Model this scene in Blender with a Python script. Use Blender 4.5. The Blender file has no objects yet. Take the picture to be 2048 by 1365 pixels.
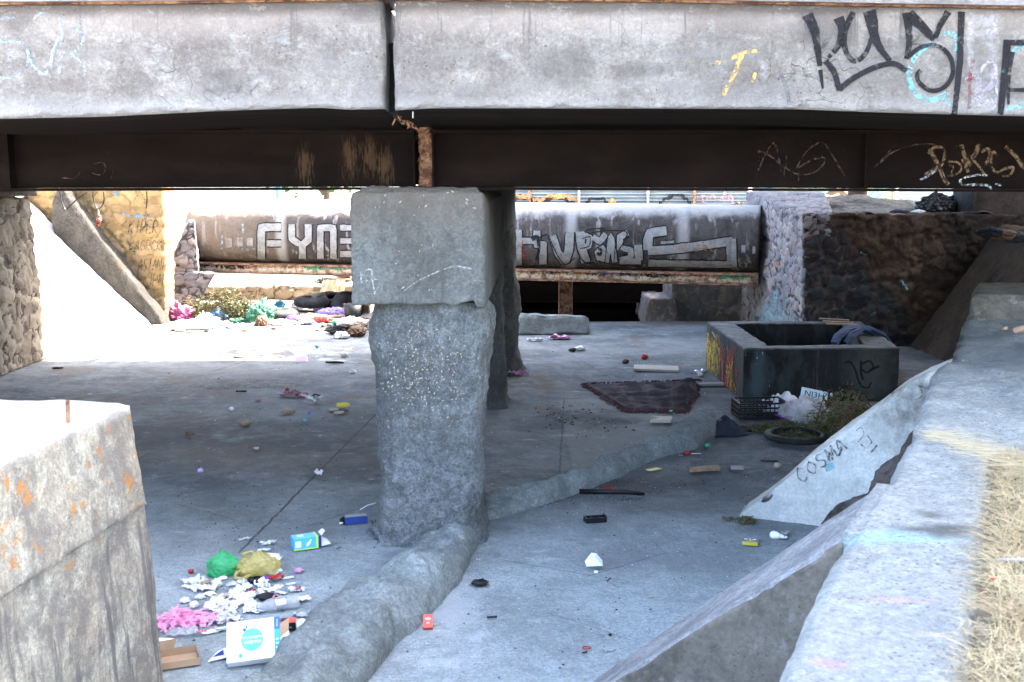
import bpy, bmesh, math, random
from mathutils import Vector, Matrix, noise
from mathutils.bvhtree import BVHTree
R = math.radians
random.seed(7)
SC = bpy.context.scene
COL = SC.collection
# ------------------------------------------------------------------ camera, sky, sun, exposure
CAMZ, PITCH, F = 2.6, R(8.5), 2200.0
cd = bpy.data.cameras.new('camera'); cam = bpy.data.objects.new('camera', cd); COL.objects.link(cam)
cam.location = (0, 0, CAMZ); cam.rotation_euler = (R(90) - PITCH, 0, 0)
cd.sensor_width = 36; cd.lens = F / 2048 * 36; cd.clip_end = 600; cd.clip_start = .05
cd.dof.use_dof = True; cd.dof.focus_distance = 13; cd.dof.aperture_fstop = 7.0
SC.camera = cam
SUN_AZ, SUN_EL = R(72), R(52)
w = bpy.data.worlds.new('World'); SC.world = w; w.use_nodes = True
wt = w.node_tree; bg = wt.nodes['Background']
sky = wt.nodes.new('ShaderNodeTexSky'); sky.sky_type = 'NISHITA'; sky.sun_disc = False
sky.sun_elevation = SUN_EL; sky.sun_rotation = SUN_AZ; sky.air_density = 1.0; sky.dust_density = 4.5; sky.ozone_density = .2
wt.links.new(sky.outputs[0], bg.inputs[0]); bg.inputs[1].default_value = .15
sl = bpy.data.lights.new('sun', 'SUN'); sl.energy = 4.5; sl.angle = R(.53); sl.color = (1, .93, .82)
so = bpy.data.objects.new('sun', sl); COL.objects.link(so)
SV = Vector((math.sin(SUN_AZ) * math.cos(SUN_EL), math.cos(SUN_AZ) * math.cos(SUN_EL), math.sin(SUN_EL)))
so.rotation_euler = SV.to_track_quat('Z', 'Y').to_euler(); so.location = SV * 40
SC.view_settings.view_transform = 'Standard'; SC.view_settings.look = 'None'
SC.view_settings.exposure = 4.2; SC.view_settings.gamma = 1.0
try: SC.cycles.max_bounces = 8; SC.cycles.diffuse_bounces = 5
except Exception: pass

# ------------------------------------------------------------------ helpers
CP, SP = math.cos(PITCH), math.sin(PITCH)
def P(px, py, z=None, Y=None, X=None):
    u = (px - 1024) / F; v = (682.5 - py) / F
    d = Vector((u, CP + v * SP, -SP + v * CP))
    if z is not None: t = (z - CAMZ) / d.z
    elif Y is not None: t = Y / d.y
    else: t = X / d.x
    return Vector((0, 0, CAMZ)) + d * t
def ray(px, py):
    u = (px - 1024) / F; v = (682.5 - py) / F
    return Vector((u, CP + v * SP, -SP + v * CP)).normalized()
def fr(p, s, o=4, seed=0):
    return noise.fractal(Vector(p) * s + Vector((seed * 7.3, seed * 3.1, seed * 1.7)), .9, 2.1, o)
def nz(p, s, seed=0): return noise.noise(Vector(p) * s + Vector((seed * 7.3, seed * 3.1, seed * 1.7)))
def props(o, label=None, cat=None, group=None, kind=None):
    if label: o['label'] = label
    if cat: o['category'] = cat
    if group: o['group'] = group
    if kind: o['kind'] = kind
    return o
def thing(name, label, cat, loc=(0, 0, 0), rz=0, group=None):
    o = bpy.data.objects.new(name, None); COL.objects.link(o); o.empty_display_size = .2
    o.location = loc; o.rotation_euler = (0, 0, rz)
    return props(o, label, cat, group)
BV = {}
def mesh(name, vs, fs, mat, parent=None, origin=None, smooth=False, mi=None, uv=None, col=None, key=None, world=True):
    """vs in world coordinates when world=True (re-based on parent/origin)"""
    me = bpy.data.meshes.new(name)
    if key: BV[key] = BVHTree.FromPolygons([Vector(v) for v in vs], fs)
    base = Vector((0, 0, 0))
    if world:
        if parent is not None: base = wloc(parent)
        elif origin is not None: base = Vector(origin)
    me.from_pydata([Vector(v) - base for v in vs], [], fs)
    mats = mat if isinstance(mat, (list, tuple)) else [mat]
    for m in mats: me.materials.append(m)
    if mi: me.polygons.foreach_set('material_index', mi)
    if smooth: me.polygons.foreach_set('use_smooth', [True] * len(fs))
    if uv:
        l = me.uv_layers.new(name='UVMap')
        for poly in me.polygons:
            for li in poly.loop_indices: l.data[li].uv = uv[me.loops[li].vertex_index]
    if col:
        a = me.color_attributes.new('Col', 'FLOAT_COLOR', 'POINT')
        a.data.foreach_set('color', [c for q in col for c in (q[0], q[1], q[2], 1)])
    me.update()
    o = bpy.data.objects.new(name, me); COL.objects.link(o)
    if parent is not None: o.parent = parent
    elif origin is not None: o.location = origin
    return o
def wloc(o):
    p = Vector(o.location)
    while o.parent: o = o.parent; p = p + Vector(o.location)
    return p
class MB:
    def __init__(s): s.v = []; s.f = []; s.m = []
    def add(s, vs, fs, mi=0, M=None):
        b = len(s.v); s.v += [(M @ Vector(v)) if M else Vector(v) for v in vs]
        s.f += [tuple(b + i for i in f) for f in fs]; s.m += [mi] * len(fs); return s
    def box(s, a, b, mi=0, M=None):
        x0, y0, z0 = a; x1, y1, z1 = b
        vs = [(x0, y0, z0), (x1, y0, z0), (x1, y1, z0), (x0, y1, z0), (x0, y0, z1), (x1, y0, z1), (x1, y1, z1), (x0, y1, z1)]
        return s.add(vs, [(3, 2, 1, 0), (4, 5, 6, 7), (0, 1, 5, 4), (1, 2, 6, 5), (2, 3, 7, 6), (3, 0, 4, 7)], mi, M)
    def lathe(s, prof, n=20, mi=0, M=None, cap=True):
        vs = []; fs = []
        for (r, z) in prof:
            for k in range(n): a = 2 * math.pi * k / n; vs.append((r * math.cos(a), r * math.sin(a), z))
        for i in range(len(prof) - 1):
            for k in range(n): fs.append((i * n + k, i * n + (k + 1) % n, (i + 1) * n + (k + 1) % n, (i + 1) * n + k))
        if cap:
            fs.append(tuple(range(n - 1, -1, -1))); fs.append(tuple((len(prof) - 1) * n + k for k in range(n)))
        return s.add(vs, fs, mi, M)
    def tube(s, pts, r, n=6, mi=0):
        pts = [Vector(p) for p in pts]; vs = []; fs = []
        for i, p in enumerate(pts):
            t = (pts[min(i + 1, len(pts) - 1)] - pts[max(i - 1, 0)]).normalized()
            a = t.orthogonal().normalized() if i == 0 else (pa - t * pa.dot(t)).normalized()
            pa = a; b = t.cross(a); rr = r[i] if isinstance(r, (list, tuple)) else r
            for k in range(n):
                g = 2 * math.pi * k / n; vs.append(p + (a * math.cos(g) + b * math.sin(g)) * rr)
        for i in range(len(pts) - 1):
            for k in range(n): fs.append((i * n + k, i * n + (k + 1) % n, (i + 1) * n + (k + 1) % n, (i + 1) * n + k))
        fs.append(tuple(range(n - 1, -1, -1))); fs.append(tuple((len(pts) - 1) * n + k for k in range(n)))
        return s.add(vs, fs, mi)
    def ico(s, sub, fn, mi=0, M=None):
        bm = bmesh.new(); bmesh.ops.create_icosphere(bm, subdivisions=sub, radius=1)
        vs = [fn(v.co.copy()) for v in bm.verts]; fs = [tuple(v.index for v in f.verts) for f in bm.faces]; bm.free()
        return s.add(vs, fs, mi, M)
    def build(s, name, mat, parent=None, origin=None, smooth=False, world=True, key=None):
        return mesh(name, s.v, s.f, mat, parent, origin, smooth, s.m, world=world, key=key)
def grid(fn, nu, nv):
    vs = [fn(i / nu, j / nv) for j in range(nv + 1) for i in range(nu + 1)]
    fs = [(j * (nu + 1) + i, j * (nu + 1) + i + 1, (j + 1) * (nu + 1) + i + 1, (j + 1) * (nu + 1) + i) for j in range(nv) for i in range(nu)]
    return vs, fs
def hexa(c, step, steps=None):
    """closed subdivided hexahedron: c = 4 bottom corners ccw, 4 top corners"""
    c = [Vector(p) for p in c]
    L = lambda a, b: (c[a] - c[b]).length
    if steps is None: steps = (step,) * 3
    nu = max(1, round(max(L(0, 1), L(2, 3), L(4, 5)) / steps[0])); nv = max(1, round(max(L(1, 2), L(0, 3), L(5, 6)) / steps[1])); nw = max(1, round(max(L(0, 4), L(1, 5), L(2, 6), L(3, 7)) / steps[2]))
    vs = []; E = []; idx = {}
    def vt(i, j, k):
        q = (i, j, k)
        if q not in idx:
            u, v, t = i / nu, j / nv, k / nw
            bo = c[0].lerp(c[1], u).lerp(c[3].lerp(c[2], u), v); to = c[4].lerp(c[5], u).lerp(c[7].lerp(c[6], u), v)
            idx[q] = len(vs); vs.append(bo.lerp(to, t))
            E.append((i in (0, nu)) + (j in (0, nv)) + (k in (0, nw)))
        return idx[q]
    fs = []
    for i in range(nu):
        for j in range(nv):
            fs.append((vt(i, j, 0), vt(i, j + 1, 0), vt(i + 1, j + 1, 0), vt(i + 1, j, 0)))
            fs.append((vt(i, j, nw), vt(i + 1, j, nw), vt(i + 1, j + 1, nw), vt(i, j + 1, nw)))
    for i in range(nu):
        for k in range(nw):
            fs.append((vt(i, 0, k), vt(i + 1, 0, k), vt(i + 1, 0, k + 1), vt(i, 0, k + 1)))
            fs.append((vt(i, nv, k), vt(i, nv, k + 1), vt(i + 1, nv, k + 1), vt(i + 1, nv, k)))
    for j in range(nv):
        for k in range(nw):
            fs.append((vt(0, j, k), vt(0, j, k + 1), vt(0, j + 1, k + 1), vt(0, j + 1, k)))
            fs.append((vt(nu, j, k), vt(nu, j + 1, k), vt(nu, j + 1, k + 1), vt(nu, j, k + 1)))
    return vs, fs, E
def normals(vs, fs):
    N = [Vector((0, 0, 0)) for _ in vs]
    for f in fs:
        n = (vs[f[1]] - vs[f[0]]).cross(vs[f[2]] - vs[f[0]])
        for i in f: N[i] += n
    return [n.normalized() if n.length > 0 else Vector((0, 0, 1)) for n in N]
def rough(vs, fs, E, amp=.006, s=3, wear=.02, seed=0, amp2=.0):
    N = normals(vs, fs); out = []
    for p, n, e in zip(vs, N, E):
        d = amp * fr(p, s, 5, seed) + amp2 * nz(p, 1.1, seed + 5)
        if e >= 2: d -= wear * (.35 + abs(fr(p, 4.5, 4, seed + 2)) * 1.6)
        out.append(p + n * d)
    return out
def block(name, c, mat, parent=None, origin=None, step=.06, amp=.006, s=3, wear=.02, seed=0, amp2=0, smooth=True, key=None, steps=None):
    vs, fs, E = hexa(c, step, steps); vs = rough(vs, fs, E, amp, s, wear, seed, amp2)
    return mesh(name, vs, fs, mat, parent, origin, smooth, key=key)
def bx(x0, x1, y0, y1, z0, z1):
    return [(x0, y0, z0), (x1, y0, z0), (x1, y1, z0), (x0, y1, z0), (x0, y0, z1), (x1, y0, z1), (x1, y1, z1), (x0, y1, z1)]
def stone(name, c, mat, parent=None, origin=None, step=.03, cell=.28, amp=.045, seed=0, squash=1.3, key=None, steps=None):
    """rubble masonry: stones bulge out of the mortar; the stone pattern is kept as an attribute"""
    vs, fs, E = hexa(c, step, steps); N = normals(vs, fs); out = []; col = []
    for p, n, e in zip(vs, N, E):
        q = Vector((p.x, p.y, p.z * squash)) / (cell * .85) + Vector((seed * 5.1, 0, 0))
        q += Vector((nz(q, 1.3, 1), nz(q, 1.3, 2), nz(q, 1.3, 3))) * .45
        ds, pts = noise.voronoi(q)
        g = ds[1] - ds[0]; h = min(1, g * 4.5); h = h * h * (3 - 2 * h)
        r1 = noise.random_vector; c0 = pts[0]
        a = (math.sin(c0.x * 12.9898 + c0.y * 78.233 + c0.z * 37.7) * 43758.5453) % 1; b = (math.sin(c0.x * 39.3 + c0.y * 11.1 + c0.z * 83.2) * 24634.63) % 1
        d = .55 * amp * (h * (.45 + .9 * a) - .4) + .32 * amp * fr(p, 9, 4, seed)
        if e >= 2: d -= .03 * abs(nz(p, 5, 4))
        out.append(p + n * d); col.append((g, a, b))
    return mesh(name, out, fs, mat, parent, origin, True, col=col, key=key)

# ------------------------------------------------------------------ materials
class M:
    def __init__(s, name, obj=False):
        s.m = bpy.data.materials.new(name); s.m.use_nodes = True; s.t = s.m.node_tree; s.b = s.t.nodes['Principled BSDF']
        s.pos = s.n('ShaderNodeTexCoord').outputs['Object'] if obj else s.n('ShaderNodeNewGeometry').outputs['Position']
        s.h = None
    def n(s, t): return s.t.nodes.new(t)
    def L(s, a, b):
        if hasattr(a, 'is_output'): s.t.links.new(a, b)
        else: b.default_value = (*a, 1) if isinstance(a, (tuple, list)) and len(a) == 3 and b.type == 'RGBA' else a
    def vec(s, sc, off=(0, 0, 0), v=None):
        m = s.n('ShaderNodeMapping'); m.inputs['Scale'].default_value = sc if isinstance(sc, (tuple, list)) else (sc,) * 3
        m.inputs['Location'].default_value = off; s.L(v or s.pos, m.inputs[0]); return m.outputs[0]
    def noise(s, sc, det=5, ro=.6, off=(0, 0, 0), dist=0, v=None):
        k = s.n('ShaderNodeTexNoise'); k.inputs['Scale'].default_value = 1; k.inputs['Detail'].default_value = det; k.inputs['Roughness'].default_value = ro
        k.inputs['Distortion'].default_value = dist; s.L(s.vec(sc, off, v), k.inputs['Vector']); return k.outputs[0]
    def vor(s, sc, feat='F1', out=0, off=(0, 0, 0), v=None):
        k = s.n('ShaderNodeTexVoronoi'); k.feature = feat; k.inputs['Scale'].default_value = 1; s.L(s.vec(sc, off, v), k.inputs['Vector']); return k.outputs[out]
    def mr(s, x, a, b, c=0., d=1., sm=True):
        k = s.n('ShaderNodeMapRange'); k.interpolation_type = 'SMOOTHSTEP' if sm else 'LINEAR'
        s.L(x, k.inputs[0])
        for i, q in enumerate((a, b, c, d)): k.inputs[i + 1].default_value = q
        return k.outputs[0]
    def ma(s, op, a, b=0., cl=False):
        k = s.n('ShaderNodeMath'); k.operation = op; k.use_clamp = cl; s.L(a, k.inputs[0]); s.L(b, k.inputs[1]); return k.outputs[0]
    def mul(s, a, b): return s.ma('MULTIPLY', a, b)
    def mix(s, f, a, b, mode='MIX'):
        k = s.n('ShaderNodeMix'); k.data_type = 'RGBA'; k.blend_type = mode; s.L(f, k.inputs[0]); s.L(a, k.inputs[6]); s.L(b, k.inputs[7]); return k.outputs[2]
    def ramp(s, x, stops):
        k = s.n('ShaderNodeValToRGB'); s.L(x, k.inputs[0]); e = k.color_ramp.elements
        while len(e) < len(stops): e.new(.5)
        for q, (p, c) in zip(e, stops): q.position = p; q.color = (*c, 1)
        return k.outputs[0]
    def xyz(s, i): k = s.n('ShaderNodeSeparateXYZ'); s.L(s.pos, k.inputs[0]); return k.outputs[i]
    def spot(s, c, r, brk=.3, sc=3, soft=.5):
        k = s.n('ShaderNodeVectorMath'); k.operation = 'SUBTRACT'; s.L(s.pos, k.inputs[0]); k.inputs[1].default_value = c
        k2 = s.n('ShaderNodeVectorMath'); k2.operation = 'DIVIDE'; s.L(k.outputs[0], k2.inputs[0]); k2.inputs[1].default_value = r if isinstance(r, (tuple, list)) else (r,) * 3
        k3 = s.n('ShaderNodeVectorMath'); k3.operation = 'LENGTH'; s.L(k2.outputs[0], k3.inputs[0])
        d = s.ma('ADD', k3.outputs[1], s.mul(s.ma('SUBTRACT', s.noise(sc, 6, .65), .5), brk * 4))
        return s.mr(d, 1 - soft, 1 + soft * .3, 1., 0.)
    def line(s, a, b, wd, wob=.01):
        """mask of a straight line between two ground points (a joint or crack)"""
        a = Vector((a[0], a[1])); b = Vector((b[0], b[1])); d = (b - a).normalized(); nn = Vector((-d.y, d.x)); off = -(nn.dot(a))
        x, y = s.xyz(0), s.xyz(1)
        t = s.ma('ADD', s.ma('ADD', s.mul(x, nn.x), s.mul(y, nn.y)), off)
        t = s.ma('ADD', t, s.mul(s.ma('SUBTRACT', s.noise(7, 5), .5), wob * 4))
        m1 = s.mr(s.ma('ABSOLUTE', t), wd * .4, wd, 1., 0.)
        u = s.ma('ADD', s.ma('ADD', s.mul(x, d.x), s.mul(y, d.y)), -(d.dot(a)))
        return s.mul(m1, s.mul(s.mr(u, -.05, .0), s.mr(u, (b - a).length, (b - a).length + .05, 1., 0.)))
    def bump(s, h, st=.5, d=.01):
        k = s.n('ShaderNodeBump'); k.inputs['Strength'].default_value = st; k.inputs['Distance'].default_value = d; s.L(h, k.inputs['Height'])
        if s.h is not None: s.L(s.h, k.inputs['Normal'])
        s.h = k.outputs[0]; s.L(s.h, s.b.inputs['Normal']); return s
    def out(s, c, ro=.85, spec=.3, metal=0):
        s.L(c, s.b.inputs['Base Color']); s.L(ro, s.b.inputs['Roughness']); s.b.inputs['Specular IOR Level'].default_value = spec; s.b.inputs['Metallic'].default_value = metal
        return s.m
def concrete(name, dark, light, third=None, sc=1.6, pit=1.0, crack=0., layers=None, ro=.9, bs=1.0, streak=0., grain=.0):
    m = M(name)
    a = m.noise(sc, 9, .66); b = m.noise(sc * 6, 8, .7, (3, 1, 2)); f = m.ma('ADD', m.mul(a, .62), m.mul(b, .38))
    c = m.mix(m.mr(f, .40, .59), dark, light)
    if third: c = m.mix(m.mr(m.noise(sc * .55, 7, .65, (9, 4, 1)), .52, .66), c, third)
    if streak: c = m.mix(m.mul(m.mr(m.noise((9, 9, .5), 6, .6, (2, 5, 0)), .52, .7), streak), c, tuple(x * .4 for x in dark))
    g = m.noise(45, 4, .7, (5, 5, 5)); c = m.mix(m.mr(g, .3, .75, 0., .45), c, tuple(x * .45 for x in dark))
    if grain: c = m.mix(m.mr(m.noise(17, 6, .8, (6, 2, 9)), .42, .60, 0., grain), c, tuple(x * .35 for x in dark)); c = m.mix(m.mr(m.noise(24, 6, .8, (2, 8, 5)), .56, .68, 0., grain), c, tuple(min(.8, x * 1.5) for x in light))
    if grain > .2: c = m.mix(m.mr(m.noise(48, 5, .85, (3, 7, 5)), .44, .60, 0., grain), c, tuple(x * .3 for x in dark)); c = m.mix(m.mr(m.noise(62, 5, .85, (8, 8, 5)), .55, .66, 0., grain), c, tuple(min(.8, x * 1.5) for x in light))
    pv = m.mr(m.vor(28 / pit, 'F1', 0, (1, 2, 3)), .06, .18, 1., 0.); pv = m.mul(pv, m.mr(m.noise(4, 3), .5, .6))
    c = m.mix(m.mul(pv, .7), c, tuple(x * .3 for x in dark))
    if crack:
        wv = m.n('ShaderNodeVectorMath'); wv.operation = 'ADD'; nn = m.n('ShaderNodeTexNoise'); nn.inputs['Scale'].default_value = 3; m.L(m.pos, nn.inputs[0]); m.L(nn.outputs[1], wv.inputs[0]); m.L(m.pos, wv.inputs[1])
        ck = m.mr(m.vor(3.1, 'DISTANCE_TO_EDGE', 0, v=wv.outputs[0]), .004, .016, 1., 0.); ck = m.mul(ck, m.mr(m.noise(1.1, 4, .6, (8, 8, 1)), .5, .62)); c = m.mix(m.mul(ck, crack), c, tuple(x * .2 for x in dark))
        m.bump(m.mul(ck, -1.), .4, .01)
    if layers: c = layers(m, c)
    m.bump(m.noise(7, 9, .75, (4, 4, 4)), min(1, .7 * bs), .05 * bs); m.bump(m.noise(55, 5, .75), min(1, .7 * bs), .012 * bs); m.bump(m.mul(pv, -1.), min(1, .6 * bs), .015)
    return m.out(c, ro, .25)
def masonry(name, stones, mortar, grime=(0.05, .04, .03), layers=None, gm=.35, edge=.11):
    m = M(name); at = m.n('ShaderNodeAttribute'); at.attribute_name = 'Col'; sp = m.n('ShaderNodeSeparateColor'); m.L(at.outputs[0], sp.inputs[0])
    c = m.ramp(sp.outputs[1], [(i / (len(stones) - 1), q) for i, q in enumerate(stones)])
    c = m.mix(m.mr(m.noise(11, 7, .7), .35, .7, 0., .7), c, m.mix(.5, c, grime))
    e = m.ma('ADD', sp.outputs[0], m.mul(m.ma('SUBTRACT', m.noise(14, 5), .5), .22))
    c = m.mix(m.mr(e, edge * .5, edge * 1.3, 1., 0.), c, m.mix(m.mr(m.noise(8, 6), .35, .65), mortar, tuple(x * .5 for x in mortar)))
    c = m.mix(m.mul(m.mr(m.noise(1.2, 8, .7, (4, 2, 2)), .45, .65), gm), c, grime)
    if layers: c = layers(m, c)
    m.bump(m.noise(13, 9, .75), .8, .06); m.bump(m.noise(60, 4, .7), .5, .012)
    return m.out(c, .92, .2)
def plain(name, c, ro=.6, var=.25, sc=14, spec=.35, metal=0, bump=.15, dirt=None, dsc=6, obj=True):
    m = M(name, obj); q = m.mix(m.mr(m.noise(sc, 5), .3, .7, 0., var), c, tuple(x * .45 for x in c))
    if dirt: q = m.mix(m.mr(m.noise(dsc, 7, .7, (3, 3, 3)), .5, .66, 0., .8), q, dirt)
    if bump: m.bump(m.noise(sc * 3, 5, .7), bump, .01)
    return m.out(q, ro, spec, metal)
def film(name, c, alpha=.6, ro=.3, crinkle=1.0, tr=.0):
    """thin plastic film"""
    m = M(name, True); q = m.mix(m.mr(m.noise(9, 5), .3, .7), c, tuple(min(1, x * 1.25) for x in c))
    m.bump(m.vor(22, 'F1', 0), .5 * crinkle, .02); m.bump(m.noise(30, 6, .7), .5 * crinkle, .01)
    m.out(q, ro, .5); tn = m.n('ShaderNodeBsdfTransparent'); tl = m.n('ShaderNodeBsdfTranslucent'); m.L(q, tl.inputs[0])
    x = m.n('ShaderNodeMixShader'); x.inputs[0].default_value = .35; m.t.links.new(m.b.outputs[0], x.inputs[1]); m.t.links.new(tl.outputs[0], x.inputs[2])
    y = m.n('ShaderNodeMixShader'); m.L(m.mr(m.noise(6, 4), .3, .7, 1 - alpha - .15, 1 - alpha + .15), y.inputs[0]); m.t.links.new(x.outputs[0], y.inputs[1]); m.t.links.new(tn.outputs[0], y.inputs[2])
    m.t.links.new(y.outputs[0], m.t.nodes['Material Output'].inputs[0]); return m.m
def spray(name, c, wear=.35, sc=14, ro=.8, soft=0, cover=1.0):
    """sprayed paint worn off by noise"""
    m = M(name); q = m.mix(m.mr(m.noise(7, 8, .75), .38, .66, 0., .75), c, tuple(x * .45 for x in c)); q = m.mix(m.mr(m.noise(40, 4, .7), .58, .68, 0., .5), q, tuple(x * .3 for x in c)); m.out(q, ro, .2)
    m.bump(m.noise(60, 5, .75), .5, .01)
    tn = m.n('ShaderNodeBsdfTransparent'); y = m.n('ShaderNodeMixShader')
    a = m.mr(m.noise(sc, 8, .75, (6, 1, 2)), .5 + .2 * (1 - wear * 2) - .14, .5 + .2 * (1 - wear * 2) + .10, 1. - cover, 1.)
    if soft or cover < 1: a = m.ma('MAXIMUM', a, 1 - cover)
    m.L(a, y.inputs[0]); m.t.links.new(m.b.outputs[0], y.inputs[1]); m.t.links.new(tn.outputs[0], y.inputs[2])
    m.t.links.new(y.outputs[0], m.t.nodes['Material Output'].inputs[0]); return m.m
# ------------------------------------------------------------------ painted strokes laid on a built surface
def smooth_path(pts, n=6):
    if len(pts) < 3: return [Vector(p) for p in pts]
    p = [Vector(q) for q in pts]; p = [p[0]] + p + [p[-1]]; out = []
    for i in range(1, len(p) - 2):
        for k in range(n):
            t = k / n; a, b, c, d = p[i - 1:i + 3]
            out.append(.5 * ((2 * b) + (c - a) * t + (2 * a - 5 * b + 4 * c - d) * t * t + (3 * b - a - 3 * c + d) * t ** 3))
    out.append(p[-2]); return out
def strokes(key, parent, mat, lst, off=.004, curved=True, step=4., name='graffiti'):
    bv = BV[key]; vs = []; fs = []; C0 = Vector((0, 0, CAMZ))
    for s in lst:
        pts, wd = s[0], s[1]; cv = s[2] if len(s) > 2 else curved
        path = smooth_path(pts) if cv else [Vector(p) for p in pts]
        q = [path[0]]
        for a, b in zip(path, path[1:]):
            n = max(1, int((b - a).length / step)); q += [a.lerp(b, (k + 1) / n) for k in range(n)]
        rows = []
        for i, p in enumerate(q):
            t = (q[min(i + 1, len(q) - 1)] - q[max(i - 1, 0)])
            if t.length < 1e-6: continue
            t.normalize(); nn = Vector((-t.y, t.x)); f = i / max(1, len(q) - 1)
            ww = (wd[0] + (wd[1] - wd[0]) * f if isinstance(wd, tuple) else wd) * .5; ww *= 1 + .12 * noise.noise(Vector((p.x * .13, p.y * .13, 0)))
            k = 2 if ww < 5 else 4; row = []
            for j in range(k + 1):
                e = p + nn * ww * (2 * j / k - 1); d = ray(e.x, e.y); h = bv.ray_cast(C0, d)
                if h[0] is None: row = None; break
                nm = h[1] if h[1].dot(d) < 0 else -h[1]
                row.append(h[0] + nm * off)
            if row and rows and rows[-1] and (len(rows[-1]) != len(row) or (rows[-1][0] - row[0]).length > .25): rows.append(None)
            rows.append(row)
        for a, b in zip(rows, rows[1:]):
            if a and b and len(a) == len(b):
                i0 = len(vs); vs += a + b; k = len(a)
                fs += [(i0 + j, i0 + j + 1, i0 + k + j + 1, i0 + k + j) for j in range(k - 1)]
    if not fs: return None
    return mesh(name, vs, fs, mat, parent)
FONT = {'A': [[(0, 0), (.5, 1), (1, 0)], [(.2, .4), (.8, .4)]], 'B': [[(0, 0), (0, 1), (.8, .85), (.1, .5), (.9, .25), (0, 0)]], 'C': [[(.9, .85), (.4, 1), (0, .5), (.4, 0), (.95, .15)]],
        'E': [[(.9, 1), (0, 1), (0, 0), (.9, 0)], [(0, .5), (.7, .5)]], 'F': [[(.9, 1), (0, 1), (0, 0)], [(0, .5), (.7, .5)]], 'G': [[(.9, .85), (.4, 1), (0, .5), (.4, 0), (.95, .15), (.95, .5), (.5, .45)]],
        'I': [[(.5, 0), (.5, 1)]], 'J': [[(.8, 1), (.8, .1), (.2, 0), (0, .3)]], 'K': [[(0, 0), (0, 1)], [(.9, 1), (0, .45), (.9, 0)]], 'L': [[(0, 1), (0, 0), (.8, 0)]],
        'M': [[(0, 0), (.1, 1), (.5, .3), (.9, 1), (1, 0)]], 'N': [[(0, 0), (0, 1), (.9, 0), (.9, 1)]], 'O': [[(.5, 1), (0, .5), (.5, 0), (1, .5), (.5, 1)]], 'P': [[(0, 0), (0, 1), (.9, .85), (.8, .5), (0, .45)]],
        'R': [[(0, 0), (0, 1), (.9, .85), (.7, .5), (0, .45), (.9, 0)]], 'S': [[(.9, .9), (.3, 1), (.1, .7), (.8, .35), (.6, 0), (0, .1)]], 'T': [[(0, 1), (1, 1)], [(.5, 1), (.5, 0)]],
        'U': [[(0, 1), (.1, .1), (.8, .1), (.9, 1)]], 'Y': [[(0, 1), (.5, .5), (1, 1)], [(.5, .5), (.5, 0)]], 'D': [[(0, 0), (0, 1), (.9, .6), (.7, .1), (0, 0)]], '1': [[(.5, 0), (.5, 1), (.2, .8)]], '8': [[(.5, .5), (.1, .75), (.5, 1), (.9, .75), (.5, .5), (0, .25), (.5, 0), (1, .25), (.5, .5)]]}
def tag(txt, x, y, h, adv, wd, ang=0, sl=.15):
    out = []; ca, sa = math.cos(R(ang)), math.sin(R(ang))
    for i, ch in enumerate(txt):
        for st in FONT.get(ch, []):
            out.append(([(x + (i * adv + q[0] * adv * .75 + q[1] * h * sl) * ca - (-q[1] * h) * sa, y + (i * adv + q[0] * adv * .75 + q[1] * h * sl) * -sa * -1 + (-q[1] * h) * ca) for q in st], wd))
    return out
def squig(x0, x1, y0, y1, n, wd, seed, step=12):
    r = random.Random(seed); out = []
    for _ in range(n):
        x = r.uniform(x0, x1); y = r.uniform(y0, y1); p = []
        for k in range(r.randint(3, 5)):
            p.append((x, y)); x = min(x1, max(x0, x + r.uniform(-step, step))); y = r.uniform(y0, y1)
        out.append((p, r.uniform(wd * .6, wd * 1.3)))
    return out
# ================================================================== MATERIAL LIBRARY
def L_fascia(m, c):
    z = m.xyz(2)
    top = m.mr(m.ma('ADD', z, m.mul(m.ma('SUBTRACT', m.noise((.9, 1, 3), 5), .5), .3)), 3.38, 3.52)
    c = m.mix(m.mul(top, .45), c, (.53, .45, .40))
    c = m.mix(m.mr(m.ma('ADD', z, m.mul(m.ma('SUBTRACT', m.noise((1.2, 1, 5), 5, .6, (3, 0, 0)), .5), .12)), 3.5, 3.58, 0., .75), c, (.10, .085, .075))
    c = m.mix(m.mr(m.noise((5, 5, 9), 9, .85, (2, 7, 1)), .52, .62, 0., .4), c, (.66, .65, .64)); c = m.mix(m.mr(m.noise((7, 7, 11), 9, .85, (6, 7, 1)), .55, .66, 0., .42), c, (.22, .205, .197)); c = m.mix(m.mul(m.mr(m.noise((14, 9, .8), 6, .7, (3, 3, 0)), .55, .7), m.mr(z, 3.2, 3.5)), c, (.16, .145, .135)); hb = m.mr(m.noise((.7, 1, 5.5), 7, .7, (2, 1, 1)), .48, .62, 0., .65); c = m.mix(hb, c, (.30, .28, .27))
    for q, r in ((P(40, 40, Y=6.6), (.12, .5, .07)), (P(1650, 60, Y=6.6), (.22, .5, .18)), (P(1130, 130, Y=6.6), (.25, .5, .15)), (P(440, 165, Y=6.6), (.2, .5, .1)), (P(1290, 140, Y=6.6), (.2, .5, .06)), (P(730, 25, Y=6.6), (.25, .5, .06))):
        c = m.mix(m.mul(m.spot(q, r, .35, 9, .7), .55), c, (.13, .12, .115))
    c = m.mix(m.mr(z, 2.99, 3.1, .3, 0.), c, (.58, .58, .585))
    return c
M_fascia = concrete('aged pale concrete', (0.281, 0.250, 0.225), (0.525, 0.481, 0.435), (0.599, 0.572, 0.536), 1.4, 1.2, .8, L_fascia, bs=1.5, grain=.21)
M_lip = concrete('curb concrete', (.22, .20, .195), (.36, .34, .335), None, 3, 1)
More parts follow.
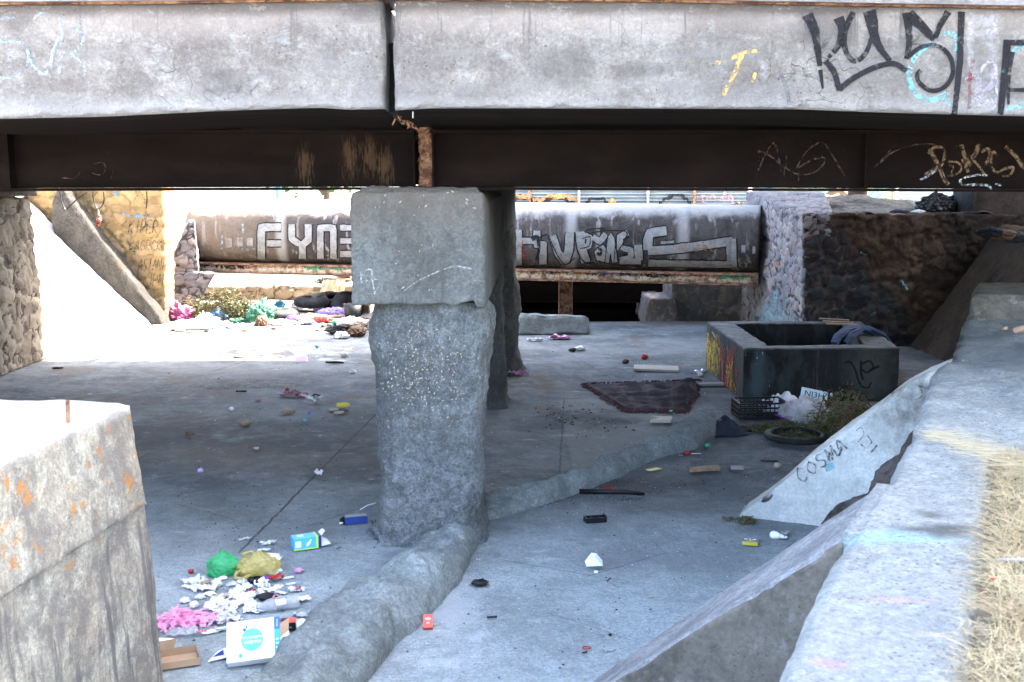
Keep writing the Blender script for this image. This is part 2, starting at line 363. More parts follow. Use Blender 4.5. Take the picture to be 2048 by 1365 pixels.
m = M('sooty rusted steel'); c = m.mix(m.mr(m.noise((2, 2, 5), 7, .7), .35, .7), (.005, .0033, .0028), (.010, .0062, .005)); c = m.mix(m.mul(m.mr(m.noise(22, 6, .75, (3, 2, 1)), .66, .74), .6), c, (.22, .11, .06))
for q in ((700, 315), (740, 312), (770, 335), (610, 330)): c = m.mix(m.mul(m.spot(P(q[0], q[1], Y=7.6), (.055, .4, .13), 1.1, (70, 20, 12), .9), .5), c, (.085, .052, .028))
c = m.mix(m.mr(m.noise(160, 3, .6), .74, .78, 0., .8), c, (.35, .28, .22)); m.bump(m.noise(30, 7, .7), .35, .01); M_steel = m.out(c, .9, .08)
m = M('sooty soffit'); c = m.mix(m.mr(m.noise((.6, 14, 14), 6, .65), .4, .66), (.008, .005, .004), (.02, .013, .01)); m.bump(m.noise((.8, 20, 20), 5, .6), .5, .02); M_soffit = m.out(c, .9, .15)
m = M('rusty flaking steel'); c = m.mix(m.mr(m.noise(9, 8, .75), .4, .6), (.09, .035, .02), (.30, .17, .10)); c = m.mix(m.mr(m.noise(25, 6), .58, .64), c, (.05, .03, .025)); m.bump(m.noise(35, 6, .7), .6, .01); M_rust = m.out(c, .85, .25)
def L_floor(m, c):
    c = m.mix(m.mr(m.ma('ADD', m.xyz(1), m.mul(m.noise(.8, 5), 1.5)), 7.4, 10.2, 0., .86), c, m.mix(m.mr(m.noise(1.3, 10, .8, (5, 5, 1)), .40, .60), (.045, .051, .054), (.150, .160, .165)))  # soot plus the bridge's shade, painted darker into the floor
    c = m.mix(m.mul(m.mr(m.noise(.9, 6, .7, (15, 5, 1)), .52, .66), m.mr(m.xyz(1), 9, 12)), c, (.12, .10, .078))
    g = lambda a, b: P(a, b, z=0)
    x0, x1, y0, y1 = g(1128, 850).x, g(1330, 850).x, g(1130, 965).y, g(1130, 800).y
    wq = m.mul(m.ma('SUBTRACT', m.noise(5, 5), .5), .06)
    xr, yr = m.ma('ADD', m.xyz(0), wq), m.ma('ADD', m.xyz(1), wq)
    slab = m.mul(m.mul(m.mr(xr, x0 - .01, x0 + .01), m.mr(xr, x1 - .05, x1 + .05, 1., 0.)), m.mul(m.mr(yr, y0 - .05, y0 + .05), m.mr(yr, y1 - .02, y1 + .02, 1., 0.)))
    c = m.mix(m.mul(slab, .55), c, (.20, .21, .205))                      # lighter relaid slab
    for q, rr_, k, cc in (((560, 890), (.9, .5, .3), .85, (.045, .047, .05)), ((420, 905), (1.0, .35, .3), .7, (.13, .105, .08)), ((340, 860), (1.1, .5, .3), .75, (.05, .05, .05)), ((700, 930), (.8, .7, .3), .6, (.06, .064, .066)), ((470, 740), (1.6, .45, .3), .6, (.18, .175, .165)), ((1400, 700), (2.2, .6, .3), .5, (.19, .2, .205)), ((250, 800), (1.0, .5, .3), .6, (.07, .06, .05)), ((900, 1230), (.25, .8, .3), .45, (.62, .64, .66)), ((1350, 1010), (.9, .25, .3), .55, (.12, .12, .12)), ((1500, 990), (.5, .4, .3), .5, (.10, .10, .10)), ((1250, 1120), (.7, .22, .3), .45, (.2, .22, .235)), ((640, 1060), (.5, .2, .3), .5, (.14, .145, .15)), ((480, 1030), (.5, .25, .3), .5, (.11, .105, .1))):
        c = m.mix(m.mul(m.spot(g(*q), rr_, .9, 4.5, .9), k), c, cc)
    for a, b, wd, k in (((1010, 1120), (1180, 1150), .006, .5), ((1180, 1150), (1330, 1105), .006, .5), ((1100, 1230), (1260, 1280), .005, .4), ((360, 1010), (470, 1040), .006, .5), ((620, 1050), (740, 1010), .006, .5), ((330, 760), (560, 735), .015, .5), ((762, 818), (478, 1105), .012, .85), ((1128, 800), (1118, 960), .01, .6), ((250, 885), (330, 868), .012, .7), ((1215, 752), (1105, 628 + 60), .01, .35), ((300, 905), (210, 960), .01, .4), ((560, 700), (420, 745), .015, .5), ((1128, 800), (1250, 795), .008, .3)):
        c = m.mix(m.mul(m.line(g(*a), g(*b), wd * 1.3), k), c, (.03, .03, .03))
    for q, r, k, cc in (((1210, 840), (.42, .55, .3), .9, (.03, .03, .032)), ((1130, 832), (.25, .4, .3), .7, (.03, .03, .03)), ((1250, 975), (.7, .35, .3), .75, (.06, .058, .056)), ((1330, 960), (.6, .4, .3), .6, (.06, .058, .056)),
                        ((1270, 1110), (.5, .3, .3), .5, (.19, .2, .21)), ((640, 870), (1.2, .8, .3), .55, (.07, .07, .072)), ((500, 925), (1.2, .4, .3), .4, (.15, .12, .09)), ((520, 755), (1.2, .5, .3), .45, (.09, .085, .08)),
                        ((330, 870), (.7, .6, .3), .6, (.07, .07, .07)), ((1480, 770), (1.4, 2.2, .3), .4, (.09, .085, .08)), ((900, 1120), (.6, .35, .3), .35, (.1, .1, .1)), ((420, 1090), (.7, .4, .3), .35, (.12, .11, .1))):
        c = m.mix(m.mul(m.spot(g(*q), r, .5, 3.5, .9), k), c, cc)
    c = m.mix(m.mr(m.noise(38, 5, .75, (1, 5, 2)), .63, .70, 0., .65), c, (.66, .67, .68))       # lime dust specks
    c = m.mix(m.mul(m.mr(m.noise(60, 3, .6, (7, 7, 2)), .66, .7), .8), c, (.04, .035, .03))
    c = m.mix(m.mr(m.noise(2.4, 9, .75, (7, 5, 2)), .56, .70, 0., .45), c, (.2, .2, .205))
    c = m.mix(m.mr(m.noise((1.6, 5, 1), 9, .75, (1, 9, 2)), .6, .74, 0., .5), c, (.58, .60, .62))
    c = m.mix(m.mr(m.noise(5.5, 9, .8, (3, 1, 7)), .54, .66, 0., .35), c, (.17, .175, .18)); c = m.mix(m.mr(m.noise((3, 4, 3), 9, .8, (8, 1, 7)), .57, .68, 0., .4), c, (.58, .61, .64))
    return c
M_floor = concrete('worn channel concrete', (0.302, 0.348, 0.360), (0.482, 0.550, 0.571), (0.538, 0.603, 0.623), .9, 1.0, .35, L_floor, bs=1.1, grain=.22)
def L_pier(m, c):
    z = m.xyz(2)
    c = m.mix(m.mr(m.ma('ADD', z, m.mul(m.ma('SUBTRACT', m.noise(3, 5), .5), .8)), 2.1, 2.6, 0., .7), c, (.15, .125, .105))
    band = m.mul(m.mr(z, .55, .95), m.mr(z, 1.25, 1.55, 1., 0.)); chips = m.mr(m.vor((34, 34, 24), 'F1', 0), .16, .24, 1., 0.); sel = m.mr(m.vor((34, 34, 24), 'F1', 1), .5, .52) if False else m.mr(m.noise(14, 3), .5, .6)
    x = m.mr(m.xyz(0), -.42, -.3, 1., 0.); c = m.mix(m.mul(m.mul(chips, sel), m.mul(band, x)), c, (.55, .47, .38))
    c = m.mix(m.mul(m.mul(band, x), .3), c, (.10, .095, .09))
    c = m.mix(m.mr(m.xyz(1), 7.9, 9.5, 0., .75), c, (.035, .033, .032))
    return c
M_pier = concrete('rough pier concrete', (0.194, 0.208, 0.210), (0.374, 0.408, 0.420), (0.299, 0.339, 0.356), 1.8, 1.0, .3, L_pier, bs=1.8, streak=.35, grain=.5)
M_cap = concrete('smoother pier cap concrete', (0.118, 0.120, 0.113), (0.201, 0.209, 0.201), (0.165, 0.169, 0.160), 2.2, .8, .15, L_pier, bs=1.0, streak=.6, grain=.3)
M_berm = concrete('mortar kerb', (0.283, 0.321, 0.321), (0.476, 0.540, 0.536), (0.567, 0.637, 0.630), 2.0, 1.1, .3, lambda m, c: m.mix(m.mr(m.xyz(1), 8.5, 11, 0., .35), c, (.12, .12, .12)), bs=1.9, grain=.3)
def L_cope(m, c):
    g = lambda a, b: P(a, b, z=1.4)
    for q, r, k, cc in (((1760, 1075), (.35, .09, .2), .55, (.35, .62, .68)), ((1880, 1060), (.16, .1, .3), .8, (.05, .05, .05)), ((1860, 1030), (.07, .07, .3), .7, (.06, .06, .06)), ((1800, 1200), (.14, .05, .3), .5, (.6, .3, .35)), ((1660, 1330), (.05, .04, .3), .6, (.6, .3, .5)),
                        ((1835, 1190), (.3, .3, .3), .3, (.36, .40, .44)), ((1700, 1290), (.3, .25, .3), .35, (.33, .34, .35)), ((1900, 880), (.7, .5, .3), .2, (.5, .53, .57)), ((1970, 690), (1.5, 1.8, .4), .6, (.19, .19, .19)), ((1760, 1000), (.3, .3, .3), .25, (.4, .4, .4)), ((1950, 860), (.3, .6, .3), .3, (.28, .27, .26))):
        c = m.mix(m.mul(m.spot(g(*q), r, .45, 6, .8), k), c, cc)
    c = m.mix(m.mul(m.mr(m.noise((30, 34, 22), 5, .75, (4, 4, 2)), .54, .64), .75), c, (.22, .235, .26)); c = m.mix(m.mul(m.mr(m.vor(38, 'F1', 0, (2, 1, 6)), .12, .3, 1., 0.), m.mr(m.noise(6, 5), .45, .6)), c, (.16, .165, .18))
    return m.mix(m.mr(m.noise(3, 9, .8, (14, 4, 2)), .5, .7, 0., .5), c, (.27, .275, .28))
M_cope = concrete('weathered coping concrete', (0.393, 0.422, 0.414), (0.564, 0.601, 0.583), (0.478, 0.513, 0.507), 2.5, .8, .1, L_cope, bs=1.6, grain=.3)
M_fin = concrete('shade-dark buttress concrete', (0.132, 0.120, 0.101), (0.248, 0.229, 0.195), (0.199, 0.189, 0.163), 2.6, .7, .0, lambda m, c: m.mix(m.mr(m.ma('ADD', m.noise(5, 6, .7), m.mul(m.xyz(2), .0)), .55, .68, 0., .7), c, (.36, .35, .34)), bs=1.3)
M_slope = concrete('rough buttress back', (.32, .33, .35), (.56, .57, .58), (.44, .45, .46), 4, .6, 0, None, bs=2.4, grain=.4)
M_plaster = concrete('grey plaster render', (0.470, 0.483, 0.466), (0.636, 0.650, 0.623), (0.581, 0.581, 0.552), 1.8, .6, .25, lambda m, c: m.mix(m.mul(m.spot((2.75, 7.6, 1.0), (.28, .3, .45), .5, 6, .8), .85), c, (.07, .065, .06)), bs=.6)
m = M('dark bare stone'); c = m.mix(m.mr(m.noise(3, 7, .7), .4, .62), (.035, .025, .022), (.13, .11, .10)); m.bump(m.noise(8, 8, .7), .9, .05); M_dstone = m.out(c, .8, .3)
def L_left(m, c):
    top = m.mr(m.ma('ADD', m.xyz(2), m.mul(m.ma('SUBTRACT', m.noise(5, 5), .5), .3)), .92, 1.02)
    c = m.mix(m.mr(m.noise(5, 9, .75, (4, 1, 4)), .44, .60, 0., .85), c, (.27, .25, .235))
    c = m.mix(m.mul(m.mul(m.mr(m.noise(9, 6, .7, (1, 1, 4)), .58, .63), top), .9), c, (.62, .29, .09))
    st = m.mul(m.mr(m.noise((12, 12, .7), 6, .65, (2, 9, 0)), .5, .62), m.mr(m.xyz(2), .9, 1.0, 1., 0.)); c = m.mix(m.mul(st, .9), c, (.20, .19, .19))
    return m.mix(m.mr(m.xyz(2), 1.44, 1.49, 0., .5), c, (.62, .62, .63))
M_left = concrete('lichen stained concrete', (0.540, 0.486, 0.407), (0.850, 0.850, 0.725), (0.648, 0.556, 0.437), 3.4, .8, .2, L_left, bs=2.0, grain=.3)
M_dirt = concrete('pale dusty ground', (.42, .37, .30), (.58, .52, .44), None, 1.2, 1, 0, bs=1.2)
M_bank = concrete('pale concrete bank', (.55, .53, .50), (.68, .66, .62), None, 1.2, 1, .4)
M_mud = concrete('sooty brown mud', (0.034, 0.025, 0.017), (0.085, 0.059, 0.042), (0.051, 0.038, 0.027), 1.6, 1, 0, None, bs=1.8)
M_yellow = masonry('yellow rubble stone', [(0.128, 0.082, 0.037), (0.213, 0.143, 0.061), (0.274, 0.183, 0.080), (0.171, 0.118, 0.064), (0.265, 0.188, 0.098)], (0.205, 0.143, 0.068), (0.152, 0.094, 0.045), lambda m, c: m.mix(m.mr(m.xyz(2), .0, .7, .5, 0.), c, (0.162, 0.103, 0.052)), gm=.4)
M_gold = masonry('brown rubble stone', [(0.128, 0.106, 0.085), (0.204, 0.174, 0.136), (0.255, 0.221, 0.178), (0.153, 0.132, 0.111)], (.07, .055, .045), (0.102, 0.081, 0.064), gm=.55, edge=.07)
M_bluest = masonry('blue grey rubble stone', [(0.156, 0.156, 0.172), (0.281, 0.234, 0.234), (0.203, 0.211, 0.234), (0.328, 0.281, 0.265), (0.172, 0.218, 0.250)], (.085, .078, .078), (0.094, 0.078, 0.078), lambda m, c: m.mix(m.mul(m.spot((4.45, 18.6, .25), (.8, 1.2, .3), .4, 4, .8), .4), c, (.16, .34, .36)), gm=.3, edge=.085)
def L_burnt(m, c):
    x, z = m.xyz(0), m.xyz(2); wob = m.mul(m.ma('SUBTRACT', m.noise(1.3, 7, .65), .5), .8)
    d = m.ma('ADD', m.ma('ADD', z, m.mul(x, 1.19)), wob)          # mud washed down from the upper right
    mud = m.mr(d, 7.55, 7.95)
    mc = m.mix(m.mr(m.noise(4, 8, .7, (3, 3, 3)), .38, .64), (.028, .018, .013), (.085, .056, .037))
    c = m.mix(mud, c, mc)
    soot = m.mul(m.mr(m.ma('ADD', x, wob), 6.3, 6.8), .8); return m.mix(soot, c, (.008, .006, .005))  # soot, with the wall end's fade into darkness painted in
M_burnt = masonry('sooty rubble stone', [(0.017, 0.017, 0.021), (0.034, 0.028, 0.032), (0.022, 0.026, 0.032), (0.056, 0.044, 0.042), (0.021, 0.032, 0.035), (0.041, 0.045, 0.051)], (.105, .086, .075), (0.015, 0.012, 0.011), L_burnt, gm=.25, edge=.12)
M_dkstone = masonry('dark grey rubble stone', [(0.115, 0.115, 0.127), (0.196, 0.190, 0.196), (0.149, 0.144, 0.149), (0.230, 0.207, 0.196)], (0.322, 0.287, 0.265), (0.081, 0.069, 0.063), gm=.2, edge=.1)
def L_pipe(m, c):
    z, x = m.xyz(2), m.xyz(0); wb = m.mul(m.ma('SUBTRACT', m.noise((2, 2, 1), 6, .7), .5), .8)
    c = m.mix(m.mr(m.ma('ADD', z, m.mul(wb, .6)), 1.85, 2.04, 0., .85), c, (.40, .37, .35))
    for px in (549, 1138, 1345): c = m.mix(m.mul(m.mr(m.ma('ABSOLUTE', m.ma('ADD', x, -P(px, 440, Y=20.4).x)), .03, .15, 1., 0.), .6), c, (.42, .40, .39))
    c = m.mix(m.mul(m.mr(m.noise((7, 7, .6), 6, .65, (2, 5, 0)), .54, .66), .55), c, (.40, .37, .35))
    return m.mix(m.mr(x, -3.5, -6.5, 0., .45), c, (.42, .32, .22))
M_pipe = concrete('stained pipe concrete', (0.038, 0.033, 0.030), (0.095, 0.081, 0.073), (0.063, 0.052, 0.048), 1.6, 1.1, .2, L_pipe, bs=1.2)
m = M('painted rusty beam'); c = m.mix(m.mr(m.noise(7, 8, .75), .38, .55), (.16, .11, .07), (.50, .44, .34)); c = m.mix(m.mr(m.noise(15, 7, .7, (2, 2, 2)), .55, .62), c, (.30, .07, .05)); m.bump(m.noise(30, 6), .5, .01); M_pbeam = m.out(c, .8, .25)
def L_tub(m, c):
    x, z = m.xyz(0), m.xyz(2)
    c = m.mix(m.mr(m.noise((3, 3, 1.2), 7, .7, (1, 6, 2)), .52, .62, 0., .5), c, (.035, .055, .06)); c = m.mix(m.mul(m.mr(m.noise(9, 7, .8, (1, 6, 9)), .55, .66), m.mr(z, .05, .25, 1., 0.)), c, (.09, .09, .092)); c = m.mix(m.mr(m.noise((14, 14, .8), 5, .7, (1, 3, 9)), .6, .7, 0., .5), c, (.07, .085, .095))
    c = m.mix(m.mul(m.spot((4.15, 12.6, .38), (.34, .4, .45), .3, 5, .7), .6), c, (.07, .085, .08)); c = m.mix(m.mul(m.spot((2.85, 12.6, .3), (.10, .4, .5), .3, 5, .7), .5), c, (.06, .09, .11))
    c = m.mix(m.mul(m.mr(x, 2.645, 2.66, 1., 0.), m.mr(m.noise((3, 3, 2), 6, .7), .4, .55)), c, (.24, .20, .15))
    return m.mix(m.mul(m.mr(z, .61, .63), m.mr(m.noise(5, 6, .7), .35, .6)), c, (.075, .08, .08))
M_tub = concrete('charred basin concrete', (0.006, 0.006, 0.007), (0.018, 0.019, 0.021), (0.012, 0.013, 0.015), 2.2, 1, .1, L_tub, bs=1.0, ro=.7)
M_black = plain('black void', (.006, .006, .006), 1, .1, bump=0, obj=False)
m = M('corrugated sheet'); c = m.mix(m.mr(m.noise((2, 2, 6), 6, .6), .35, .7), (.14, .18, .21), (.21, .245, .265)); c = m.mix(m.mr(m.ma('ABSOLUTE', m.ma('SUBTRACT', m.ma('FRACT', m.mul(m.xyz(2), 12.)), .5)), .33, .46), c, (.05, .075, .10)); c = m.mix(m.mr(m.noise(5, 6, .7), .62, .7), c, (.3, .2, .14)); M_sheet = m.out(c, .5, .5)
m = M('teal mural board'); c = m.ramp(m.noise(2.2, 4, .6, dist=1.2), [(.3, (.05, .28, .30)), (.45, (.10, .42, .40)), (.52, (.55, .45, .12)), (.6, (.08, .30, .36)), (.75, (.30, .55, .52))]); M_mural = m.out(c, .7)
M_bark = plain('bark', (.10, .07, .05), .9, .5, 8, bump=.6)
def leafm(name, c, c2, tr=.3):
    m = M(name, True); r = m.n('ShaderNodeObjectInfo'); q = m.mix(m.mr(m.noise(2.5, 4), .35, .65), c, c2); q = m.mix(m.mr(m.noise(25, 3), .4, .7, 0., .5), q, tuple(x * .5 for x in c)); m.out(q, .6, .3)
    tl = m.n('ShaderNodeBsdfTranslucent'); m.L(q, tl.inputs[0]); x = m.n('ShaderNodeMixShader'); x.inputs[0].default_value = tr
    m.t.links.new(m.b.outputs[0], x.inputs[1]); m.t.links.new(tl.outputs[0], x.inputs[2]); m.t.links.new(x.outputs[0], m.t.nodes['Material Output'].inputs[0]); return m.m
M_leaf = leafm('green leaves', (.05, .10, .025), (.09, .15, .035)); M_leaf2 = leafm('olive leaves', (.06, .075, .02), (.15, .15, .06)); M_dleaf = leafm('dry leaves', (.075, .068, .028), (.042, .05, .018)); M_straw = leafm('dry straw', (.52, .42, .25), (.36, .27, .15), .15); M_weed = leafm('weed leaves', (.05, .10, .03), (.12, .13, .04))
M_straw_g = concrete('straw covered soil', (.22, .175, .11), (.40, .34, .25), (.45, .42, .36), 6, 1, 0, bs=2.0)
M_white = plain('white paper', (.72, .73, .75), .7, .12, 20, bump=.1); M_whited = plain('soiled white paper', (.66, .67, .70), .75, .2, 18, dirt=(.38, .32, .26)); M_foam = plain('white foam', (.78, .80, .82), .55, .05)
M_kraft = plain('brown cardboard', (.36, .24, .15), .85, .2, 12); M_kraftd = plain('weathered cardboard', (.27, .19, .12), .9, .4, 9, dirt=(.08, .06, .04)); M_wood = plain('old wood', (.30, .20, .12), .85, .45, 10, dirt=(.1, .07, .05)); M_grayw = plain('grey board', (.36, .33, .28), .8, .2, 8)
M_blk = plain('black plastic', (.006, .006, .008), .5, .3, spec=.3); M_rub = plain('tyre rubber', (.012, .012, .013), .8, .4, dirt=(.04, .038, .036)); M_red = plain("red plastic", (.36, .03, .025), .4, .15); M_cap = M_cap
M_blue = plain('blue plastic', (.03, .12, .55), .4); M_cyan = plain('cyan plastic', (.05, .35, .50), .4); M_pink = plain("pink plastic", (.52, .20, .28), .5); M_lil = plain('lilac plastic', (.42, .32, .62), .5); M_yel = plain('yellow plastic', (.55, .48, .05), .5); M_grn = plain('green plastic', (.02, .30, .16), .5)
M_brown = plain('brown scrap', (.13, .075, .045), .85, .5, dirt=(.03, .02, .015)); M_char = plain('charred scrap', (.02, .018, .017), .9, .4); M_gray = plain('grey scrap', (.27, .26, .25), .8, .3); M_beige = plain('beige scrap', (.42, .36, .28), .85, .3, dirt=(.15, .12, .1)); M_mauve = plain('mauve scrap', (.5, .25, .4), .6)
M_foil = plain('crumpled foil', (.65, .66, .68), .28, .2, metal=.9, bump=.6); M_clothb = plain('dark blue cloth', (.018, .022, .035), .95, .3, 30); M_clothw = plain('white cloth', (.62, .64, .74), .95, .1, 25, dirt=(.4, .37, .36), dsc=4); M_denim = plain('blue denim', (.025, .045, .11), .95, .4, 30)
F_green = film('green bag film', (.07, .50, .20), .8, .22, 1.6); F_yell = film('yellow bag film', (.56, .47, .16), .7, .25, 1.4); F_pink = film('pink bag film', (.85, .42, .62), .8, .35, 1); F_white = film('white bag film', (.66, .66, .68), .92, .35); F_clear = film('clear film', (.55, .57, .60), .5, .15); F_gn = film('green net film', (.03, .14, .085), .8, .5); F_hp = film('magenta bag film', (.24, .05, .12), .95, .3); F_blk = film('black bag film', (.012, .012, .014), 1.1, .25); F_bl = film('blue bag film', (.04, .12, .28), 1.0, .4); F_tea = film('pale green film', (.22, .29, .25), .9, .4)
M_patch = concrete('old mortar', (.16, .165, .16), (.30, .30, .28), None, 5, 1, 0, bs=1.5, grain=.6)
M_shard = plain('pale chips', (.55, .54, .52), .8, .2)
G_blk = spray('black paint', (.018, .017, .02), .22, 18); G_blk2 = spray('thin black paint', (.03, .028, .03), .45, 25, cover=.85); G_gry = spray('grey paint', (.16, .16, .18), .5, 14, cover=.7); G_sky = spray('pale blue paint', (.42, .62, .74), .5, 20, cover=.6); G_cyn = spray('turquoise paint', (.22, .55, .60), .4, 20, cover=.75)
G_yel = spray('yellow paint', (.85, .55, .16), .4, 16, cover=.8); G_whi = spray('white paint', (.27, .265, .25), .08, 30); G_tan = spray('tan paint', (.15, .10, .06), .35, 30); G_pur = spray('faded brown paint', (.07, .045, .04), .4, 30); G_red = spray('red paint', (.45, .07, .04), .4, 22); G_grn = spray('green paint', (.04, .32, .16), .35, 22); G_blu = spray('blue paint', (.05, .17, .30), .4, 22); G_org = spray('orange paint', (.55, .25, .10), .3, 16); G_och = spray('ochre paint', (.42, .30, .04), .35, 22); G_lil = spray('lilac paint', (.45, .40, .48), .4, 22, cover=.8); G_pnk = spray('pink paint', (.7, .3, .45), .5, 22); G_gr2 = spray('dark grey paint', (.10, .10, .11), .28, 20); G_gr3 = spray('worn grey paint', (.14, .14, .15), .36, 26, cover=.8); G_chalk = spray('chalk', (.55, .57, .58), .5, 40, cover=.8); G_mar = spray('maroon paint', (.25, .07, .08), .45, 18, cover=.8); G_wht2 = spray('thin white paint', (.55, .54, .56), .45, 5, cover=.5)

# ================================================================== THE SETTING
vs, fs = grid(lambda u, v: Vector((-7.6 + 17.6 * u, .8 + 19.3 * v, 0)), 300, 330)
for p in vs:
    p.z = .010 * fr(p, .9, 4) + .004 * fr(p, 4, 4, 3)
    p.z += .05 * max(0, 1 - abs(p.y - 20.1) / .3) * -1
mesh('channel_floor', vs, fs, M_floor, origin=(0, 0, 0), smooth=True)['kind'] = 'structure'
vs, fs = grid(lambda u, v: Vector((-9 + 8.2 * u, 20.1 + 2.8 * v, -.03)), 80, 30)
for p in vs: p.z += .03 * fr(p, 1.5, 4) + .10 * max(0, (p.y - 20.8) / 2)
mesh('littered_ground', vs, fs, M_dirt, origin=(0, 0, 0), smooth=True)['kind'] = 'structure'
# the channel carries on behind the viewer: pale surfaces added to bounce light forward
MB().box((-12, -45, -.4), (9, .85, -.02)).build('bounce_floor_behind', M_bank, origin=(0, 0, 0))['kind'] = 'structure'
MB().box((-30, -90, -.5), (30, -45, 2.4)).build('bounce_bank_behind', M_bank, origin=(0, 0, 0))['kind'] = 'structure'
# ground behind: pale sunlit bank on the left, level street ground behind the pipe
def gz(x, y):
    t = min(1, max(0, (y - 22.8) / 8)); return .33 + 1.35 * t + .05 * fr((x, y, 0), 1.2, 4)
vs, fs = grid(lambda u, v: Vector((-30 + 29 * u, 22.9 + 27 * v * v, 0)), 120, 60)
for p in vs: p.z = gz(p.x, p.y)
mesh('dirt_bank', vs, fs, M_dirt, origin=(0, 0, 0), smooth=True)['kind'] = 'structure'
MB().box((-300, 49.5, -1), (300, 500, 1.72)).build('street_ground', M_dirt, origin=(0, 0, 0))['kind'] = 'structure'
block('street_terrace', bx(-1.0, 60, 21.9, 60, .62, 1.86), M_dirt, step=1.2, origin=(0, 0, 0))['kind'] = 'structure'
block('left_terrace', [(-60, -3, -.5), (-9.95, -3, -.5), (-9.95, 60, -.5), (-60, 60, -.5), (-60, -3, 2.45), (-9.95, -3, 2.45), (-9.95, 24, 2.45), (-60, 60, 2.0)], M_dirt, step=2, origin=(0, 0, 0))['kind'] = 'structure'
# sloping concrete bank in full sun, left of the floor
block('sloping_bank', [(-7.05, 15.4, -.3), (-6.5, 19.7, -.3), (-11, 19.7, -.3), (-11, 15.4, -.3), (-6.85, 15.4, 0), (-6.35, 19.7, 0), (-9.5, 19.7, 3.1), (-10.0, 15.4, 3.1)], M_bank, step=.1, origin=(0, 0, 0), amp=.02)['kind'] = 'structure'
# culvert pit under the pipe
pit = MB(); pit.box((-1.2, 20.12, -1.6), (4, 29, -1.5)); pit.box((-1.2, 28.9, -1.5), (4, 29, .6)); pit.box((-1.3, 20.12, -1.6), (-1.2, 29, .6)); pit.box((4, 20.4, -1.6), (4.1, 29, .6)); pit.box((-1.2, 21.92, .5), (4, 29, .61)); pit.box((-1.2, 20.1, -1.5), (4, 20.12, -.06))
pit.build('culvert_pit', M_soffit, origin=(0, 0, 0))['kind'] = 'structure'
# right-hand ground outside the wing wall, hidden terraces right of the channel
vs, fs = grid(lambda u, v: Vector((0, 0, 0)), 1, 1)
WD = Vector((math.sin(R(25)), math.cos(R(25)), 0)); WN = Vector((math.cos(R(25)), -math.sin(R(25)), 0))   # along / outwards of wing wall
W0 = P(1545, 1365, z=1.4) - WD * 1.2; W0.z = 0
def wp(s, o, z): q = W0 + WD * s + WN * o; return Vector((q.x, q.y, z))
vs, fs = grid(lambda u, v: wp(-3 + 14 * v, .38 + 9 * u * u, 0), 90, 150)
for p in vs: s_ = (p - W0).dot(WD); p.z = (1.35 if s_ < 4.0 else 1.22) + .03 * fr(p, 1.4, 5)
mesh('verge_ground', vs, fs, M_straw_g, origin=(0, 0, 0), smooth=True)['kind'] = 'structure'
# ================================================================== BRIDGE
FY = 6.6
bridge = thing('road_bridge', 'concrete slab bridge on sooty steel girders crossing above the dry channel', 'bridge', (-.9, FY, 2.5))
def edge_fn(pts, Y):
    q = [P(a, b, Y=Y) for a, b in pts]
    def f(x):
        if x <= q[0].x: return q[0].z
        for a, b in zip(q, q[1:]):
            if x <= b.x: t = (x - a.x) / (b.x - a.x); return a.z + (b.z - a.z) * t
        return q[-1].z
    return f
fbot = edge_fn([(-60, 238), (0, 237), (200, 233), (400, 223), (560, 217), (640, 215), (700, 219), (772, 217), (790, 220), (860, 216), (1000, 216), (1400, 217), (1600, 218), (1700, 222), (1900, 228), (2048, 232), (2110, 233)], FY)
ftop = edge_fn([(-60, 13), (0, 11), (400, 8), (790, 1), (1300, 5), (1700, 13), (2048, 19)], FY)
def fascia(x0, x1, seed):
    nu = round((x1 - x0) / .022); rows = []
    vs = []; fs = []
    prof = [(9.6, 0, 0), (.9, 0, 0)] + [(.5, 0, 0), (.3, 0, 0), (.16, 0, 0), (.08, 0, 0), (.03, 0, 0)] + [(0, k / 26, 1) for k in range(27)] + [(.05, 1, 2), (9.6, 1.02, 2)]
    for i in range(nu + 1):
        x = x0 + (x1 - x0) * i / nu; zb, zt = fbot(x), ftop(x); er = 0
        for (dy, t, kd) in prof:
            z = zb + (zt - zb) * t
            if kd == 0: z = zb - (.055 * min(1, dy / .85) if dy < 5 else .055)
            p = Vector((x, FY + dy, z))
            if kd == 1 or dy < .2:
                d = .004 * fr(p, 2.5, 5, seed) + .0015 * nz(p, 30, seed)
                ch = max(0, 1 - (z - zb) / .05)
                if kd == 1 and ch > 0:
                    e = abs(fr((x, 0, seed), 5, 5)) * .05 + abs(fr((x, 4, seed), 21, 3)) * .012; p.z += e * ch * .9; d += e * ch * .2
                    if kd == 1: pass
                p.y += -d if kd != 1 else -.004 * fr(p, 2.5, 5, seed) + (abs(fr((x, 1, seed), 8, 4)) * .014 * ch)
                if i in (0, 1, nu - 1, nu) or abs(x - x0) < .05 or abs(x - x1) < .05:
                    k = min(abs(x - x0), abs(x - x1)); k = max(0, 1 - k / .045); p.y += .03 * k * k * (1 + nz(p, 9))
                    p.x += (.022 * nz((0, 0, z), 5, seed) + .01 * nz((0, 0, z), 22, seed)) * k + (-.02 * k if x > x0 + .1 and t < .5 else 0)
            vs.append(p)
    n = len(prof)
    for i in range(nu):
        for j in range(n - 1): fs.append((i * n + j, (i + 1) * n + j, (i + 1) * n + j + 1, i * n + j + 1))
    fs.append(tuple(range(n))); fs.append(tuple(nu * n + k for k in range(n - 1, -1, -1)))
    mi = [1 if (k % (n - 1)) < 6 and k < nu * (n - 1) else 0 for k in range(len(fs))]
    return vs, fs, mi
XJ0, XJ1 = P(771, 120, Y=FY).x, P(789, 120, Y=FY).x
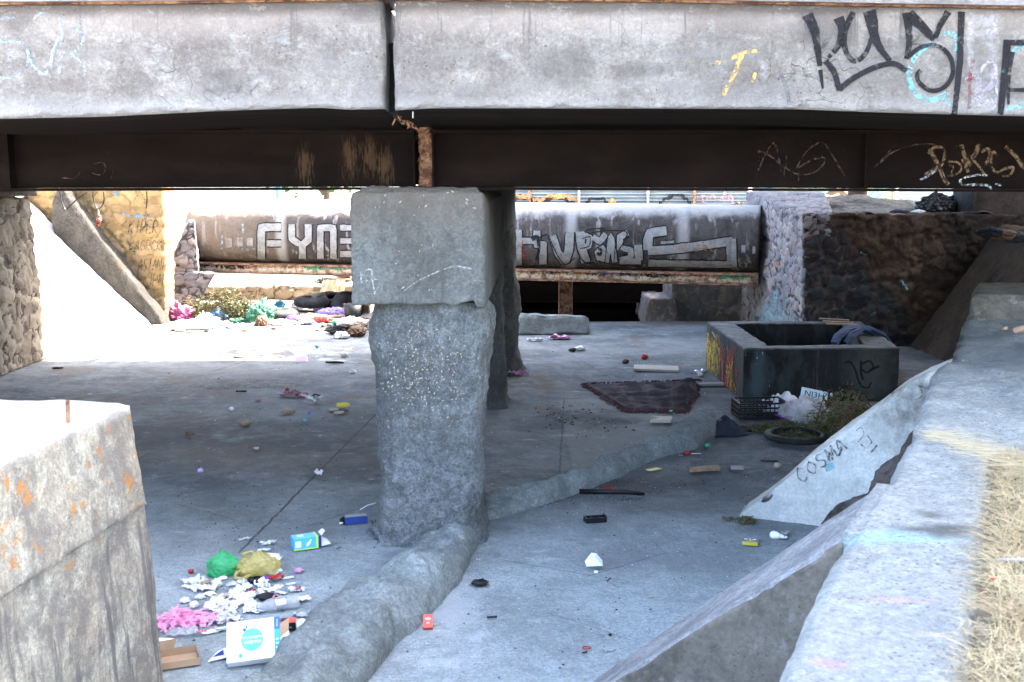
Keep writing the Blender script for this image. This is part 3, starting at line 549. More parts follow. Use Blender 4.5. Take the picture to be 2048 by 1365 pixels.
for nm, a, b, k in (('deck_slab', -8.2, XJ0, 1), ('deck_slab', XJ1, 8.2, 2)):
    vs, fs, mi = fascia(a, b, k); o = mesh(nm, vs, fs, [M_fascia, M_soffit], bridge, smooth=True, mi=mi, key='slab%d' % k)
MB().box((XJ0 - .1, FY + .25, 2.98), (XJ1 + .1, 16.1, 3.4)).build('joint_filler', M_black, bridge)
# lip + brown strip under it that draws the shadow gap
for a, b in ((-8.2, XJ0 + .01), (XJ1 - .005, 8.2)):
    n = 40; vs = []; 
    for i in range(n + 1):
        x = a + (b - a) * i / n; z = ftop(x)
        vs += [Vector((x, FY - .06, z + .012)), Vector((x, FY + .5, z + .012)), Vector((x, FY + .5, z + .3)), Vector((x, FY - .06, z + .3))]
    fs = [(i * 4 + j, (i + 1) * 4 + j, (i + 1) * 4 + (j + 1) % 4, i * 4 + (j + 1) % 4) for i in range(n) for j in range(4)] + [(0, 1, 2, 3), tuple(n * 4 + k for k in (3, 2, 1, 0))]
    mesh('edge_kerb', vs, fs, M_lip, bridge)
    vs2 = [Vector((v.x, v.y + (.035 if abs(v.y - FY + .06) < .01 else -.1), v.z - (.012 if i % 4 < 2 else .3 - .012))) for i, v in enumerate(vs)]
    mesh('shadow_gap_strip', vs2, fs, M_rust, bridge)
# girders
GY = 7.6
def gz_(px, py): return P(px, py, Y=GY).z
zt = 2.91
def girder(xa, za, xb, zb, Y, parent, key=None):
    m = MB()
    def bar(y0, y1, t0, t1):
        vs = [(xa, y0, t0(za)), (xb, y0, t0(zb)), (xb, y1, t0(zb)), (xa, y1, t0(za)), (xa, y0, t1(za)), (xb, y0, t1(zb)), (xb, y1, t1(zb)), (xa, y1, t1(za))]
        m.add(vs, [(3, 2, 1, 0), (4, 5, 6, 7), (0, 1, 5, 4), (1, 2, 6, 5), (2, 3, 7, 6), (3, 0, 4, 7)])
    bar(Y - .006, Y + .006, lambda z: z + .02, lambda z: zt - .02)
    bar(Y - .11, Y + .11, lambda z: z, lambda z: z + .018)
    bar(Y - .11, Y + .11, lambda z: zt - .02, lambda z: zt)
    return m.build('girder', M_steel, parent, key=key)
xl = P(832, 370, Y=GY).x; xr = P(864, 370, Y=GY).x
zl0, zl1 = P(0, 382, Y=GY - .11).z, P(832, 377, Y=GY - .11).z; zr0, zr1 = P(864, 378, Y=GY - .11).z, P(2048, 387, Y=GY - .11).z
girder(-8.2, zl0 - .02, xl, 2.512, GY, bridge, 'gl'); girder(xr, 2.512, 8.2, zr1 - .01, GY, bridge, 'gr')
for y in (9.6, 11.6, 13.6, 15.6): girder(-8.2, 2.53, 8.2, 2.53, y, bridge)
def stiff(px, wd, dy=.1):
    x = P(px, 320, Y=GY).x; return MB().box((x, GY - dy, 2.50 if px < 700 else 2.53), (x + wd, GY - .006, 2.889)).build('stiffener', M_steel, bridge)
for px, wd in ((10, .07), (828, .012), (866, .012), (1722, .012)): stiff(px, wd)
for px in (250, 480): pass
xd0, xd1 = P(838, 320, Y=GY).x, P(862, 320, Y=GY).x
db = MB(); rr = random.Random(4)
vs, fs, E = hexa(bx(xd0, xd1 + .01, GY - .03, GY + .05, 2.53, 2.93), .02); vs = rough(vs, fs, E, .02, 12, .01); db.add(vs, fs)
for _ in range(60):
    p = Vector((rr.uniform(xd0, xd1), GY - .045, rr.uniform(2.53, 2.93))); d = Vector((rr.uniform(-.02, .02), rr.uniform(-.02, .005), rr.uniform(-.035, .035))); db.tube([p, p + d * .5 + Vector((.004, 0, 0)), p + d], .003, 4)
for _ in range(26):
    t = rr.random(); p = P(790 + 60 * t, 232 + 30 * t + rr.uniform(-6, 6), Y=7.0 + .5 * t); db.tube([p, p + Vector((rr.uniform(-.03, .03), 0, rr.uniform(-.05, .01)))], .006, 4)
db.build('packed_debris', M_rust, bridge)
# graffiti on the slab edges
def sw(*p): return list(p)
strokes('slab1', bridge, G_sky, [(sw((-5, 84), (25, 84), (50, 90), (58, 118), (48, 142), (20, 156), (-5, 157)), 6), (sw((-5, 46), (10, 37), (30, 38)), 5), (sw((68, 40), (80, 28), (95, 30), (100, 42)), 5), (sw((60, 118), (72, 138), (88, 150), (100, 133), (106, 105), (114, 88)), 6),
                                 (sw((116, 33), (124, 55), (122, 95), (118, 150)), 6), (sw((170, 35), (150, 55), (145, 58), (166, 68), (164, 88), (148, 105), (120, 112)), 5), (sw((140, 106), (160, 122), (170, 135), (168, 152)), 5)])
strokes('slab2', bridge, G_cyn, [(sw((1880, 72), (1898, 67), (1911, 76), (1913, 100), (1902, 118)), 10), (sw((1866, 86), (1838, 105), (1822, 130), (1818, 155), (1830, 187), (1859, 201), (1887, 192), (1892, 186)), (9, 12)), (sw((1884, 193), (1896, 205), (1904, 212)), 7), (sw((2060, 84), (2030, 100), (2012, 128), (2006, 150)), 9), (sw((2060, 190), (2040, 213), (2010, 218)), 8)], .0030)
strokes('slab2', bridge, G_wht2, [(sw((1935, 45 + k * 26), (1995, 40 + k * 27)), 24, False) for k in range(7)] , .0025)
strokes('slab2', bridge, G_yel, [(sw((1462, 118), (1485, 106), (1514, 102)), 7), (sw((1484, 108), (1472, 140), (1460, 165), (1445, 192)), (10, 8)), (sw((1511, 146), (1503, 165)), 6), (sw((1431, 123), (1440, 127)), 8)])
strokes('slab2', bridge, G_gry, [(sw((1560, 150), (1572, 152)), 8), (sw((1562, 152), (1572, 175), (1578, 207)), 8), (sw((1612, 152), (1628, 150)), 7), (sw((1570, 148), (1590, 147)), 4), (sw((1612, 28), (1620, 60), (1640, 60)), 16)])
strokes('slab2', bridge, G_lil, [(sw((1962, 175), (1960, 145), (1975, 125), (1988, 130), (1990, 150), (1970, 180), (1955, 195), (1958, 212)), 6), (sw((1990, 160), (1975, 185), (1962, 205)), 6), (sw((1930, 160), (1950, 150)), 6), (sw((1992, 170), (1992, 200), (1980, 222)), 6)], .0045)
strokes('slab2', bridge, G_mar, [(sw((1946, 120), (1940, 150), (1939, 180), (1938, 218)), (8, 6)), (sw((1932, 160), (1950, 156)), 6)], .005)
strokes('slab2', bridge, G_blk, [(sw((1614, 30), (1628, 60), (1634, 95), (1640, 140), (1645, 178)), (24, 4)), (sw((1676, 36), (1684, 60), (1676, 92), (1656, 116)), (22, 8)), (sw((1650, 122), (1668, 146), (1678, 182)), (13, 11)), (sw((1678, 180), (1706, 157), (1748, 136), (1786, 128), (1812, 142)), (11, 11)),
                                 (sw((1706, 25), (1690, 62), (1690, 100), (1708, 123), (1730, 108), (1744, 72)), (12, 9)), (sw((1738, 22), (1744, 50), (1748, 72), (1760, 98), (1782, 126)), (28, 9)), (sw((1812, 26), (1818, 79), (1812, 119)), (18, 10)), (sw((1816, 30), (1842, 52), (1868, 80)), (26, 12), False), (sw((1868, 80), (1880, 50), (1896, 24)), (10, 14), False),
                                 (sw((1812, 117), (1840, 96), (1872, 92), (1898, 112), (1905, 146), (1889, 174), (1862, 182), (1838, 166), (1834, 150), (1841, 141)), (9, 9)), (sw((1922, 24), (1919, 127), (1908, 228)), (14, 11), False),
                                 (sw((2014, 82), (2008, 150), (2000, 228)), (16, 12), False), (sw((2006, 86), (2070, 86)), 12, False), (sw((2022, 104), (2016, 150), (2016, 210)), (14, 5)), (sw((2016, 180), (2070, 181)), 8, False)], .0065)
strokes('gr', bridge, G_tan, [(sw((1859, 298), (1878, 335), (1888, 358), (1897, 370)), 8), (sw((1856, 308), (1870, 295), (1886, 298), (1888, 315), (1882, 331), (1862, 342), (1850, 350)), 6), (sw((1897, 324), (1916, 326), (1922, 340), (1910, 350), (1896, 352)), 4), (sw((1898, 331), (1906, 334), (1902, 348)), 3),
                              (sw((1922, 290), (1930, 315), (1942, 332)), 8), (sw((1938, 312), (1955, 330), (1970, 350)), 5), (sw((1957, 288), (1952, 305), (1944, 317)), 9), (sw((1962, 305), (1975, 298), (1980, 310), (1970, 330)), 6), (sw((1996, 312), (1986, 304), (1982, 322), (1990, 345), (2010, 338), (2026, 335), (2020, 350), (2004, 353)), 5), (sw((2010, 294), (2030, 312), (2048, 338)), 8), (sw((1925, 318), (1936, 345)), 7)], .003)
strokes('gr', bridge, G_chalk, [(sw((1840, 360), (1860, 350), (1872, 340)), 4), (sw((1918, 362), (1935, 354), (1960, 350), (1975, 352)), 4), (sw((1918, 362), (1928, 370), (1955, 370), (1976, 372), (1982, 380)), 5), (sw((1990, 368), (2004, 372)), 4)], .0045)
strokes('gr', bridge, G_pur, [(sw((1516, 342), (1530, 310), (1547, 286), (1556, 310), (1563, 345)), 3), (sw((1516, 302), (1540, 312), (1570, 336), (1600, 350), (1630, 344), (1648, 326), (1645, 315), (1620, 322), (1594, 338)), 3), (sw((1592, 338), (1612, 305), (1642, 285), (1660, 305), (1690, 352)), 3), (sw((1568, 336), (1568, 368)), 2), (sw((1597, 345), (1597, 362)), 2), (sw((1572, 310), (1572, 336)), 2), (sw((1516, 302), (1518, 322)), 2), (sw((1760, 326), (1790, 302), (1840, 288), (1870, 290)), 3), (sw((1735, 350), (1790, 290)), 2)], .003)
strokes('gl', bridge, G_pur, [(sw((125, 356), (145, 357), (160, 348)), 3), (sw((188, 328), (205, 325), (212, 338), (200, 350), (185, 346)), 2), (sw((230, 330), (222, 358)), 2), (sw((430, 335), (445, 325)), 2)], .003)
# dangling white string under the joint
MB().tube([P(826, 216, Y=6.7), P(826, 236, Y=6.8)], .004, 5).build('dangling_strip', M_white, bridge)
# ================================================================== PIERS (one long row of columns under a cap beam)
pier = thing('bridge_pier', 'central concrete pier with square cap and rough tapering column carrying the girders', 'pier', (-.6, 7.9, 0))
cy = 7.42
c = [P(702, 612, Y=cy), P(972, 618, Y=cy)]; tz = 2.508
xa, xb = c[0].x, c[1].x; zb_ = P(850, 612, Y=cy).z
vs, fs, E = hexa([(xa, cy, zb_), (xb, cy, zb_), (xb + .08, 11.2, zb_), (xa + .05, 11.2, zb_), (xa, cy, tz), (xb, cy, tz), (xb + .08, 11.2, tz), (xa + .05, 11.2, tz)], .03, (.03, .08, .03))
vs = rough(vs, fs, E, .005, 3, .014, 3)
for p in vs:
    k = max(0, 1 - (p - Vector((xa, cy, tz))).xz.length / .14) if False else 0
    dx = min(p.x - xa, xb - p.x); dz = tz - p.z
    if dx < .07 and dz < .07:                                  # knocked-off upper corners
        q = ((.07 - dx) ** 2 + (.07 - dz) ** 2) ** .5
        if q > .07: s = .07 / q; ex = (.07 - dx) * (1 - s); ez = (.07 - dz) * (1 - s); p.x += ex if p.x - xa < xb - p.x else -ex; p.z -= ez
    if p.z < zb_ + .03: p.z += .03 * nz((p.x, 0, 0), 7) + (-.035 if p.x > xb - .08 else (.02 if p.x > xb - .2 else 0))
mesh('cap_beam', vs, fs, M_cap, pier, smooth=True, key='cap')
vs, fs, E = hexa([(xa + .05, cy + .004, 2.49), (xb - .04, cy + .004, 2.49), (xb - .04, cy + .066, 2.49), (xa + .05, cy + .066, 2.49), (xa + .08, cy + .02, 2.532), (xb - .06, cy + .02, 2.53), (xb - .06, cy + .066, 2.53), (xa + .08, cy + .066, 2.535)], .012)
mesh('debris_ridge', rough(vs, fs, E, .012, 9, .01, 4), fs, M_rust if False else M_pier, pier, smooth=True)
block('rear_cap_beam', [(xa + .05, 11.2, 1.95), (xb + .08, 11.2, 1.95), (xb + .23, 15.2, 1.95), (xa + .1, 15.2, 1.95), (xa + .05, 11.2, tz), (xb + .08, 11.2, tz), (xb + .23, 15.2, tz), (xa + .1, 15.2, tz)], M_cap, pier, step=.07, wear=.03, amp=.01)
def column(name, prof, y0, y1, seed, amp=.022, mat=None, exp=4.0, key=None, n=120, dz=.022):
    """prof: (z, xleft, xright); rounded-rectangle section between y0 and y1"""
    vs = []; fs = []; zs = []; z = prof[0][0]; top = prof[-1][0]
    while z < top: zs.append(z); z += dz
    zs.append(top)
    for z in zs:
        for a, b in zip(prof, prof[1:]):
            if a[0] <= z <= b[0]: t = (z - a[0]) / (b[0] - a[0]); t = t * t * (3 - 2 * t); xl_, xr_ = a[1] + (b[1] - a[1]) * t, a[2] + (b[2] - a[2]) * t; break
        cx, hx = (xl_ + xr_) / 2, (xr_ - xl_) / 2; cyy, hy = (y0 + y1) / 2, (y1 - y0) / 2; fl = max(0, .06 - z) * .2
        for k in range(n):
            g = 2 * math.pi * k / n; ca, sa = math.cos(g), math.sin(g)
            x = math.copysign(abs(ca) ** (2 / exp), ca); y = math.copysign(abs(sa) ** (2 / exp), sa)
            p = Vector((cx + x * hx, cyy + y * hy, z)); nrm = Vector((ca, sa, 0))
            d = amp * fr(p, 1.8, 6, seed) * 1.2 + amp * .5 * fr(p, 7, 4, seed + 1) + .006 * nz(p, 24, seed) + fl * (1 + .6 * nz(p, 6))
            vs.append(p + nrm * d)
    for i in range(len(zs) - 1):
        for k in range(n): fs.append((i * n + k, i * n + (k + 1) % n, (i + 1) * n + (k + 1) % n, (i + 1) * n + k))
    fs.append(tuple((len(zs) - 1) * n + k for k in range(n)))
    return mesh(name, vs, fs, mat or M_pier, pier, smooth=True, key=key)
X = lambda px, py, Y=7.62: P(px, py, Y=Y).x
pf = [(-.05, X(752, 1085), X(972, 1060)), (.25, X(758, 1010), X(964, 1000)), (.75, X(750, 850), X(968, 860)), (1.2, X(747, 740), X(972, 740)), (1.38, X(742, 700), X(974, 700)), (1.56, X(738, 655), X(987, 650)), (1.66, X(742, 625), X(984, 625)), (1.74, X(752, 600), X(970, 600))]
column('column', pf, 7.5, 8.35, 2, .032, key='col', n=170, dz=.015)
for k_, (px_, py_, r_, s_) in enumerate(((800, 1078, .15, 3), (862, 1085, .10, 8), (770, 1062, .09, 5))):
    c_ = P(px_, py_, z=0); m = MB(); m.ico(4, lambda v: c_ + Vector((v.x * r_ * 1.3, v.y * r_, v.z * r_ * .8)) * (1 + .55 * fr(v * 1.1 + Vector((s_, 0, 0)), 1, 5))); m.build('broken_foot', M_pier, pier, smooth=True)
x2 = P(1012, 760, Y=12.4).x; column('column', [(-.05, x2 - .85, x2 + .06), (.12, x2 - .8, x2), (1.0, x2 - .8, x2 - .02), (1.7, x2 - .8, x2 - .05), (2.0, x2 - .8, x2 + .0)], 12.1, 12.9, 5, .05, n=90, dz=.05)
x3 = P(1036, 700, Y=14.9).x; column('column', [(-.05, x3 - .85, x3 + .14), (.10, x3 - .8, x3 + .05), (.3, x3 - .8, x3), (1.1, x3 - .8, x3 - .02), (1.7, x3 - .8, x3 - .07), (2.3, x3 - .8, x3 - .14), (2.5, x3 - .8, x3 - .1)], 14.2, 15.3, 8, .05, n=90, dz=.05)
strokes('cap', pier, G_chalk, [(sw((722, 542), (722, 560), (724, 575)), 2), (sw((728, 572), (722, 560), (730, 543), (742, 540), (745, 560), (750, 590)), 2), (sw((722, 566), (740, 560), (758, 561), (756, 575), (748, 588)), 2), (sw((735, 586), (748, 590)), 2), (sw((808, 582), (840, 560), (880, 542), (910, 533), (938, 537), (950, 543)), (1.5, 3))], .004)
sd = MB(); rr = random.Random(9)                                # seeds and leaves stuck on the concrete
for _ in range(420):
    top = rr.random() < .12
    px, py = (rr.uniform(725, 955), rr.uniform(378, 600)) if top else (rr.gauss(840, 48), rr.gauss(745, 62))
    if not top and not (752 < px < 930 and 640 < py < 870): continue
    h = BV['cap' if top else 'col'].ray_cast(Vector((0, 0, CAMZ)), ray(px, py))
    if h[0] is None or (top and py > 420 and rr.random() < .7): continue
    q = h[0] - h[1] * -.004 if h[1].y < 0 else h[0]; L_ = rr.uniform(.004, .012) * (1.4 if top else 1); a = rr.uniform(0, 3.1); t = Vector((math.cos(a), 0, math.sin(a))) * L_; b = Vector((-math.sin(a), 0, math.cos(a))) * L_ * .4
    n_ = Vector((0, -.006, 0)); sd.add([q - t, q + b + n_, q + t, q - b + n_], [(0, 1, 2, 3)])
sd.build('stuck_seeds', M_beige, pier)
# ================================================================== LOW MORTAR KERBS ON THE FLOOR
def berm(name, lab, rows, mat, h, seed):
    """rows: (left px, left py, right px, right py, height) ground points"""
    L = [P(r[0], r[1], z=0) for r in rows]; Q = [P(r[2], r[3], z=0) for r in rows]; H = [r[4] for r in rows]
    def at(A, t):
        i = min(len(A) - 2, int(t * (len(A) - 1))); f = t * (len(A) - 1) - i
        a = A[max(0, i - 1)]; b = A[i]; c = A[i + 1]; d = A[min(len(A) - 1, i + 2)]
        return .5 * ((2 * b) + (c - a) * f + (2 * a - 5 * b + 4 * c - d) * f * f + (3 * b - a - 3 * c + d) * f ** 3)
    nu, nv = 48, 240
    def f(u, v):
        a, b = at(L, v), at(Q, v); hh = at(H, v); e = min(1, min(v, 1 - v) * 14 + .15)
        p = a.lerp(b, u); z = hh * max(0, 1 - abs(2 * u - 1) ** 3.6) ** .7 * (e ** .5) * (1 + .22 * fr((v * 9, 0, seed), 1, 3))
        p.z = z - .03 if 0 < u < 1 else -.05
        if 0 < u < 1: p.z += (.045 * (.35 - abs(fr(p, 2.6, 5, seed + 2))) + .026 * fr(p, 6, 5, seed) + .008 * fr(p, 14, 3, seed)); p.x += .035 * nz(p, 4, seed); p.y += .035 * nz(p, 4, seed + 1); p.z -= .05 * max(0, nz(p, 3.2, seed + 4) - .15) * 2
        return p
    vs, fs = grid(f, nu, nv); vs = [Vector(p) for p in vs]
    o = mesh(name, vs, fs, mat, origin=at(L, .5).lerp(at(Q, .5), .5) * 1, smooth=True); return props(o, lab, 'kerb', 'rounded mortar kerbs joining the pier')
berm('mortar_kerb', 'thick rounded mortar kerb running from the pier foot towards the lower left corner', [(380, 1480, 650, 1480, .24), (500, 1385, 745, 1350, .25), (590, 1290, 800, 1290, .24), (690, 1205, 870, 1225, .23), (795, 1150, 925, 1155, .22), (850, 1098, 950, 1100, .2), (885, 1065, 955, 1068, .12)], M_berm, .25, 3)
berm('mortar_kerb', 'low rounded mortar kerb curving from the pier foot to the dark blue cloth', [(945, 1015, 960, 1045, .12), (990, 1008, 1005, 1036, .17), (1085, 985, 1112, 1003, .17), (1180, 945, 1218, 965, .16), (1275, 906, 1315, 920, .17), (1335, 882, 1395, 897, .2), (1385, 848, 1440, 868, .2), (1405, 830, 1455, 838, .1)], M_berm, .22, 7)
# ================================================================== LEFT ABUTMENT, YELLOW WALL, BUTTRESS STRIP
ab = thing('left_abutment', 'rubble stone abutment under the left end of the bridge', 'abutment', (-8.5, 12, 0))
stone('stone_face', [(-12, 13.0, 0), (-6.72, 13.0, 0), (-6.72, 15.75, 0), (-12, 15.75, 0), (-12, 13.0, 2.32), (-6.86, 13.0, 2.32), (-6.86, 15.75, 2.32), (-12, 15.75, 2.32)], M_gold, ab, step=.04, cell=.36, amp=.06, steps=(.12, .035, .035))
block('stone_rear', [(-12, 6.6, 0), (-6.75, 6.6, 0), (-6.75, 12.98, 0), (-12, 12.98, 0), (-12, 6.6, 2.32), (-6.86, 6.6, 2.32), (-6.86, 12.98, 2.32), (-12, 12.98, 2.32)], M_gold, ab, step=.2)
block('bearing_ledge', bx(-12, -6.78, 6.6, 15.85, 2.32, 2.52), M_mud, ab, step=.06, steps=(.3, .2, .04))
yw = thing('yellow_stone_wall', 'yellow rubble stone wall with black tags at the left end of the pipe', 'stone wall', (-7.3, 20.0, 0))
yb, yt = P(333, 642, Y=19.75), P(326, 370, Y=19.75)
stone('wall', [(-9.4, 19.75, -.05), (yb.x, 19.75, -.05), (yb.x - .02, 20.35, -.05), (-9.4, 20.35, -.05), (-9.4, 19.75, 2.9), (yt.x, 19.75, 2.9), (yt.x, 20.35, 2.9), (-9.4, 20.35, 2.9)], M_yellow, yw, step=.028, cell=.3, amp=.045, steps=(.028, .2, .028), key='yw', seed=3)
T = []
T += tag('KIPER', 257, 466, 24, 12, 2.2); T += [(sw((283, 440), (292, 438), (290, 452), (284, 462)), 2)]
T += tag('BAGRCK', 258, 500, 20, 11, 1.6, 2); T += [(sw((256, 480), (262, 500), (275, 505)), 2)]
T += tag('ASIANA', 276, 542, 24, 9.5, 1.8); T += tag('JPM', 294, 572, 24, 11, 1.8); T += [(sw((298, 574), (302, 590), (299, 594)), 1.5)]
strokes('yw', yw, G_blk2, T, .006)
strokes('yw', yw, G_blu, [(sw((240, 425), (262, 432), (280, 428)), 3), (sw((228, 385), (238, 395)), 4), (sw((270, 436), (305, 428)), 3), (sw((225, 480), (250, 520), (270, 540)), 1.5)], .005)
# grey inclined strip closing the sloping bank against the yellow wall
dz0 = 19.35
S = [P(a, b, Y=dz0) for a, b in ((262, 650), (325, 650), (132, 392), (104, 385))]
pts = [(104, 385), (132, 392), (160, 425), (200, 480), (250, 545), (290, 600), (325, 642), (262, 648), (258, 620), (245, 597), (200, 560), (150, 515), (108, 480), (102, 440)]
lo = [(262, 655), (256, 610), (240, 592), (200, 562), (160, 528), (125, 495), (106, 475), (102, 440), (104, 405), (112, 380)]
hi = [(330, 655), (312, 622), (290, 596), (255, 550), (225, 510), (195, 470), (170, 437), (150, 412), (138, 396), (128, 378)]
def strip(u, v, Y):
    t = v * (len(lo) - 1); i = min(len(lo) - 2, int(t)); f = t - i
    a = Vector(lo[i]).lerp(Vector(lo[i + 1]), f); b = Vector(hi[i]).lerp(Vector(hi[i + 1]), f); q = a.lerp(b, u); return P(q.x, q.y, Y=Y)
vs, fs, E = hexa(bx(0, 1, 0, 1, 0, 1), .1, (.125, .25, .0125)); V = []
for p in vs:
    q = strip(p.x, p.z, dz0); q.y += p.y * .42; V.append(q)
V = rough(V, fs, E, .03, 2.5, .02, 4)
props(mesh('buttress_strip', V, fs, concrete('buttress stonework', (.03, .027, .024), (.085, .077, .07), (.06, .048, .036), 3, 1, .3, bs=1.8, grain=.4), origin=tuple(P(290, 650, Y=dz0)), smooth=True), 'grey inclined masonry buttress leaning across the front of the yellow wall', 'buttress')
# wires and toy hanging in front of the yellow wall
hw = MB()
for pl in ([(120, 383), (124, 405), (132, 420), (142, 410), (158, 396), (175, 385)], [(186, 383), (187, 400), (192, 414), (197, 418), (204, 412), (208, 400), (207, 384)], [(293, 383), (294, 400), (292, 418)]):
    hw.tube([P(a, b, Y=16.3) for a, b in smooth_path(pl)], .009, 5)
props(hw.build('hanging_cable', M_blk, origin=tuple(P(190, 383, Y=16.3))), 'thin black cables looping down from the bridge before the yellow wall', 'cable')
toy = thing('hanging_toy', 'small red and white toy dangling on a string before the yellow wall', 'toy', tuple(P(198, 440, Y=16.2)))
a = P(198, 440, Y=16.2); t_ = MB(); t_.ico(2, lambda v: a + Vector((v.x * .04, v.y * .03, v.z * .07 + v.x * .02)));
for k in range(3): t_.box(a + Vector((-.05, -.02, -.09 + k * .03)), a + Vector((-.01, .02, -.07 + k * .03)))
t_.build('body', M_red, toy); MB().ico(2, lambda v: a + Vector((.015 + v.x * .028, -.022 + v.y * .02, .0 + v.z * .03))).build('face', M_beige, toy); MB().tube([a + Vector((0, 0, .06)), P(197, 418, Y=16.3)], .003, 4).build('string', M_white, toy)
# ================================================================== PIPE AND ITS SUPPORTS
PA, PB = Vector((P(384, 470, Y=22.0).x, 22.0, 0)), Vector((P(1520, 470, Y=19.35).x, 19.35, 0))
pd = (PB - PA).normalized(); pn = Vector((pd.y, -pd.x, 0)); pn = pn if pn.y < 0 else -pn
pipe = thing('pipeline', 'large stained concrete pipe with white block graffiti carried across the channel', 'pipe', tuple((PA + PB) / 2))
zT0, zT1 = P(500, 398, Y=22.0 - .6).z, P(1500, 411, Y=19.3).z; zB = .93
vs = []; fs = []; n = 56; Lp = (PB - PA).length; ns = 240
for i in range(ns + 1):
    t = i / ns; zt_ = zT0 + (zT1 - zT0) * t; e = t * Lp; rr_ = 1 if e > .35 else (max(0.02, 1 - (1 - e / .35) ** 2)) ** .5
    r = (zt_ - zB) / 2; cz = zB + r
    for k in range(n):
        g = 2 * math.pi * k / n; ca, sa = math.cos(g), math.sin(g); x = math.copysign(abs(ca) ** .86, ca); y = math.copysign(abs(sa) ** .86, sa)
        p = PA + pd * (t * Lp); p = p + pn * (x * r * rr_); p.z = cz + y * r * (rr_ if y > 0 else 1)
        q = 1 + .004 * fr(p, 3, 4); p.z = cz + (p.z - cz) * q
        if abs(((e + .4) % 2.45) - 1.2) < .03: p.z -= .008 * y; p = p - pn * x * .008
        vs.append(p)
for i in range(ns):
    for k in range(n): fs.append((i * n + k, (i + 1) * n + k, (i + 1) * n + (k + 1) % n, i * n + (k + 1) % n))
fs.append(tuple(range(n))); fs.append(tuple(ns * n + k for k in range(n - 1, -1, -1)))
mesh('pipe_barrel', vs, fs, M_pipe, pipe, smooth=True, key='pipe')
def oriented(a, b, o0, o1, z0, z1): # box between points a,b; offset along pn
    return [a + pn * o1 + Vector((0, 0, z0)), b + pn * o1 + Vector((0, 0, z0)), b + pn * o0 + Vector((0, 0, z0)), a + pn * o0 + Vector((0, 0, z0)), a + pn * o1 + Vector((0, 0, z1)), b + pn * o1 + Vector((0, 0, z1)), b + pn * o0 + Vector((0, 0, z1)), a + pn * o0 + Vector((0, 0, z1))]
zb0 = P(450, 545, Y=21.5).z; zb1 = P(1450, 562, Y=19.2).z
block('support_beam', oriented(PA + pd * .1, PB, -.5, .5, min(zb0, zb1) + .02, zB - .015), M_pbeam, pipe, step=.1, wear=.004, amp=.002, key='pbeam')
MB().add(oriented(PA, PB, -.56, .56, zB - .012, zB + .02), [(3, 2, 1, 0), (4, 5, 6, 7), (0, 1, 5, 4), (1, 2, 6, 5), (2, 3, 7, 6), (3, 0, 4, 7)]).build('beam_flange', M_rust, pipe)
MB().add(oriented(PA, PB, -.56, .56, min(zb0, zb1), min(zb0, zb1) + .016), [(3, 2, 1, 0), (4, 5, 6, 7), (0, 1, 5, 4), (1, 2, 6, 5), (2, 3, 7, 6), (3, 0, 4, 7)]).build('beam_flange', M_rust, pipe)
for px, nm in ((1131, 'post'), (726, 'post')):
    g = P(px, 640, z=0); g.y = 20.05 if px > 1000 else 21.2; g.x = P(px, 600, Y=g.y).x; m = MB(); s = .125
    m.box((g.x - s, g.y - .13, -.06), (g.x - s + .012, g.y + .13, min(zb0, zb1))); m.box((g.x + s - .012, g.y - .13, -.06), (g.x + s, g.y + .13, min(zb0, zb1))); m.box((g.x - s + .01, g.y - .006, -.06), (g.x + s - .01, g.y + .006, min(zb0, zb1))); m.box((g.x - s - .05, g.y - .15, -.06), (g.x + s + .05, g.y + .15, -.03))
    m.build(nm, M_rust, pipe)
def blk(lst): return [(a, b, False) for a, b in lst]
WL = [(sw((523, 517), (523, 455), (563, 455)), 15), (sw((534, 487), (563, 487)), 12), (sw((584, 449), (584, 478), (598, 488), (598, 492)), 13), (sw((617, 449), (617, 480), (605, 490), (605, 517)), 14), (sw((641, 517), (641, 456), (667, 456), (667, 517)), 13), (sw((681, 456), (712, 456)), 11), (sw((681, 482), (712, 482)), 11), (sw((681, 508), (712, 508)), 12)]
WR = [(sw((1037, 460), (1037, 530)), 14), (sw((1037, 482), (1070, 482)), 12), (sw((1074, 462), (1074, 490), (1090, 490)), 14), (sw((1086, 485), (1086, 528)), 15), (sw((1105, 472), (1116, 505), (1130, 524)), 15), (sw((1140, 465), (1138, 500), (1130, 524)), 17), (sw((1160, 464), (1162, 490), (1172, 524)), 17), (sw((1165, 470), (1180, 475), (1178, 492), (1165, 495)), 12),
      (sw((1186, 474), (1200, 484), (1212, 468)), 12), (sw((1200, 520), (1195, 505), (1205, 496), (1210, 510), (1203, 522)), 12), (sw((1212, 524), (1222, 472), (1230, 524)), 11), (sw((1256, 466), (1240, 474), (1240, 500)), 12), (sw((1246, 497), (1262, 500), (1262, 515), (1240, 520)), 11), (sw((1276, 490), (1278, 520)), 16), (sw((1240, 522), (1282, 522)), 12)]
WS = [(sw((1333, 462), (1300, 466), (1296, 480), (1296, 500)), 18), (sw((1296, 502), (1345, 499), (1400, 492), (1466, 482)), 17), (sw((1462, 478), (1464, 534)), 20), (sw((1297, 526), (1464, 529)), 13), (sw((1322, 486), (1348, 484)), 5)]
SQ = [(sw((452, 486), (464, 486)), 18), (sw((474, 484), (486, 484)), 18), (sw((494, 484), (506, 484)), 16), (sw((1483, 498), (1491, 498)), 15), (sw((1505, 500), (1511, 500)), 15)]
strokes('pipe', pipe, G_blk, [(a, b + 5, False) for a, b in WL + WR + WS], .006)
strokes('pipe', pipe, G_whi, [(a, b, False) for a, b in WL + WR + WS + SQ], .012)
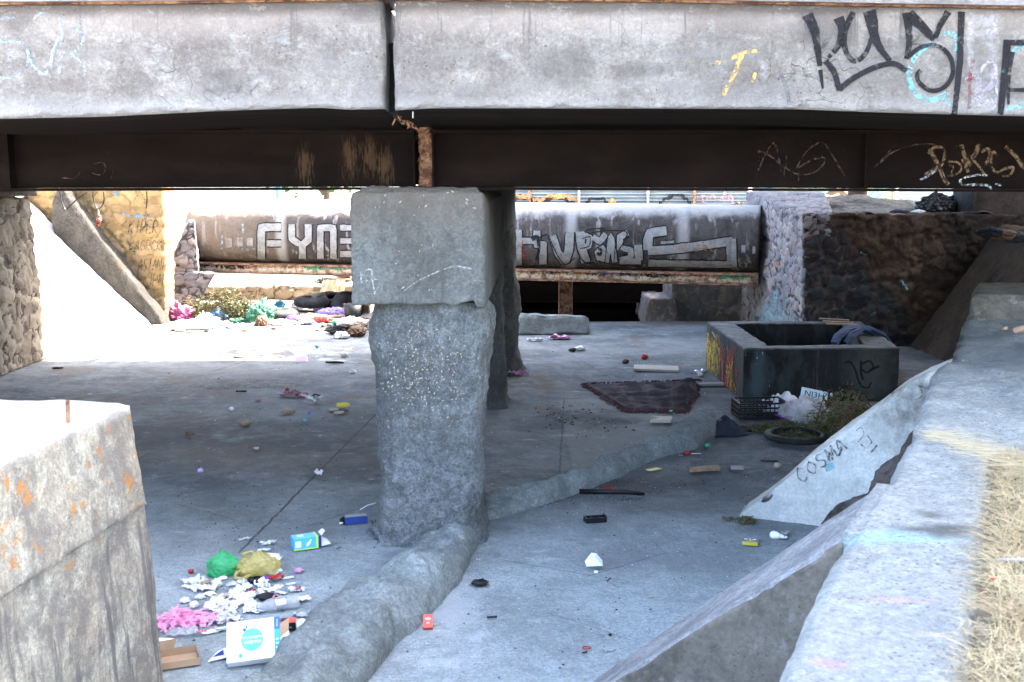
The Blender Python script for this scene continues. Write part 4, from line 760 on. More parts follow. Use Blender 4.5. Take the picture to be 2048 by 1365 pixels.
strokes('pipe', pipe, G_blk, [(sw((1062, 480), (1075, 475), (1078, 500), (1072, 520)), (10, 4)), (sw((1075, 478), (1095, 470), (1105, 490), (1120, 518), (1132, 528), (1150, 515)), 2.5), (sw((1150, 465), (1155, 500), (1170, 524), (1190, 524)), 3), (sw((1165, 478), (1180, 474), (1178, 492), (1160, 497)), 2), (sw((1185, 466), (1215, 462), (1252, 464), (1250, 480), (1238, 500)), 2.5), (sw((1196, 497), (1203, 500), (1200, 510), (1195, 505)), 5), (sw((1190, 520), (1230, 528), (1282, 532)), 2), (sw((1216, 470), (1210, 524)), 2), (sw((1232, 480), (1228, 524)), 2), (sw((1245, 508), (1255, 510)), 3), (sw((1172, 462), (1185, 458), (1210, 458)), 2)], .018)
strokes('pipe', pipe, G_org, tag('ALERC', 1352, 502, 11, 17, 1.2), .018)
strokes('pipe', pipe, G_red, [(sw((1040, 490), (1050, 510), (1042, 528)), 2), (sw((1045, 480), (1047, 520)), 2)], .018)
strokes('pipe', pipe, G_sky, [(sw((444, 470), (444, 505)), 4), (sw((462, 500), (510, 498)), 3), (sw((486, 445), (486, 470)), 4)], .008)
strokes('pbeam', pipe, G_blk, tag('FYNER', 410, 536, 11, 17, 4, 1), .02); strokes('pbeam', pipe, G_mar, squig(385, 640, 524, 537, 26, 2, 4), .02); strokes('pbeam', pipe, G_grn, squig(610, 705, 524, 540, 26, 3, 5), .022); strokes('pbeam', pipe, G_whi, squig(620, 700, 526, 540, 10, 1.6, 15), .025)
strokes('pbeam', pipe, G_red, squig(1032, 1185, 532, 548, 30, 2.6, 6) + squig(1350, 1440, 542, 555, 14, 2.2, 16), .02); strokes('pbeam', pipe, G_blu, squig(1185, 1340, 536, 552, 40, 2.8, 7), .022); strokes('pbeam', pipe, G_blk2, squig(1060, 1460, 536, 554, 40, 1.6, 8), .024); strokes('pbeam', pipe, G_grn, squig(1445, 1510, 544, 560, 18, 2.4, 9), .022); strokes('pbeam', pipe, G_blk, tag('FYNER', 1243, 552, 13, 20, 4, 1), .027); strokes('pbeam', pipe, G_och, squig(1035, 1510, 534, 556, 26, 1.8, 19), .018)
# blue-grey stone support at the pipe's left end
ls = thing('stone_support', 'splayed blue grey rubble support under the left end of the pipe', 'stone pier', (-6.3, 21.2, 0))
A = lambda a, b, y: P(a, b, Y=y)
def wedge(bl, br, tr, tl, y0, y1): return [A(*bl, y0), A(*br, y0), A(*br, y1), A(*bl, y1), A(*tl, y0), A(*tr, y0), A(*tr, y1), A(*tl, y1)]
stone('lower_stonework', wedge((338, 648), (368, 648), (430, 545), (331, 545), 20.8, 21.7), M_bluest, ls, step=.03, cell=.27, amp=.05, seed=2)
stone('upper_stonework', wedge((331, 546), (398, 546), (388, 442), (378, 442), 20.82, 21.68), M_bluest, ls, step=.03, cell=.27, amp=.05, seed=2)
# low wall behind the rubbish
stone('low_wall', bx(-6.9, -.9, 22.7, 23.05, -.1, .36), M_gold, origin=(0, 0, 0), step=.04, cell=.33, amp=.07, steps=(.04, .1, .04), seed=5)
props(bpy.data.objects['low_wall'], 'low dusty rubble wall behind the heap of rubbish and tyres', 'stone wall'); bpy.data.objects['low_wall'].location
# culvert beams and side masonry on the right
cul = thing('culvert_frame', 'black steel beam spanning the dark culvert mouth below the pipe', 'beam', (1.2, 21.4, 0))
ba, bb = P(900, 568, Y=21.4), P(1341, 604, Y=21.4)
MB().box((-1.2, 21.4, bb.z), (bb.x, 21.52, ba.z + .3)).build('upper_beam', M_steel, cul); MB().box((-1.2, 21.33, bb.z - .012), (bb.x, 21.6, bb.z)).build('lower_flange', M_steel, cul)
MB().box((-1.2, 22.6, -.5), (bb.x - .2, 22.7, -.12)).build('rear_beam', M_soffit, cul)
rm = thing('culvert_wall', 'dark grey rubble wall right of the culvert mouth below the pipe', 'stone wall', (3.4, 20.3, 0))
a0, a1 = P(1342, 645, Y=20.2), P(1478, 563, Y=20.2)
stone('wall', bx(a0.x, a1.x + .45, 20.2, 21.9, -.1, a1.z), M_dkstone, rm, step=.035, cell=.34, amp=.04)
s0 = P(1296, 600, Y=20.0); stone('step', [(s0.x - .1, 19.9, -.1), (a0.x + .1, 19.9, -.1), (a0.x + .1, 21.9, -.1), (s0.x, 21.9, -.1), (s0.x + .05, 20.1, s0.z), (a0.x + .1, 20.1, s0.z), (a0.x + .1, 21.9, s0.z), (s0.x + .05, 21.9, s0.z)], M_dkstone, rm, step=.04, cell=.34, amp=.03)
# right-hand stone pier (bluish return face + soot black front)
sp = thing('corner_stone_wall', 'tall rubble wall, pale blue grey on its side and soot black on its front', 'stone wall', (5.4, 17.6, 0))
c0, c1 = P(1606, 428, Y=17.0), P(1492, 383, Y=20.3)
b0 = Vector((P(1612, 640, Y=17).x, 17.12, -.1)); b1 = Vector((P(1478, 640, Y=20.3).x, 20.3, -.1))
stone('side_face', [b0, b0 + Vector((.45, 0, 0)), b1 + Vector((1.6, 0, 0)), b1, c0, c0 + Vector((.45, 0, 0)), c1 + Vector((1.4, 0, 0)), c1], M_bluest, sp, step=.03, cell=.27, amp=.05, steps=(.1, .028, .028), seed=7, key='side')
stone('burnt_face', [(b0.x + .02, 16.98, -.1), (8.6, 16.6, -.1), (8.6, 17.4, -.1), (b0.x + .3, 17.4, -.1), (c0.x + .02, 17.02, c0.z), (8.6, 16.9, c0.z - .02), (8.6, 17.4, c0.z), (c0.x + .3, 17.4, c0.z)], M_burnt, sp, step=.03, cell=.3, amp=.055, steps=(.03, .1, .03), seed=8, key='burnt')
strokes('burnt', sp, G_mar, [(sw((1690, 500), (1705, 510), (1712, 520)), 4), (sw((1745, 560), (1750, 552), (1755, 562), (1748, 570)), 3)], .02); strokes('burnt', sp, G_cyn, [(sw((1720, 505), (1735, 510)), 4), (sw((1800, 560), (1815, 580)), 4), (sw((1740, 630), (1750, 625)), 4)], .02)
strokes('side', sp, G_cyn, [(sw((1548, 580), (1556, 592), (1552, 604)), 4), (sw((1572, 595), (1580, 604)), 7)], .02); strokes('side', sp, G_org, [(sw((1552, 520), (1558, 535)), 5)], .02)
# earth ledge on top of it
vs, fs = grid(lambda u, v: Vector((c0.x + .1 + u * 5, 17.02 + v * 6, c0.z)), 130, 110)
for p in vs: p.z += -.03 + .07 * fr(p, 1.5, 5) + .02 * fr(p, 7, 4) + .05 * min(1, (p.y - 17) / 3) + (.16 * max(0, 1 - abs(p.x - 6.6) / 1.6) * min(1, max(0, (p.y - 18) / 2)))
mesh('earth_ledge', vs, fs, concrete('earth ledge soil', (.055, .045, .037), (.14, .12, .095), None, 4, 1, 0, bs=2), origin=(0, 0, 0), smooth=True)['kind'] = 'structure'
lc = thing('round_concrete_post', 'squat round concrete post on the earth ledge beneath the bridge', 'post', tuple(P(1935, 452, Y=17.6)))
q = P(1935, 452, Y=17.6); MB().lathe([(.2, -.1), (.2, .18), (.235, .3), (.25, .62)], 28, M=Matrix.Translation(q)).build('shaft', M_pier, lc, smooth=True)
# earth slope + dark back wall under the right end of the bridge
vs, fs = grid(lambda u, v: Vector((6.15 + 3.6 * u, 8.8 + 8.1 * v, 0)), 80, 120)
for p in vs:
    u = (p.x - 6.15) / 1.35; p.z = min(1.86, max(-.05, 1.9 * u)) + .07 * fr(p, 1.3, 6) + .03 * fr(p, 5, 4)
mesh('earth_slope', vs, fs, M_mud, origin=(0, 0, 0), smooth=True)['kind'] = 'structure'
rb = thing('right_abutment', 'dark back wall below the right end of the bridge deck', 'abutment', (9.9, 12, 0)); block('wall', bx(9.6, 10.4, 6.7, 18.5, -.1, 2.97), M_mud, rb, step=.3); block('sun_block_wall', bx(7.2, 9.6, 17.2, 17.6, 1.8, 2.97), M_mud, rb, step=.2)  # walls raised to the deck to stop sun reaching the ledge
# ================================================================== BASIN
tub = thing('concrete_basin', 'charred square concrete basin with painted sides standing on the channel floor', 'basin', (3.65, 13.7, 0))
t0, t1 = (2.62, 4.72), (12.6, 14.95); H = .635; w_ = .30
cF = [Vector((P(1480, 800, z=0).x, 12.55, 0)), Vector((P(1797, 790, Y=12.6).x, 12.62, 0)), Vector((4.80, 15.0, 0)), Vector((P(1412, 700, Y=15.0).x, 15.0, 0))]
def ins(k, d): 
    c_ = sum(cF, Vector()) / 4; v = cF[k] - c_; return cF[k] - Vector((math.copysign(d[0], v.x), math.copysign(d[1], v.y), 0))
I = [ins(k, (.34, .26)) for k in range(4)]
up = lambda p, z: Vector((p.x, p.y, z))
for k, (a, b) in enumerate(((0, 1), (1, 2), (2, 3), (3, 0))):
    block('basin_wall', [cF[a], cF[b], I[b], I[a]] and [up(cF[a], -.05), up(cF[b], -.05), up(I[b], -.05), up(I[a], -.05), up(cF[a], H), up(cF[b], H), up(I[b], H), up(I[a], H)], M_tub, tub, step=.03, wear=.012, amp=.006, seed=1, key='tub%d' % k)
block('basin_floor', [up(I[0], .02), up(I[1], .02), up(I[2], .02), up(I[3], .02), up(I[0], .16), up(I[1], .16), up(I[2], .16), up(I[3], .16)], M_tub, tub, step=.12, wear=0)
strokes('tub3', tub, G_och, squig(1416, 1440, 665, 760, 16, 2.2, 31, 8), .006); strokes('tub3', tub, G_red, squig(1444, 1474, 690, 785, 12, 1.8, 32, 9), .008); strokes('tub3', tub, G_gry, squig(1418, 1476, 670, 790, 16, 1.6, 33, 8), .007); strokes('tub3', tub, G_och, squig(1455, 1476, 720, 790, 5, 1.8, 34, 9), .009); strokes('tub3', tub, G_whi, [(sw((1426, 664), (1432, 676)), 3)], .009)
strokes('tub0', tub, G_blk, [(sw((1688, 727), (1700, 724), (1710, 740), (1716, 760), (1722, 772)), 4), (sw((1722, 722), (1722, 745), (1726, 760)), 5), (sw((1722, 730), (1738, 722), (1746, 735), (1735, 745), (1724, 740)), 4), (sw((1738, 742), (1750, 736), (1758, 732)), 5), (sw((1720, 772), (1735, 776), (1742, 765)), 3)], .006)
strokes('tub0', tub, G_sky, [(sw((1487, 700), (1488, 718)), 2), (sw((1492, 700), (1491, 712)), 2), (sw((1524, 698), (1526, 714)), 2), (sw((1515, 705), (1512, 730)), 2), (sw((1538, 760), (1538, 775)), 2)], .006)
# ================================================================== WING WALL WITH BUTTRESSES (right foreground)
ww = thing('wing_wall', 'long pale concrete retaining wall with sloping buttresses in the right foreground', 'retaining wall', tuple(wp(4, 0, 0)))
def s_of(px, py, z=1.4): q = P(px, py, z=z) - W0; q.z = 0; return q.dot(WD), q.dot(WN)
Lf = [(-1.0, -.02)] + [s_of(*q) for q in ((1560, 1340), (1600, 1245), (1650, 1140), (1700, 1062), (1750, 975), (1772, 960), (1800, 905), (1822, 872), (1838, 800), (1862, 742), (1885, 715), (1905, 700), (1922, 650), (1938, 618), (1950, 588))] 
Lf = sorted(Lf); Sx = Lf[-1][0]
def lofs(s):
    if s <= Lf[0][0]: return Lf[0][1]
    for a, b in zip(Lf, Lf[1:]):
        if s <= b[0]: return a[1] + (b[1] - a[1]) * (s - a[0]) / max(1e-4, b[0] - a[0])
    return Lf[-1][1]
sR, oR = s_of(1990, 905); so0 = s_of(1935, 1365)
def rofs(s): return so0[1] + (oR - so0[1]) * (s - so0[0]) / (sR - so0[0]) if s < sR else oR + (1.9 - 0) * min(1, (s - sR) / .25)
prof_n = 46; vs = []; fs = []; nr = 330
sA = -1.0; rows = 0
for i in range(nr + 1):
    s = sA + (Sx - sA) * i / nr; l, r = lofs(s), rofs(s)
    cross = []
    for z in (-.05, .5, .9, 1.1, 1.25, 1.34): cross.append((l + (1.4 - z) * .02, z, 0))
    for k in range(prof_n + 1):
        t = k / prof_n; cross.append((l + (r - l) * t, 1.4, 1))
    for z in (1.34, 1.2, .8, -.05): cross.append((r, z, 2))
    for (o, z, kd) in cross:
        p = wp(s, o, z)
        d = .010 * fr(p, 2.2, 6, 3) + .003 * nz(p, 28)
        if kd == 1:
            e = min(o - l, r - o); e = max(0, 1 - e / .05); p.z += d - e * e * (.03 + .03 * abs(fr(p, 6, 4)));
            if s > sR + .1: p.z += .05 * fr(p, 1.6, 5, 2) + .012 * fr(p, 9, 4) - .03
            p.z += -.015 * max(0, 1 - abs(s - s_of(1850, 990)[0] - .05 * nz(p, 3)) / .02)
        if kd == 0: p -= WN * (d * 1.5 + .025 * abs(fr((s, 0, 0), 4, 5)) * (1 if z > 1.2 else .5)); 
        if kd == 0 and z > 1.3: p += WN * .02
        vs.append(p)
n = len(cross)
for i in range(nr):
    for j in range(n - 1): fs.append((i * n + j, i * n + j + 1, (i + 1) * n + j + 1, (i + 1) * n + j))
fs.append(tuple(range(n - 1, -1, -1))); fs.append(tuple(nr * n + k for k in range(n)))
mesh('coping', vs, fs, M_cope, ww, smooth=True, key='cope')
# far raised end block
e0 = P(1937, 620, z=1.4); eb = [P(1933, 626, z=1.38), P(2080, 634, z=1.38)]
ez = 1.58
q0 = P(1940, 590, z=1.58); 
_eb = [q0, q0 + Vector((2, -.2, 0)), q0 + Vector((2, -.2, 0)) + WD * 1.3, q0 + WD * 1.3]
block('end_block', [Vector((v.x, v.y, .9)) for v in _eb] + [Vector((v.x, v.y, ez)) for v in _eb], M_left if False else M_fin, ww, step=.04, wear=.04, amp=.01)
# buttresses: near faces from picture rays put on real planes perpendicular to the wall
def fin(f_far, f_near_wd, sl, mat_top, mat_side, top_s, seed, key=None, drop=0):
    """f_far: foot point of the far edge; the fin rises towards the wall at slope sl; width along the wall"""
    pass
tn = -WN
def fin_mesh(name, s0, s1, z0, slope, mtop, mside, seed, key=None, bow=0):
    """solid wedge standing off the wall between s0 and s1 along it; top plane starts at z0 on the wall and falls with slope"""
    o0 = lofs((s0 + s1) / 2) + .1; reach = z0 / slope
    foot = o0 - reach
    c_ = [wp(s0, foot - .02, -.05), wp(s1, foot - .02, -.05), wp(s1, o0, -.05), wp(s0, o0, -.05), wp(s0, foot, .0), wp(s1, foot, .0), wp(s1, o0, z0), wp(s0, o0, z0)]
    c_ = [c_[0], c_[3], c_[2], c_[1], c_[4], c_[7], c_[6], c_[5]]
    vs, fs, E = hexa(c_, .04)
    for p in vs:
        t = min(1, max(0, ((p - W0).dot(WN) - foot) / (o0 - foot))); p.z += bow * math.sin(math.pi * t ** 1.5) * max(0, min(1, p.z / max(.01, z0 * t + .001)))
    vs = rough(vs, fs, E, .016, 2.5, .03, seed)
    N = normals(vs, fs); mi = []
    for f in fs:
        nrm = (vs[f[1]] - vs[f[0]]).cross(vs[f[2]] - vs[f[0]]).normalized(); mi.append(0 if nrm.z > .35 else 1)
    return mesh(name, vs, fs, [mtop, mside], ww, smooth=True, mi=mi, key=key)
def on_plane(a, px, py):                                    # point on the upright plane through a that stands square to the wall
    d = ray(px, py); o_ = Vector((0, 0, CAMZ)); t = (a - o_).dot(WD) / d.dot(WD); return o_ + d * t
A_ = P(1758, 962, z=1.40); B_ = on_plane(A_, 1200, 1358); C_ = P(1688, 1066, z=1.40); D_ = on_plane(C_, 1282, 1326)
def ext(a, b, z): return a + (b - a) * ((a.z - z) / (a.z - b.z))
B0, D0 = ext(A_, B_, -.05), ext(C_, D_, -.05); A1 = A_ + WN * .02; C1 = C_ + WN * .02
lo_ = lambda p: Vector((p.x, p.y, -.1))
vs, fs, E = hexa([lo_(D0), lo_(C1), lo_(A1), lo_(B0), D0 + Vector((0, 0, .02)), C1, A1, B0 + Vector((0, 0, .02))], .035); mi = [0 if (vs[f[1]] - vs[f[0]]).cross(vs[f[2]] - vs[f[0]]).normalized().z > .35 else 1 for f in fs]
vs = rough(vs, fs, E, .014, 2.5, .02, 3)
mesh('buttress', vs, fs, [M_slope, M_fin], ww, smooth=True, mi=mi)  # sides get darker concrete than the top: their shade is coloured in
hd = [C_ - WN * .01, C_ + WN * .2, A_ + WN * .2, A_ - WN * .01]
block('buttress_head', [Vector((v.x, v.y, .5)) for v in hd] + [Vector((v.x, v.y, 1.392)) for v in hd], M_cope, ww, step=.03, wear=.006, amp=.006)
foot = P(1476, 1032, z=0); joint = P(1882, 712, z=1.4)
s2 = (foot - W0).dot(WD); o2 = (foot - W0).dot(WN); oj = lofs(s2) + .1
fin_mesh('buttress', s2, s2 + .32, 1.34, 1.34 / (oj - o2), M_plaster, M_plaster, 9, key='fin2', bow=.12)
# peeled patch of bare stone low on the second buttress and wall behind it
pe = MB()
def peel(u, v):
    a = [(1638, 1048), (1660, 1020), (1690, 1000), (1735, 985), (1742, 950), (1765, 925), (1795, 905), (1812, 880), (1832, 850)]
    t = v * (len(a) - 1); i = min(len(a) - 2, int(t)); q = Vector(a[i]).lerp(Vector(a[i + 1]), t - i); e = Vector((1790 + 90 * v, 1075 - 150 * v)); q = q.lerp(e, u)
    d = ray(q.x + (1 - u) * (9 * nz((q.x * .03, q.y * .03, 0), 1) + 4 * nz((q.x * .09, q.y * .09, 3), 1)), q.y + (1 - u) * 4 * nz((q.x * .07, q.y * .07, 7), 1)); h = BV['fin2'].ray_cast(Vector((0, 0, CAMZ)), d); return (h[0] - Vector((0, .012 + .025 * abs(nz((q.x * .04, q.y * .04, 0), 1)), 0))) if h[0] else None
vs, fs = [], []
g_ = {}
NU, NV = 60, 110
for j in range(NV + 1):
    for i in range(NU + 1):
        p = peel(i / NU, j / NV)
        if p is not None: g_[i, j] = len(vs); vs.append(p)
for j in range(NV):
    for i in range(NU):
        k = [(i, j), (i + 1, j), (i + 1, j + 1), (i, j + 1)]
        if all(q in g_ for q in k) and all((vs[g_[k[0]]] - vs[g_[q]]).length < .4 for q in k): fs.append(tuple(g_[q] for q in k))
if fs: mesh('bare_stone_patch', vs, fs, M_dstone, ww, smooth=True)
F2 = tag('COSMA', 1604, 966, 26, 24, (2.2, 4.2), -37, .1); F2 += [(sw((1712, 862), (1722, 855), (1728, 868), (1716, 884)), 2), (sw((1722, 888), (1733, 896), (1744, 884)), 3), (sw((1735, 870), (1745, 885)), 2), (sw((1755, 890), (1742, 905)), 4)]
strokes('fin2', ww, G_gr3, F2, .012); strokes('fin2', ww, G_blk2, [(sw((1660, 903), (1656, 925)), 4), (sw((1669, 898), (1664, 920)), 4), (sw((1684, 895), (1678, 912)), 4), (sw((1838, 770), (1845, 790), (1832, 800)), 3), (sw((1840, 772), (1856, 778)), 3), (sw((1500, 985), (1504, 995)), 6), (sw((1755, 806), (1760, 802)), 4), (sw((1784, 790), (1790, 786)), 4)], .008); strokes('fin2', ww, G_cyn, [(sw((1650, 938), (1668, 930)), 14)], .005)
# ================================================================== LEFT FOREGROUND BLOCK
lb = thing('parapet_block', 'thick lichen stained concrete wall end with a rusty bar on top, left foreground', 'concrete wall', (-2.1, 4.3, 0))
k0, k1 = P(262, 806, z=1.5), P(-40, 940, z=1.5); fd = (k1 - k0).normalized(); fl = Vector((-fd.y, fd.x, 0)); fl = fl if fl.x < 0 else -fl
far = P(-300, 785, z=1.5) - k0; far = Vector((far.x, far.y, 0)).normalized()
def lbx(off, z0, z1, d=0, ln=4.0):
    return lbx1(off + d, z0, ln)[:4] + [Vector((p.x, p.y, z1)) for p in lbx1(off, z1, ln)[:4]]
def lbx1(off, z0, ln):
    z1 = z0; a = k0 + fl * -off; a = Vector((a.x, a.y, 0)); b = a + fd * ln; c2 = b + far * 3; d2 = a + far * 3
    return [Vector((p.x, p.y, z)) for z in (z0, z1) for p in (b, a, d2, c2)]
block('upper_course', lbx(.0, .98, 1.5, .07), M_left, lb, step=.03, steps=(.025, .06, .02), wear=.03, amp=.012, s=4, seed=4)
block('lower_wall', [p + Vector((0, 0, 0)) for p in lbx(.05, -.05, 1.0, .06)], M_left, lb, step=.04, steps=(.03, .08, .03), wear=.01, amp=.014, s=3, seed=6)
rp = P(136, 845, z=1.5); MB().tube([rp - Vector((0, 0, .03)), rp + Vector((.002, 0, .05)), rp + Vector((.004, 0, .10))], .009, 10).build('rusty_bar', M_rust, lb)
# ================================================================== FENCES AND BUILDINGS BEHIND
fe = thing('corrugated_fence', 'blue white corrugated sheet fence with graffiti behind the pipe', 'fence', (2.8, 27, 1.86))
fx0, fx1 = -2.2, P(1497, 390, Y=27).x; nn = 260; vs = []; fs = []
for j in range(nn + 1):
    z = 1.8 + 1.8 * j / nn; y = 27 + .03 * math.sin(j / nn * 1.8 * 12 * 2 * math.pi)
    vs += [Vector((fx0, y, z)), Vector((fx1, y, z)), Vector((fx0, y + .02, z)), Vector((fx1, y + .02, z))]
fs = [(j * 4, j * 4 + 1, j * 4 + 5, j * 4 + 4) for j in range(nn)] + [(j * 4 + 3, j * 4 + 2, j * 4 + 6, j * 4 + 7) for j in range(nn)]
mesh('sheet', vs, fs, M_sheet, fe, key='sheet')
for px, mt in ((1059, M_rust), (1158, M_gray), (1296, M_gray), (1389, M_rust)):
    x = P(px, 390, Y=26.9).x; MB().box((x - .03, 26.88, 1.8), (x + .03, 26.94, 3.6)).build('post', mt, fe)
strokes('sheet', fe, G_org, [(sw((1026, 398), (1050, 392), (1070, 400)), 6), (sw((1070, 404), (1100, 395), (1130, 392), (1160, 405)), 6), (sw((1215, 406), (1225, 402), (1232, 409)), 4)], .05); strokes('sheet', fe, G_blk, [(sw((1028, 402), (1050, 396), (1075, 408)), 2.5), (sw((1080, 404), (1120, 398), (1150, 408)), 2.5), (sw((1312, 415), (1330, 398), (1350, 392), (1370, 396), (1386, 416)), 3), (sw((1170, 406), (1185, 398), (1205, 398), (1215, 408)), 3)], .06); strokes('sheet', fe, G_pnk, squig(1402, 1465, 388, 410, 8, 1.4, 41), .05)
mu = thing('mural_board', 'teal painted board fence behind the corner stone wall', 'fence', (7.6, 27.2, 1.86)); MB().box((5.9, 27.2, 1.8), (9.4, 27.25, 3.6)).build('panel', M_mural, mu)
for x in (5.95, 7.1, 8.3, 9.35): MB().box((x - .03, 27.12, 1.8), (x + .03, 27.2, 3.6)).build('post', M_gray, mu)
MB().box((9.5, 27.2, 1.8), (16, 27.3, 3.6)).build('corrugated_panel', M_sheet, mu)
# white building added to stand in for the overexposed background; blue pole beside it
hb = thing('added_white_building', 'made-up white building filling the overexposed gap far beyond the pipe', 'building', (-9, 44, 1.7)); block('wall', bx(-26, -3.5, 44, 48, 1.6, 4.4), plain('white render', (.8, .8, .78), .9, .1, obj=False), hb, step=1.5); MB().box((-26.2, 43.8, 4.4), (-3.3, 48.2, 4.6)).build('roof', M_lip, hb)
pp = P(556, 390, Y=30); props(MB().lathe([(.07, 0), (.07, 3)], 10, M=Matrix.Translation((pp.x, 30, 1.6))).build('blue_pole', M_cyan, origin=(pp.x, 30, 1.6)), 'slim light blue pole standing behind the pipe', 'pole')
# ================================================================== TREES
def leafcloud(cx, cy, cz, rx, ry, rz, n, size, seed, m=None, lumps=60):
    rr = random.Random(seed); m = m or MB(); cen = []
    for _ in range(lumps):
        while True:
            v = Vector((rr.uniform(-1, 1), rr.uniform(-1, 1), rr.uniform(-1, 1)))
            if v.length < 1: break
        cen.append((Vector((cx + v.x * rx, cy + v.y * ry, cz + v.z * rz)), rr.uniform(.28, .5)))
    for _ in range(n):
        c_, q = rr.choice(cen); d = Vector((rr.gauss(0, 1), rr.gauss(0, 1), rr.gauss(0, 1))).normalized() * (rr.random() ** .4)
        p = c_ + Vector((d.x * rx * q, d.y * ry * q, d.z * rz * q)); s = size * rr.uniform(.6, 1.3)
        a = Vector((rr.gauss(0, 1), rr.gauss(0, 1), rr.gauss(0, .6))).normalized(); b = a.cross(Vector((rr.gauss(0, 1), rr.gauss(0, 1), rr.gauss(0, 1)))).normalized(); c2 = a.cross(b)
        m.add([p - a * s, p - b * s * .42 + c2 * s * .1, p + a * s, p + b * s * .42 + c2 * s * .1], [(0, 1, 2, 3)])
    return m
def tree(name, lab, x, y, z, h, rx, ry, rz, n, size, seed, r0=.2, group=None, off=(0, 0)):
    t = thing(name, lab, 'tree', (x, y, z), group=group); rr = random.Random(seed); m = MB(); top = Vector((x, y, z + h))
    m.tube([Vector((x, y, z - .1)), Vector((x + .1, y, z + h * .35)), Vector((x - .05, y + .1, z + h * .7)), top], [r0, r0 * .75, r0 * .5, r0 * .2], 9)
    m.build('trunk', M_bark, t, smooth=True); m = MB()
    for k in range(8):
        a = rr.uniform(0, 6.28); s = Vector((x, y, z + h * rr.uniform(.35, .7))); e = top + Vector((math.cos(a) * rx * .7, math.sin(a) * ry * .7, rr.uniform(-.3, .6) * rz)); m.tube([s, s.lerp(e, .5) + Vector((0, 0, .3)), e], [r0 * .4, r0 * .25, r0 * .1], 6)
    m.build('limbs', M_bark, t); leafcloud(x + off[0], y + off[1], z + h + rz * .3, rx, ry, rz, n, size, seed).build('crown', M_leaf, t); return t
tree('shade_tree', 'spreading green tree on the right bank behind the corner stone wall', 6.7, 21.6, 1.86, 4.9, 5.0, 3.6, 1.8, 18000, .22, 3, .2, None, (.2, -2.0))
m = MB()
for pl in ([(1640, 400), (1660, 388), (1690, 376)], [(1700, 402), (1690, 388), (1660, 374)], [(1712, 400), (1722, 385), (1730, 372)]): m.tube([P(a, b, Y=24.5) for a, b in pl], [.07, .06, .05], 7)
props(m.build('bare_trunks', M_bark, origin=tuple(P(1690, 402, Y=24.5))), 'thin bare forking trunks in front of the teal board', 'tree trunk')
tree('leafy_tree', 'bright green leafy tree beyond the pipe left of the pier', -5.6, 33, 1.6, 1.3, 1.6, 1.6, 1.0, 4200, .11, 5, .12)
tree('unseen_bank_tree', 'large unseen leafy tree added on the right verge to shade the wing wall', 9.2, 5.2, 1.3, 8.3, 6.0, 4.8, 1.6, 21000, .28, 8, .3, None, (-1.5, 1.6))  # added out of view so its crown blocks the foreground sun
tree('unseen_bank_tree', 'second large unseen leafy tree added on the right verge to shade the foreground', 9.4, -.6, 1.3, 8.3, 6.0, 4.2, 1.6, 17000, .28, 9, .28, None, (-1.5, .6))  # second crown added beside the viewer to close the foreground shade
tree('unseen_bank_tree', 'leafy tree right of the channel beyond the bridge', 9.6, 19.4, 1.9, 4.4, 3.6, 3.6, 1.8, 9000, .22, 10, .2, None, (.6, -.4))
# ================================================================== LITTER AND LOOSE THINGS
g0 = lambda px, py, z=0: P(px, py, z=z)
def put(m, name, label, cat, px, py, mat, rz=0, z=.012, tilt=(0, 0), group=None, smooth=True, pos=None, kids=()):
    """m: MB in local coordinates. kids: (name, MB, material)"""
    loc = Vector(pos) if pos is not None else g0(px, py, 0)
    if pos is None: loc.z = 0
    loc.z += z
    if kids:
        t = thing(name, label, cat, loc, rz, group); t.rotation_euler = (tilt[0], tilt[1], rz)
        o = m.build(kids[0], mat, None, smooth=smooth, world=False); o.parent = t
        for k in kids[1:]:
            q = k[1].build(k[0], k[2], None, smooth=(k[3] if len(k) > 3 else smooth), world=False); q.parent = t
        return t
    o = m.build(name, mat, None, smooth=smooth, world=False); o.location = loc; o.rotation_euler = (tilt[0], tilt[1], rz)
    return props(o, label, cat, group)
def crumple(r, seed, flat=.55, am=.42, sub=3):
    m = MB()
    def f(v):
        q = v * 1.7 + Vector((seed * 3.3, seed, 0)); k = abs(noise.noise(q)) + .6 * abs(noise.noise(q * 2.3)) + .35 * abs(noise.noise(q * 5))
        p = v * (1 - am + am * 1.6 * k); return Vector((p.x * r, p.y * r * .8, (p.z * flat + flat * .6) * r))
    return m.ico(sub, f)
def sheet(a, b, seed, fold=.02, bend=.0, n=12, curl=0):
    """a thin crumpled sheet a x b"""
    m = MB()
    def f(u, v):
        x, y = (u - .5) * a, (v - .5) * b; q = Vector((x / a * 2.2, y / b * 2.2, seed * 2.1))
        z = fold * (1.6 * abs(noise.noise(q)) + 1.0 * abs(noise.noise(q * 2.4)) + .4 * noise.noise(q * 6)) + bend * (u - .5) ** 2 * 4
        j = Vector((noise.noise(q * 1.7 + Vector((9, 0, 0))), noise.noise(q * 1.7 + Vector((0, 9, 0))), 0)) * fold * 1.2
        return Vector((x + j.x, y + j.y, max(.001, z + curl * v * v)))
    vs, fs = grid(f, n, n); m.add(vs, fs)
    vs2 = [v + Vector((0, 0, -.0012)) for v in vs]; m.add(vs2, [tuple(reversed(q)) for q in fs]); return m
